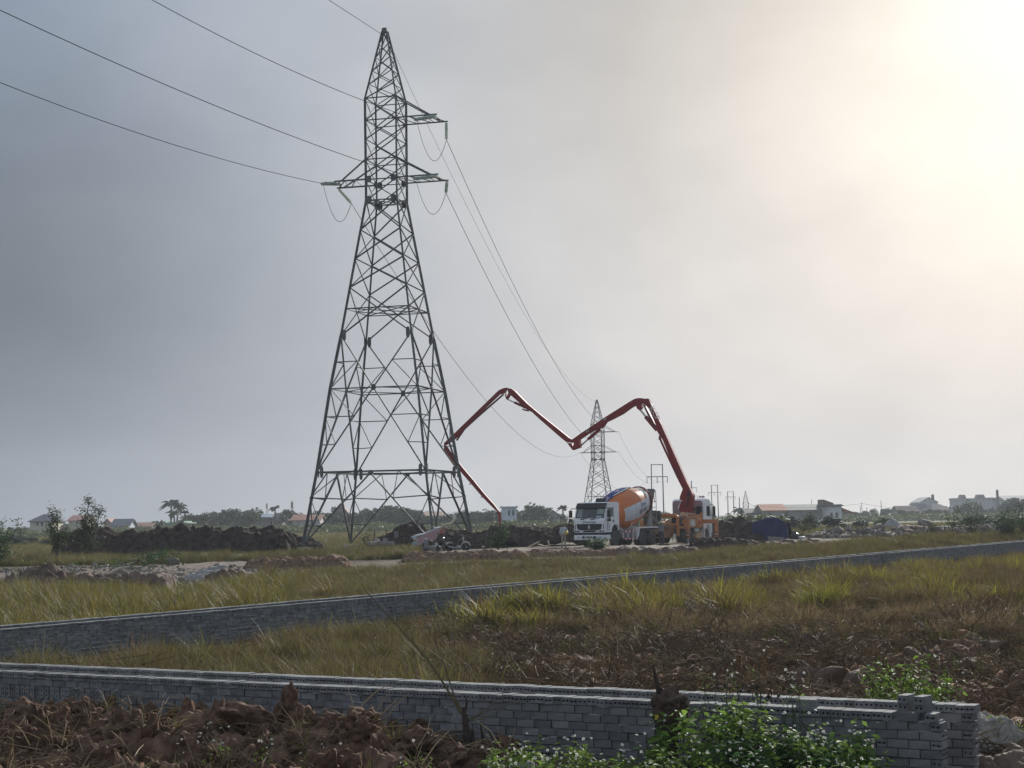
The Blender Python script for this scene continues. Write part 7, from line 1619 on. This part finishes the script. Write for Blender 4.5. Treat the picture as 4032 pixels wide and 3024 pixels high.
    kk = k & ~kk & (n > .12); spread('grass_beyond', 'dry olive grass between the long walls and the trucks', 'grass', T_olive + T_straw[:3], X[kk], Y[kk], Z[kk], g, .75, 1.25, .15)
    # ---- rough grass round the pylon, on the mounds' feet and out to the green fields
    def pad(X, Y):
        px, py = PXY(X, Y, G(X, Y)); d = fbm(X * .2, Y * .2, 3, 52)
        return (far_e(X, Y) > 2) & (((px < 1650) & (Y > 100) & (Y < 175) & (d > .34)) | ((px > 2880) & (Y > 160) & (Y < 230) & (d > .25)) | ((Y > 150) & (Y < 230) & (d > .38)))
    X, Y, Z, g = field_points(150000, 100, 230, 9, pad); spread('rough_grass', 'rough green grass round the pylon and behind the mounds', 'grass', T_olive + T_sprig, X[::2], Y[::2], Z[::2], g, .7, 1.25, .15)
    X, Y, Z, g = field_points(60000, 230, 345, 10, lambda X, Y: fbm(X * .08, Y * .05, 3, 53) > .36); spread('far_field_grass', 'pale green crops of the far fields', 'crops', T_olive[:2] + T_rice[:2], X, Y, Z, g, .7, 1.3, .1)
build_fields()

# ================================================================ FOREGROUND
def build_foreground():
    # ---- dug up soil before the near wall
    s = np.linspace(-13.6, -3.2, 470); d = np.linspace(.06, 6.2, 250); S, Dd = np.meshgrid(s, d, indexing='ij')
    X = W1R[0] + S * D1[0] + Dd * N1[0]; Y = W1R[1] + S * D1[1] + Dd * N1[1]; base = G(X, Y)
    w = sst(-3.4, -5.6, S + .7 * (fbm(S * .6, Dd * .6, 2, 61) - .5)) ; crest = np.exp(-((Dd - 1.0) / .9) ** 2)
    f1, cv = worley(X * 1.7, Y * 1.7, 62); f2, cv2 = worley(X * 4.6, Y * 4.6, 63); f3, cv3 = worley(X * 11, Y * 11, 64); lumps = (.6 - f1) * .16 + (cv - .5) * .22 + (.5 - f2) * .12 + (cv2 - .5) * .085 + (.5 - f3) * .040 + (cv3 - .5) * .03 + (fbm(X * 14, Y * 14, 4, 65) - .5) * .05
    big = fbm(S * .8, Dd * .8, 3, 66) - .5
    Z = base - .06 + w * (.17 * crest + .06 + .26 * big + lumps * sst(0, .3, Dd))
    ox = (vnoise(X * 7, Y * 7, 67) - .5) * .07 + (vnoise(X * 2.4, Y * 2.4, 68) - .5) * .12; oy = (vnoise(X * 7, Y * 7, 69) - .5) * .07
    X = X + ox * D1[0]; Y = Y + oy * N1[1] * sst(.1, .5, Dd)
    o = obj('dug_soil', np_mesh('dug_soil', np.stack([X, Y, Z], -1).reshape(-1, 3), grid_faces(len(s), len(d)), M_DIRT, smooth=True)); tag(o, 'bank of freshly dug brown clods along the foot of the near brick wall', 'soil bank')
    def zsoil(x, y):
        q = near_s(x, y), near_d(x, y); i = int(np.clip((q[0] + 13.6) / 10.4 * 469, 0, 469)); j = int(np.clip((q[1] - .06) / 6.14 * 249, 0, 249)); return float(Z[i, j])
    # the clods that stand up from the bank are things of their own
    cl = [clod_mesh('clod', M_DIRT, 500 + i, 4, .62, .8) for i in range(6)]
    for px, py, dd, sx, sy, sz, rx, lab in ((235, 2800, .75, .46, .40, .36, .5, 'big tilted clod with straw stuck to it, farthest along the soil bank'), (590, 2845, .62, .22, .2, .34, .1, 'upright ragged clod in the middle of the soil bank'), (1130, 2812, .60, .24, .22, .46, -.1, 'tallest upright clod on the soil bank, leaning near its weedy end'), (985, 2850, .75, .62, .42, .38, .3, 'broad dark clod with a straw thatch on top beside the tallest upright clod'), (1190, 2862, .85, .34, .3, .34, .2, 'rounded grey faced clod right of the tallest upright one'), (800, 2858, .62, .24, .2, .28, .4, 'small shaggy clod between the ragged and the broad ones'), (1420, 2885, 1.0, .42, .34, .26, .1, 'crumbly red brown clod under the thin twig'), (1640, 2935, 1.3, .42, .34, .28, .2, 'smooth lump at the end of the soil bank near the dead stump'), (420, 2960, 2.2, .4, .3, .16, .1, 'flat slab of clay lying on the soil bank'), (90, 2880, 1.3, .5, .35, .26, .3, 'low clod at the far edge of the soil bank')):
        # stand on the bank at distance dd from the wall, under that pixel column
        lo, hi = -14.0, -2.0
        for _ in range(40):
            mid_ = (lo + hi) / 2; x = W1R[0] + mid_ * D1[0] + dd * N1[0]; y = W1R[1] + mid_ * D1[1] + dd * N1[1]
            if proj(np.array([x, y, .8]))[0] < px: lo = mid_
            else: hi = mid_
        zz = zsoil(x, y); o = obj('clod', cl[int(px) % 6], None, (x, y, zz + sz * .30), (rx * .4, rx, random.uniform(0, 6))); o.scale = (sx, sy, sz); tag(o, lab, 'clod', 'big clods on the soil bank')
    g = np.random.default_rng(91); n = 1500; ss = g.uniform(-13.4, -4.2, n); dd = .25 + 5.3 * g.uniform(0, 1, n); x = W1R[0] + ss * D1[0] + dd * N1[0]; y = W1R[1] + ss * D1[1] + dd * N1[1]; z = np.array([zsoil(a, b) for a, b in zip(x, y)])
    sz = .04 + .24 * g.uniform(0, 1, n) ** 3.5; small = [clod_mesh('crumb', M_DIRT, 540 + i, 3, .6, .75) for i in range(6)]
    scatter('soil_crumbs', 'smaller clods and crumbs strewn over the soil bank', 'soil', small, np.column_stack([x, y, z + sz * .12]), g.uniform(0, 6, (n, 3)), np.column_stack([sz * 1.2, sz, sz * .9]))
    st = []
    for i in range(5):
        b = MB(); gg = np.random.default_rng(700 + i)
        for _ in range(9):
            a = gg.normal(0, .7); c = Vector((gg.normal(0, .09), gg.normal(0, .09), gg.uniform(0, .06))); L = gg.uniform(.10, .38); d_ = Vector((math.cos(a), math.sin(a), gg.normal(0, .25))) * L; b.tube([c, c + d_ * .5 + Vector((0, 0, gg.uniform(0, .04))), c + d_], [.0042, .0038, .0022], 4, cap=False)
        st.append(b.mesh('straw_bits', [G_STRAW, mat('pale_straw', (.36, .27, .15), .8, .2, 3, transl=.2, objvar=.3, tone=True)][i % 2]))
    k = g.integers(0, n, 520); scatter('bank_straw', 'straw sticking out of the soil bank', 'straw', st, np.column_stack([x[k], y[k], z[k] + .04]), np.column_stack([g.normal(0, .45, 520), g.normal(0, .45, 520), g.uniform(0, 6, 520)]), g.uniform(.6, 1.5, 520))
    tf = [blades_mesh('bank_grass', 9, .30, .4, .05, .008, .5, G_GREEN, 720 + i, droop=.6) for i in range(3)]
    k = g.integers(0, n, 55); scatter('bank_grass', 'thin grass shoots on the soil bank', 'grass', tf, np.column_stack([x[k], y[k], z[k]]), np.column_stack([g.normal(0, .2, 55), g.normal(0, .2, 55), g.uniform(0, 6, 55)]), g.uniform(.5, 1.3, 55))
    M_GREYSAND = mat('grey_sand', (.21, .18, .15), .98, scale=9, bump=1, bscale=60, col2=(.38, .34, .285), spec=.05)
    # ---- sand heap past the wall ends
    p = onz(3835, 2880, .5); heap('sand_heap', 'grey sand and crumbled mortar heaped against the wall end', 'sand', (p.x + .05, p.y + 1.15), 1.25, 1.1, .78, M_GREYSAND, seed=71, res=.022, lump=.14, lscale=6, skirt=.06)
    p = onz(4010, 2930, .42); heap('rubble_heap', 'brown soil and stone chips beside the grey sand heap', 'rubble', (p.x + .7, p.y - .1), 1.6, 1.6, .30, M_DIRT2, seed=72, res=.025, lump=.5, lscale=5, skirt=.06)
    p = onz(4000, 2800, .35); heap('earth_mound', 'brown clods behind the grey sand heap at the photo edge', 'mound', (p.x + 1.2, p.y + 1.8), 2.2, 1.6, .55, M_DIRT, seed=73, res=.04, lump=.5, lscale=2.4)
    # stones under the weeds
    p = onz(2085, 2985, .75); heap('sand_heap', 'small pale mound of dried mortar among the flowering weeds', 'sand', (p.x, p.y), .42, .35, .30, M_GRAVEL, seed=74, res=.02, lump=.35, lscale=6, skirt=.05)
    # ---- earth behind the near walls where the paddy meets them
    for px, Yd, lab, seed in ((2050, 24.5, 'dark clod line just behind the near walls in the middle', 81), (3000, 21.5, 'red brown earth bank just behind the near walls above the weeds', 82), (3500, 22.0, 'brown earth bank behind the near wall ends', 83)):
        p = onY(px, Yd); heap('earth_mound', lab, 'mound', (p.x, Yd), 2.6, 1.1, .34, M_DIRT, A1, seed=seed, res=.045, lump=.75, lscale=2.2)
build_foreground()

W_PETAL = mat('white_petals', (.72, .72, .66), .6, .05, transl=.3); W_EYE = mat('yellow_flower_centre', (.55, .33, .04), .7, .1)
def flower_arrays(c, g, r=.017):
    V = []; Fs = []; MI = []; n = Vector(g.normal(0, .5, 3)) + Vector((0, -.4, .9)); n.normalize(); a = n.orthogonal().normalized(); b = n.cross(a); c = Vector(c)
    for k in range(5):
        t = k * 1.2566 + g.uniform(-.1, .1); d = a * math.cos(t) + b * math.sin(t); s = n.cross(d); base = len(V)
        V += [c + d * r * .2, c + d * r * .75 + s * r * .42, c + d * r * 1.15, c + d * r * .75 - s * r * .42]; Fs.append((base, base + 1, base + 2, base + 3)); MI.append(0)
    base = len(V); V += [c + n * r * .16 + (a * math.cos(q * 1.5708) + b * math.sin(q * 1.5708)) * r * .34 for q in range(4)]; Fs.append((base, base + 1, base + 2, base + 3)); MI.append(1)
    return [tuple(v) for v in V], Fs, MI
def weeds(name, label, cat, stems, seed, leaf, m, flowers, kind=None, dense=20, spread_=.5):
    """stems: list of (x, y, z, height). one plant mass: stem tubes, leaves, flowers"""
    g = np.random.default_rng(seed); o0 = Vector(stems[0][:3]); t = thing(name, label, cat, o0)
    b = MB(); C = []; FV = []; FF = []; FM = []
    for (x, y, z, h) in stems:
        p = Vector((x, y, z - .05)) - o0; a = g.uniform(0, 6.28); q = p + Vector((math.cos(a) * h * .2, math.sin(a) * h * .2, h)); mid = p.lerp(q, .5) + Vector(g.normal(0, .03, 3)); b.tube([p, mid, q], [.006, .005, .003], 4, cap=False)
        for k in range(dense):
            f = g.uniform(.12, 1.0) ** .8; c = p.lerp(q, f); aa = g.uniform(0, 6.28); L = spread_ * h * .42 * g.uniform(.2, 1.0) * (1.15 - f * .75); e = c + Vector((math.cos(aa) * L, math.sin(aa) * L, L * .35)); 
            for _ in range(2): C.append(tuple(c.lerp(e, g.uniform(.4, 1.1)) + Vector(g.normal(0, leaf * .35, 3))))
        nf = g.poisson(flowers)
        for k in range(nf):
            aa = g.uniform(0, 6.28); e = q + Vector((math.cos(aa) * .08 * g.uniform(.3, 1.6), math.sin(aa) * .08 * g.uniform(.3, 1.6), g.uniform(.02, .17))); b.tube([q, e], [.0025, .0018], 3, cap=False)
            v, f_, mi = flower_arrays(e, g, g.uniform(.011, .017)); bs = len(FV); FV += v; FF += [tuple(bs + i for i in ff) for ff in f_]; FM += mi
    b.build('stem', LEAF_OLIVE, t); V, Fq, T = leaves_np(np.array(C), leaf, g, aspect=.46, up_bias=.7); obj('leaves', np_mesh('leaves', V, Fq, m, tone=T), t)
    if FV: me = bpy.data.meshes.new('flowers'); me.from_pydata(FV, [], FF); me.materials.append(W_PETAL); me.materials.append(W_EYE); me.polygons.foreach_set('material_index', FM); me.update(); obj('flowers', me, t)
    if kind: t['kind'] = kind
    return t
LEAF_WEED = mat('weed_leaf_green', (.17, .265, .05), .65, .3, 3.0, spec=.15, transl=.40, objvar=.42, tone=True)
def build_weeds():
    g = np.random.default_rng(15)
    def at_d(px, dd, zz=.9):
        lo, hi = -14.0, 3.0
        for _ in range(40):
            m_ = (lo + hi) / 2; x = W1R[0] + m_ * D1[0] + dd * N1[0]; y = W1R[1] + m_ * D1[1] + dd * N1[1]
            if proj(np.array([x, y, zz]))[0] < px: lo = m_
            else: hi = m_
        return x, y
    def clump(px, dd, rx, ry, n, h0, h1, ytop=None):
        cx, cy = at_d(px, dd); S = []
        for _ in range(n):
            a = g.uniform(0, 6.28); r_ = math.sqrt(g.uniform()); x = cx + math.cos(a) * rx * r_; y = cy + math.sin(a) * ry * r_; S.append((x, y, g1(x, y), g.uniform(h0, h1) * (1 - .25 * r_ * r_)))
        return S
    weeds('weed_bush', 'big leafy green weed bush hiding part of the near brick wall beside the rotten stump', 'weeds', clump(2830, .85, .60, .38, 30, .62, .96), 21, .115, LEAF_WEED, .35, dense=20)
    weeds('weed_bush', 'sprawling weed bush with many white flowers before the right end of the near wall', 'weeds', clump(3270, .75, .58, .42, 30, .42, .74), 22, .095, LEAF_WEED, 1.8, dense=20)
    weeds('weed_bush', 'darker weeds under and between the two big weed bushes', 'weeds', clump(3060, 1.3, .7, .4, 36, .45, .66), 23, .10, LEAF_DEEP, .2, dense=24)
    weeds('weed_bush', 'bright green grassy weed clump behind the near wall beside the grey sand heap', 'weeds', [(x + 1.3 * .0, y, g1(x, y), h) for x, y, z, h in clump(3560, -2.6, .62, .5, 46, 1.15, 1.5)], 24, .085, LEAF_FRESH, .3, dense=22)
    weeds('weed_bush', 'small weed tuft behind the sand heap at the photo edge', 'weeds', clump(3985, -4.6, .5, .4, 24, .5, .8), 25, .06, LEAF_FRESH, .2)
    weeds('weed_bush', 'tall thin flowering weeds reaching over the wall top above the big weed bush', 'weeds', clump(2960, .4, .75, .12, 16, .95, 1.28), 28, .05, LEAF_FRESH, 2.4, dense=7)
    # low flowering ground cover along the bottom
    S = []
    for _ in range(230):
        px = g.uniform(1880, 3420); dd = g.uniform(1.4, 4.0); x, y = at_d(px, dd); z = g1(x, y); S.append((x, y, z, g.uniform(.26, .52)))
    weeds('flowering_weeds', 'low carpet of leafy weeds with small white flowers along the foot of the wall', 'weeds', S, 26, .08, LEAF_FRESH, .9, kind='stuff', dense=18, spread_=.8)
    S = []
    for px, dd in ((870, 2.4), (905, 2.3), (1010, 2.6), (820, 2.9), (1180, 2.9), (1275, 2.8), (1620, 2.4), (1700, 2.2), (690, 3.2), (1560, 2.8), (1050, 3.0)):
        x, y = at_d(px, dd); S.append((x, y, g1(x, y) + .05, g.uniform(.26, .40)))
    weeds('daisy_weed', 'few white flowered stems growing out of the soil bank', 'weeds', S, 27, .05, LEAF_FRESH, 2.6, dense=7)
    # ---- dead sapling with long bare shoots
    bx, by = at_d(1838, .9); bz = g1(bx, by); o = Vector((bx, by, bz)); t = thing('dead_sapling', 'dead brown sapling stump with two long bare shoots leaning over the walls', 'dead tree', o)
    W = mat('dead_wood', (.055, .042, .034), .95, .3, 10, bump=.6, bscale=40); W2 = mat('bare_shoot', (.13, .105, .055), .8, .2, 6); Zz = lambda x, y: (1300 + x / 1.58, 2300 + y / 1.58)
    def P(x, y, off=0.0): px, py = Zz(x, y); q = at(px, py, by + off); return q - o
    b = MB(); b.tube([Vector((0, 0, -.1)), P(850, 1000), P(848, 900), P(838, 810), P(830, 760)], [.060, .05, .042, .034, .02], 8); b.tube([P(870, 1120), P(890, 1000), P(884, 900)], [.03, .026, .012], 6); b.tube([P(945, 1130), P(950, 1000), P(935, 850)], [.02, .018, .008], 6); b.tube([P(838, 810), P(852, 730), P(838, 690)], [.02, .012, .006], 5); b.build('trunk', W, t)
    b = MB(); b.tube([P(818, 812), P(720, 640), P(600, 460), P(430, 270, .1), P(300, 130, .2), P(230, 50, .25), P(185, -10, .3)], [.014, .013, .012, .010, .008, .005, .003], 6); b.build('shoot', W2, t)
    b = MB(); b.tube([P(820, 800), P(770, 690), P(715, 520), P(690, 440, .1), P(640, 330, .15), P(590, 240, .2), P(572, 180, .2)], [.012, .010, .009, .007, .006, .004, .003], 6); b.build('shoot', W2, t)
    for q in (((860, 840), (980, 790), (1100, 748), (1205, 728)), ((860, 850), (950, 838), (1050, 800)), ((870, 850), (960, 780), (1062, 700), (1095, 650))):
        b = MB(); n = len(q); b.tube([P(*k) for k in q], [.009 * (1 - .7 * i / (n - 1)) for i in range(n)], 5); b.build('twig', W2, t)
    # ---- rotten stump
    bx, by = at_d(2640, .55); bz = g1(bx, by); o = Vector((bx, by, bz)); t = thing('rotten_stump', 'rotten tree stump with a shaggy brown crown and broken stems standing before the near wall', 'stump', o); Zz = lambda x, y: (2300 + x / 3.16, 2640 + y / 3.16)
    b = MB(); b.tube([Vector((0, 0, -.1)), P(1010, 1000), P(1040, 700), P(1060, 560)], [.13, .13, .14, .12], 10); b.build('trunk', mat('mossy_wood', (.04, .036, .022), .95, .3, 8, bump=.8, bscale=30), t, smooth=True)
    cm = clod_mesh('crown_mass', mat('rotten_wood', (.13, .085, .062), .95, .35, 12, bump=1, bscale=40), 801, 4, .75, 1.0)
    for x, y, s in ((1070, 440, .30), (1120, 520, .27), (1000, 400, .20), (1130, 620, .20), (1060, 600, .22), (1170, 450, .16)):
        q = obj('root_clump', cm, t, P(x, y, g.uniform(-.06, .06)), (g.uniform(0, 6), g.uniform(0, 6), 0)); q.scale = (s, s, s * 1.1)
    for q in (((950, 380), (915, 230), (880, 60), (865, -40)), ((1165, 380), (1160, 320), (1153, 210)), ((1060, 360), (1055, 280)), ((960, 340), (985, 270), (940, 200))):
        b = MB(); n = len(q); b.tube([P(*k) for k in q], [.028 * (1 - .65 * i / (n - 1)) * (1 if n > 2 else .8) for i in range(n)], 6); b.build('broken_stem', W, t)
    # fibres hanging off the crown
    b = MB()
    for _ in range(160):
        c = P(g.uniform(960, 1200), g.uniform(360, 640), g.uniform(-.12, .05)); d = Vector((g.normal(0, .05), g.normal(-.02, .05), g.normal(-.03, .05))); b.tube([c, c + d, c + d * 1.5 + Vector((0, 0, -.02))], [.004, .003, .001], 3, cap=False)
    b.build('fibres', mat('root_fibre', (.10, .07, .05), .95), t)
    # leaning stick and yellow tag
    a = P(770, 825); b = MB(); b.tube([a, P(890, 915)], .012, 5); q = b.build('stick', W2, None); q.location = o; tag(q, 'short bare stick leaning at the foot of the rotten stump', 'stick')
    c = P(905, 570, -.2) + o; b = MB(); b.box((0, 0, 0), (.035, .01, .03)); b.box((-.01, 0, -.026), (.025, .01, .02)); q = b.build('yellow_scrap', mat('yellow_scrap', (.6, .45, .05), .6), None, loc=c); tag(q, 'scrap of yellow plastic caught on the rotten stump', 'scrap')
    # dead vine on the far top of the wall
    vx, vy = at_d(2990, -.75, 1.15); t = thing('dead_vine', 'dry curled leaves and tendrils caught on the second wall top above the big weed bush', 'dead plant', (vx, vy, 1.10)); b = MB()
    for k in range(7):
        a0 = g.uniform(-.4, .4); b.tube([(a0, -.12, -.05), (a0 + g.normal(0, .05), -.14, .08), (a0 + g.normal(0, .09), -.12, .16)], [.007, .006, .003], 4)
    b.build('stem', W, t); C = np.column_stack([g.uniform(-.5, .45, 60), g.normal(-.13, .05, 60), g.uniform(-.02, .18, 60)]); V, Fq, T = leaves_np(C, .07, g, aspect=.6, up_bias=.2); obj('leaves', np_mesh('leaves', V, Fq, W, tone=T), t)
    p = onY(640, 32.2); b = MB(); b.prism([(-.02, 0), (.05, 0), (.085, .5), (.06, .5)], 0, .01, lambda u, v, d: Vector((u, d, v))); b.prism([(.06, 0), (.15, 0), (.085, .5), (.075, .5)], .012, .02, lambda u, v, d: Vector((u, d, v))); q = b.build('green_strip', mat('green_plastic', (.02, .26, .16), .5), None, loc=(at(632, 2620, 28).x, 28, g1(at(632, 2620, 28).x, 28))); q.scale = (.75,) * 3; tag(q, 'upright scrap of green plastic in the grass behind the near walls', 'scrap')
build_weeds()
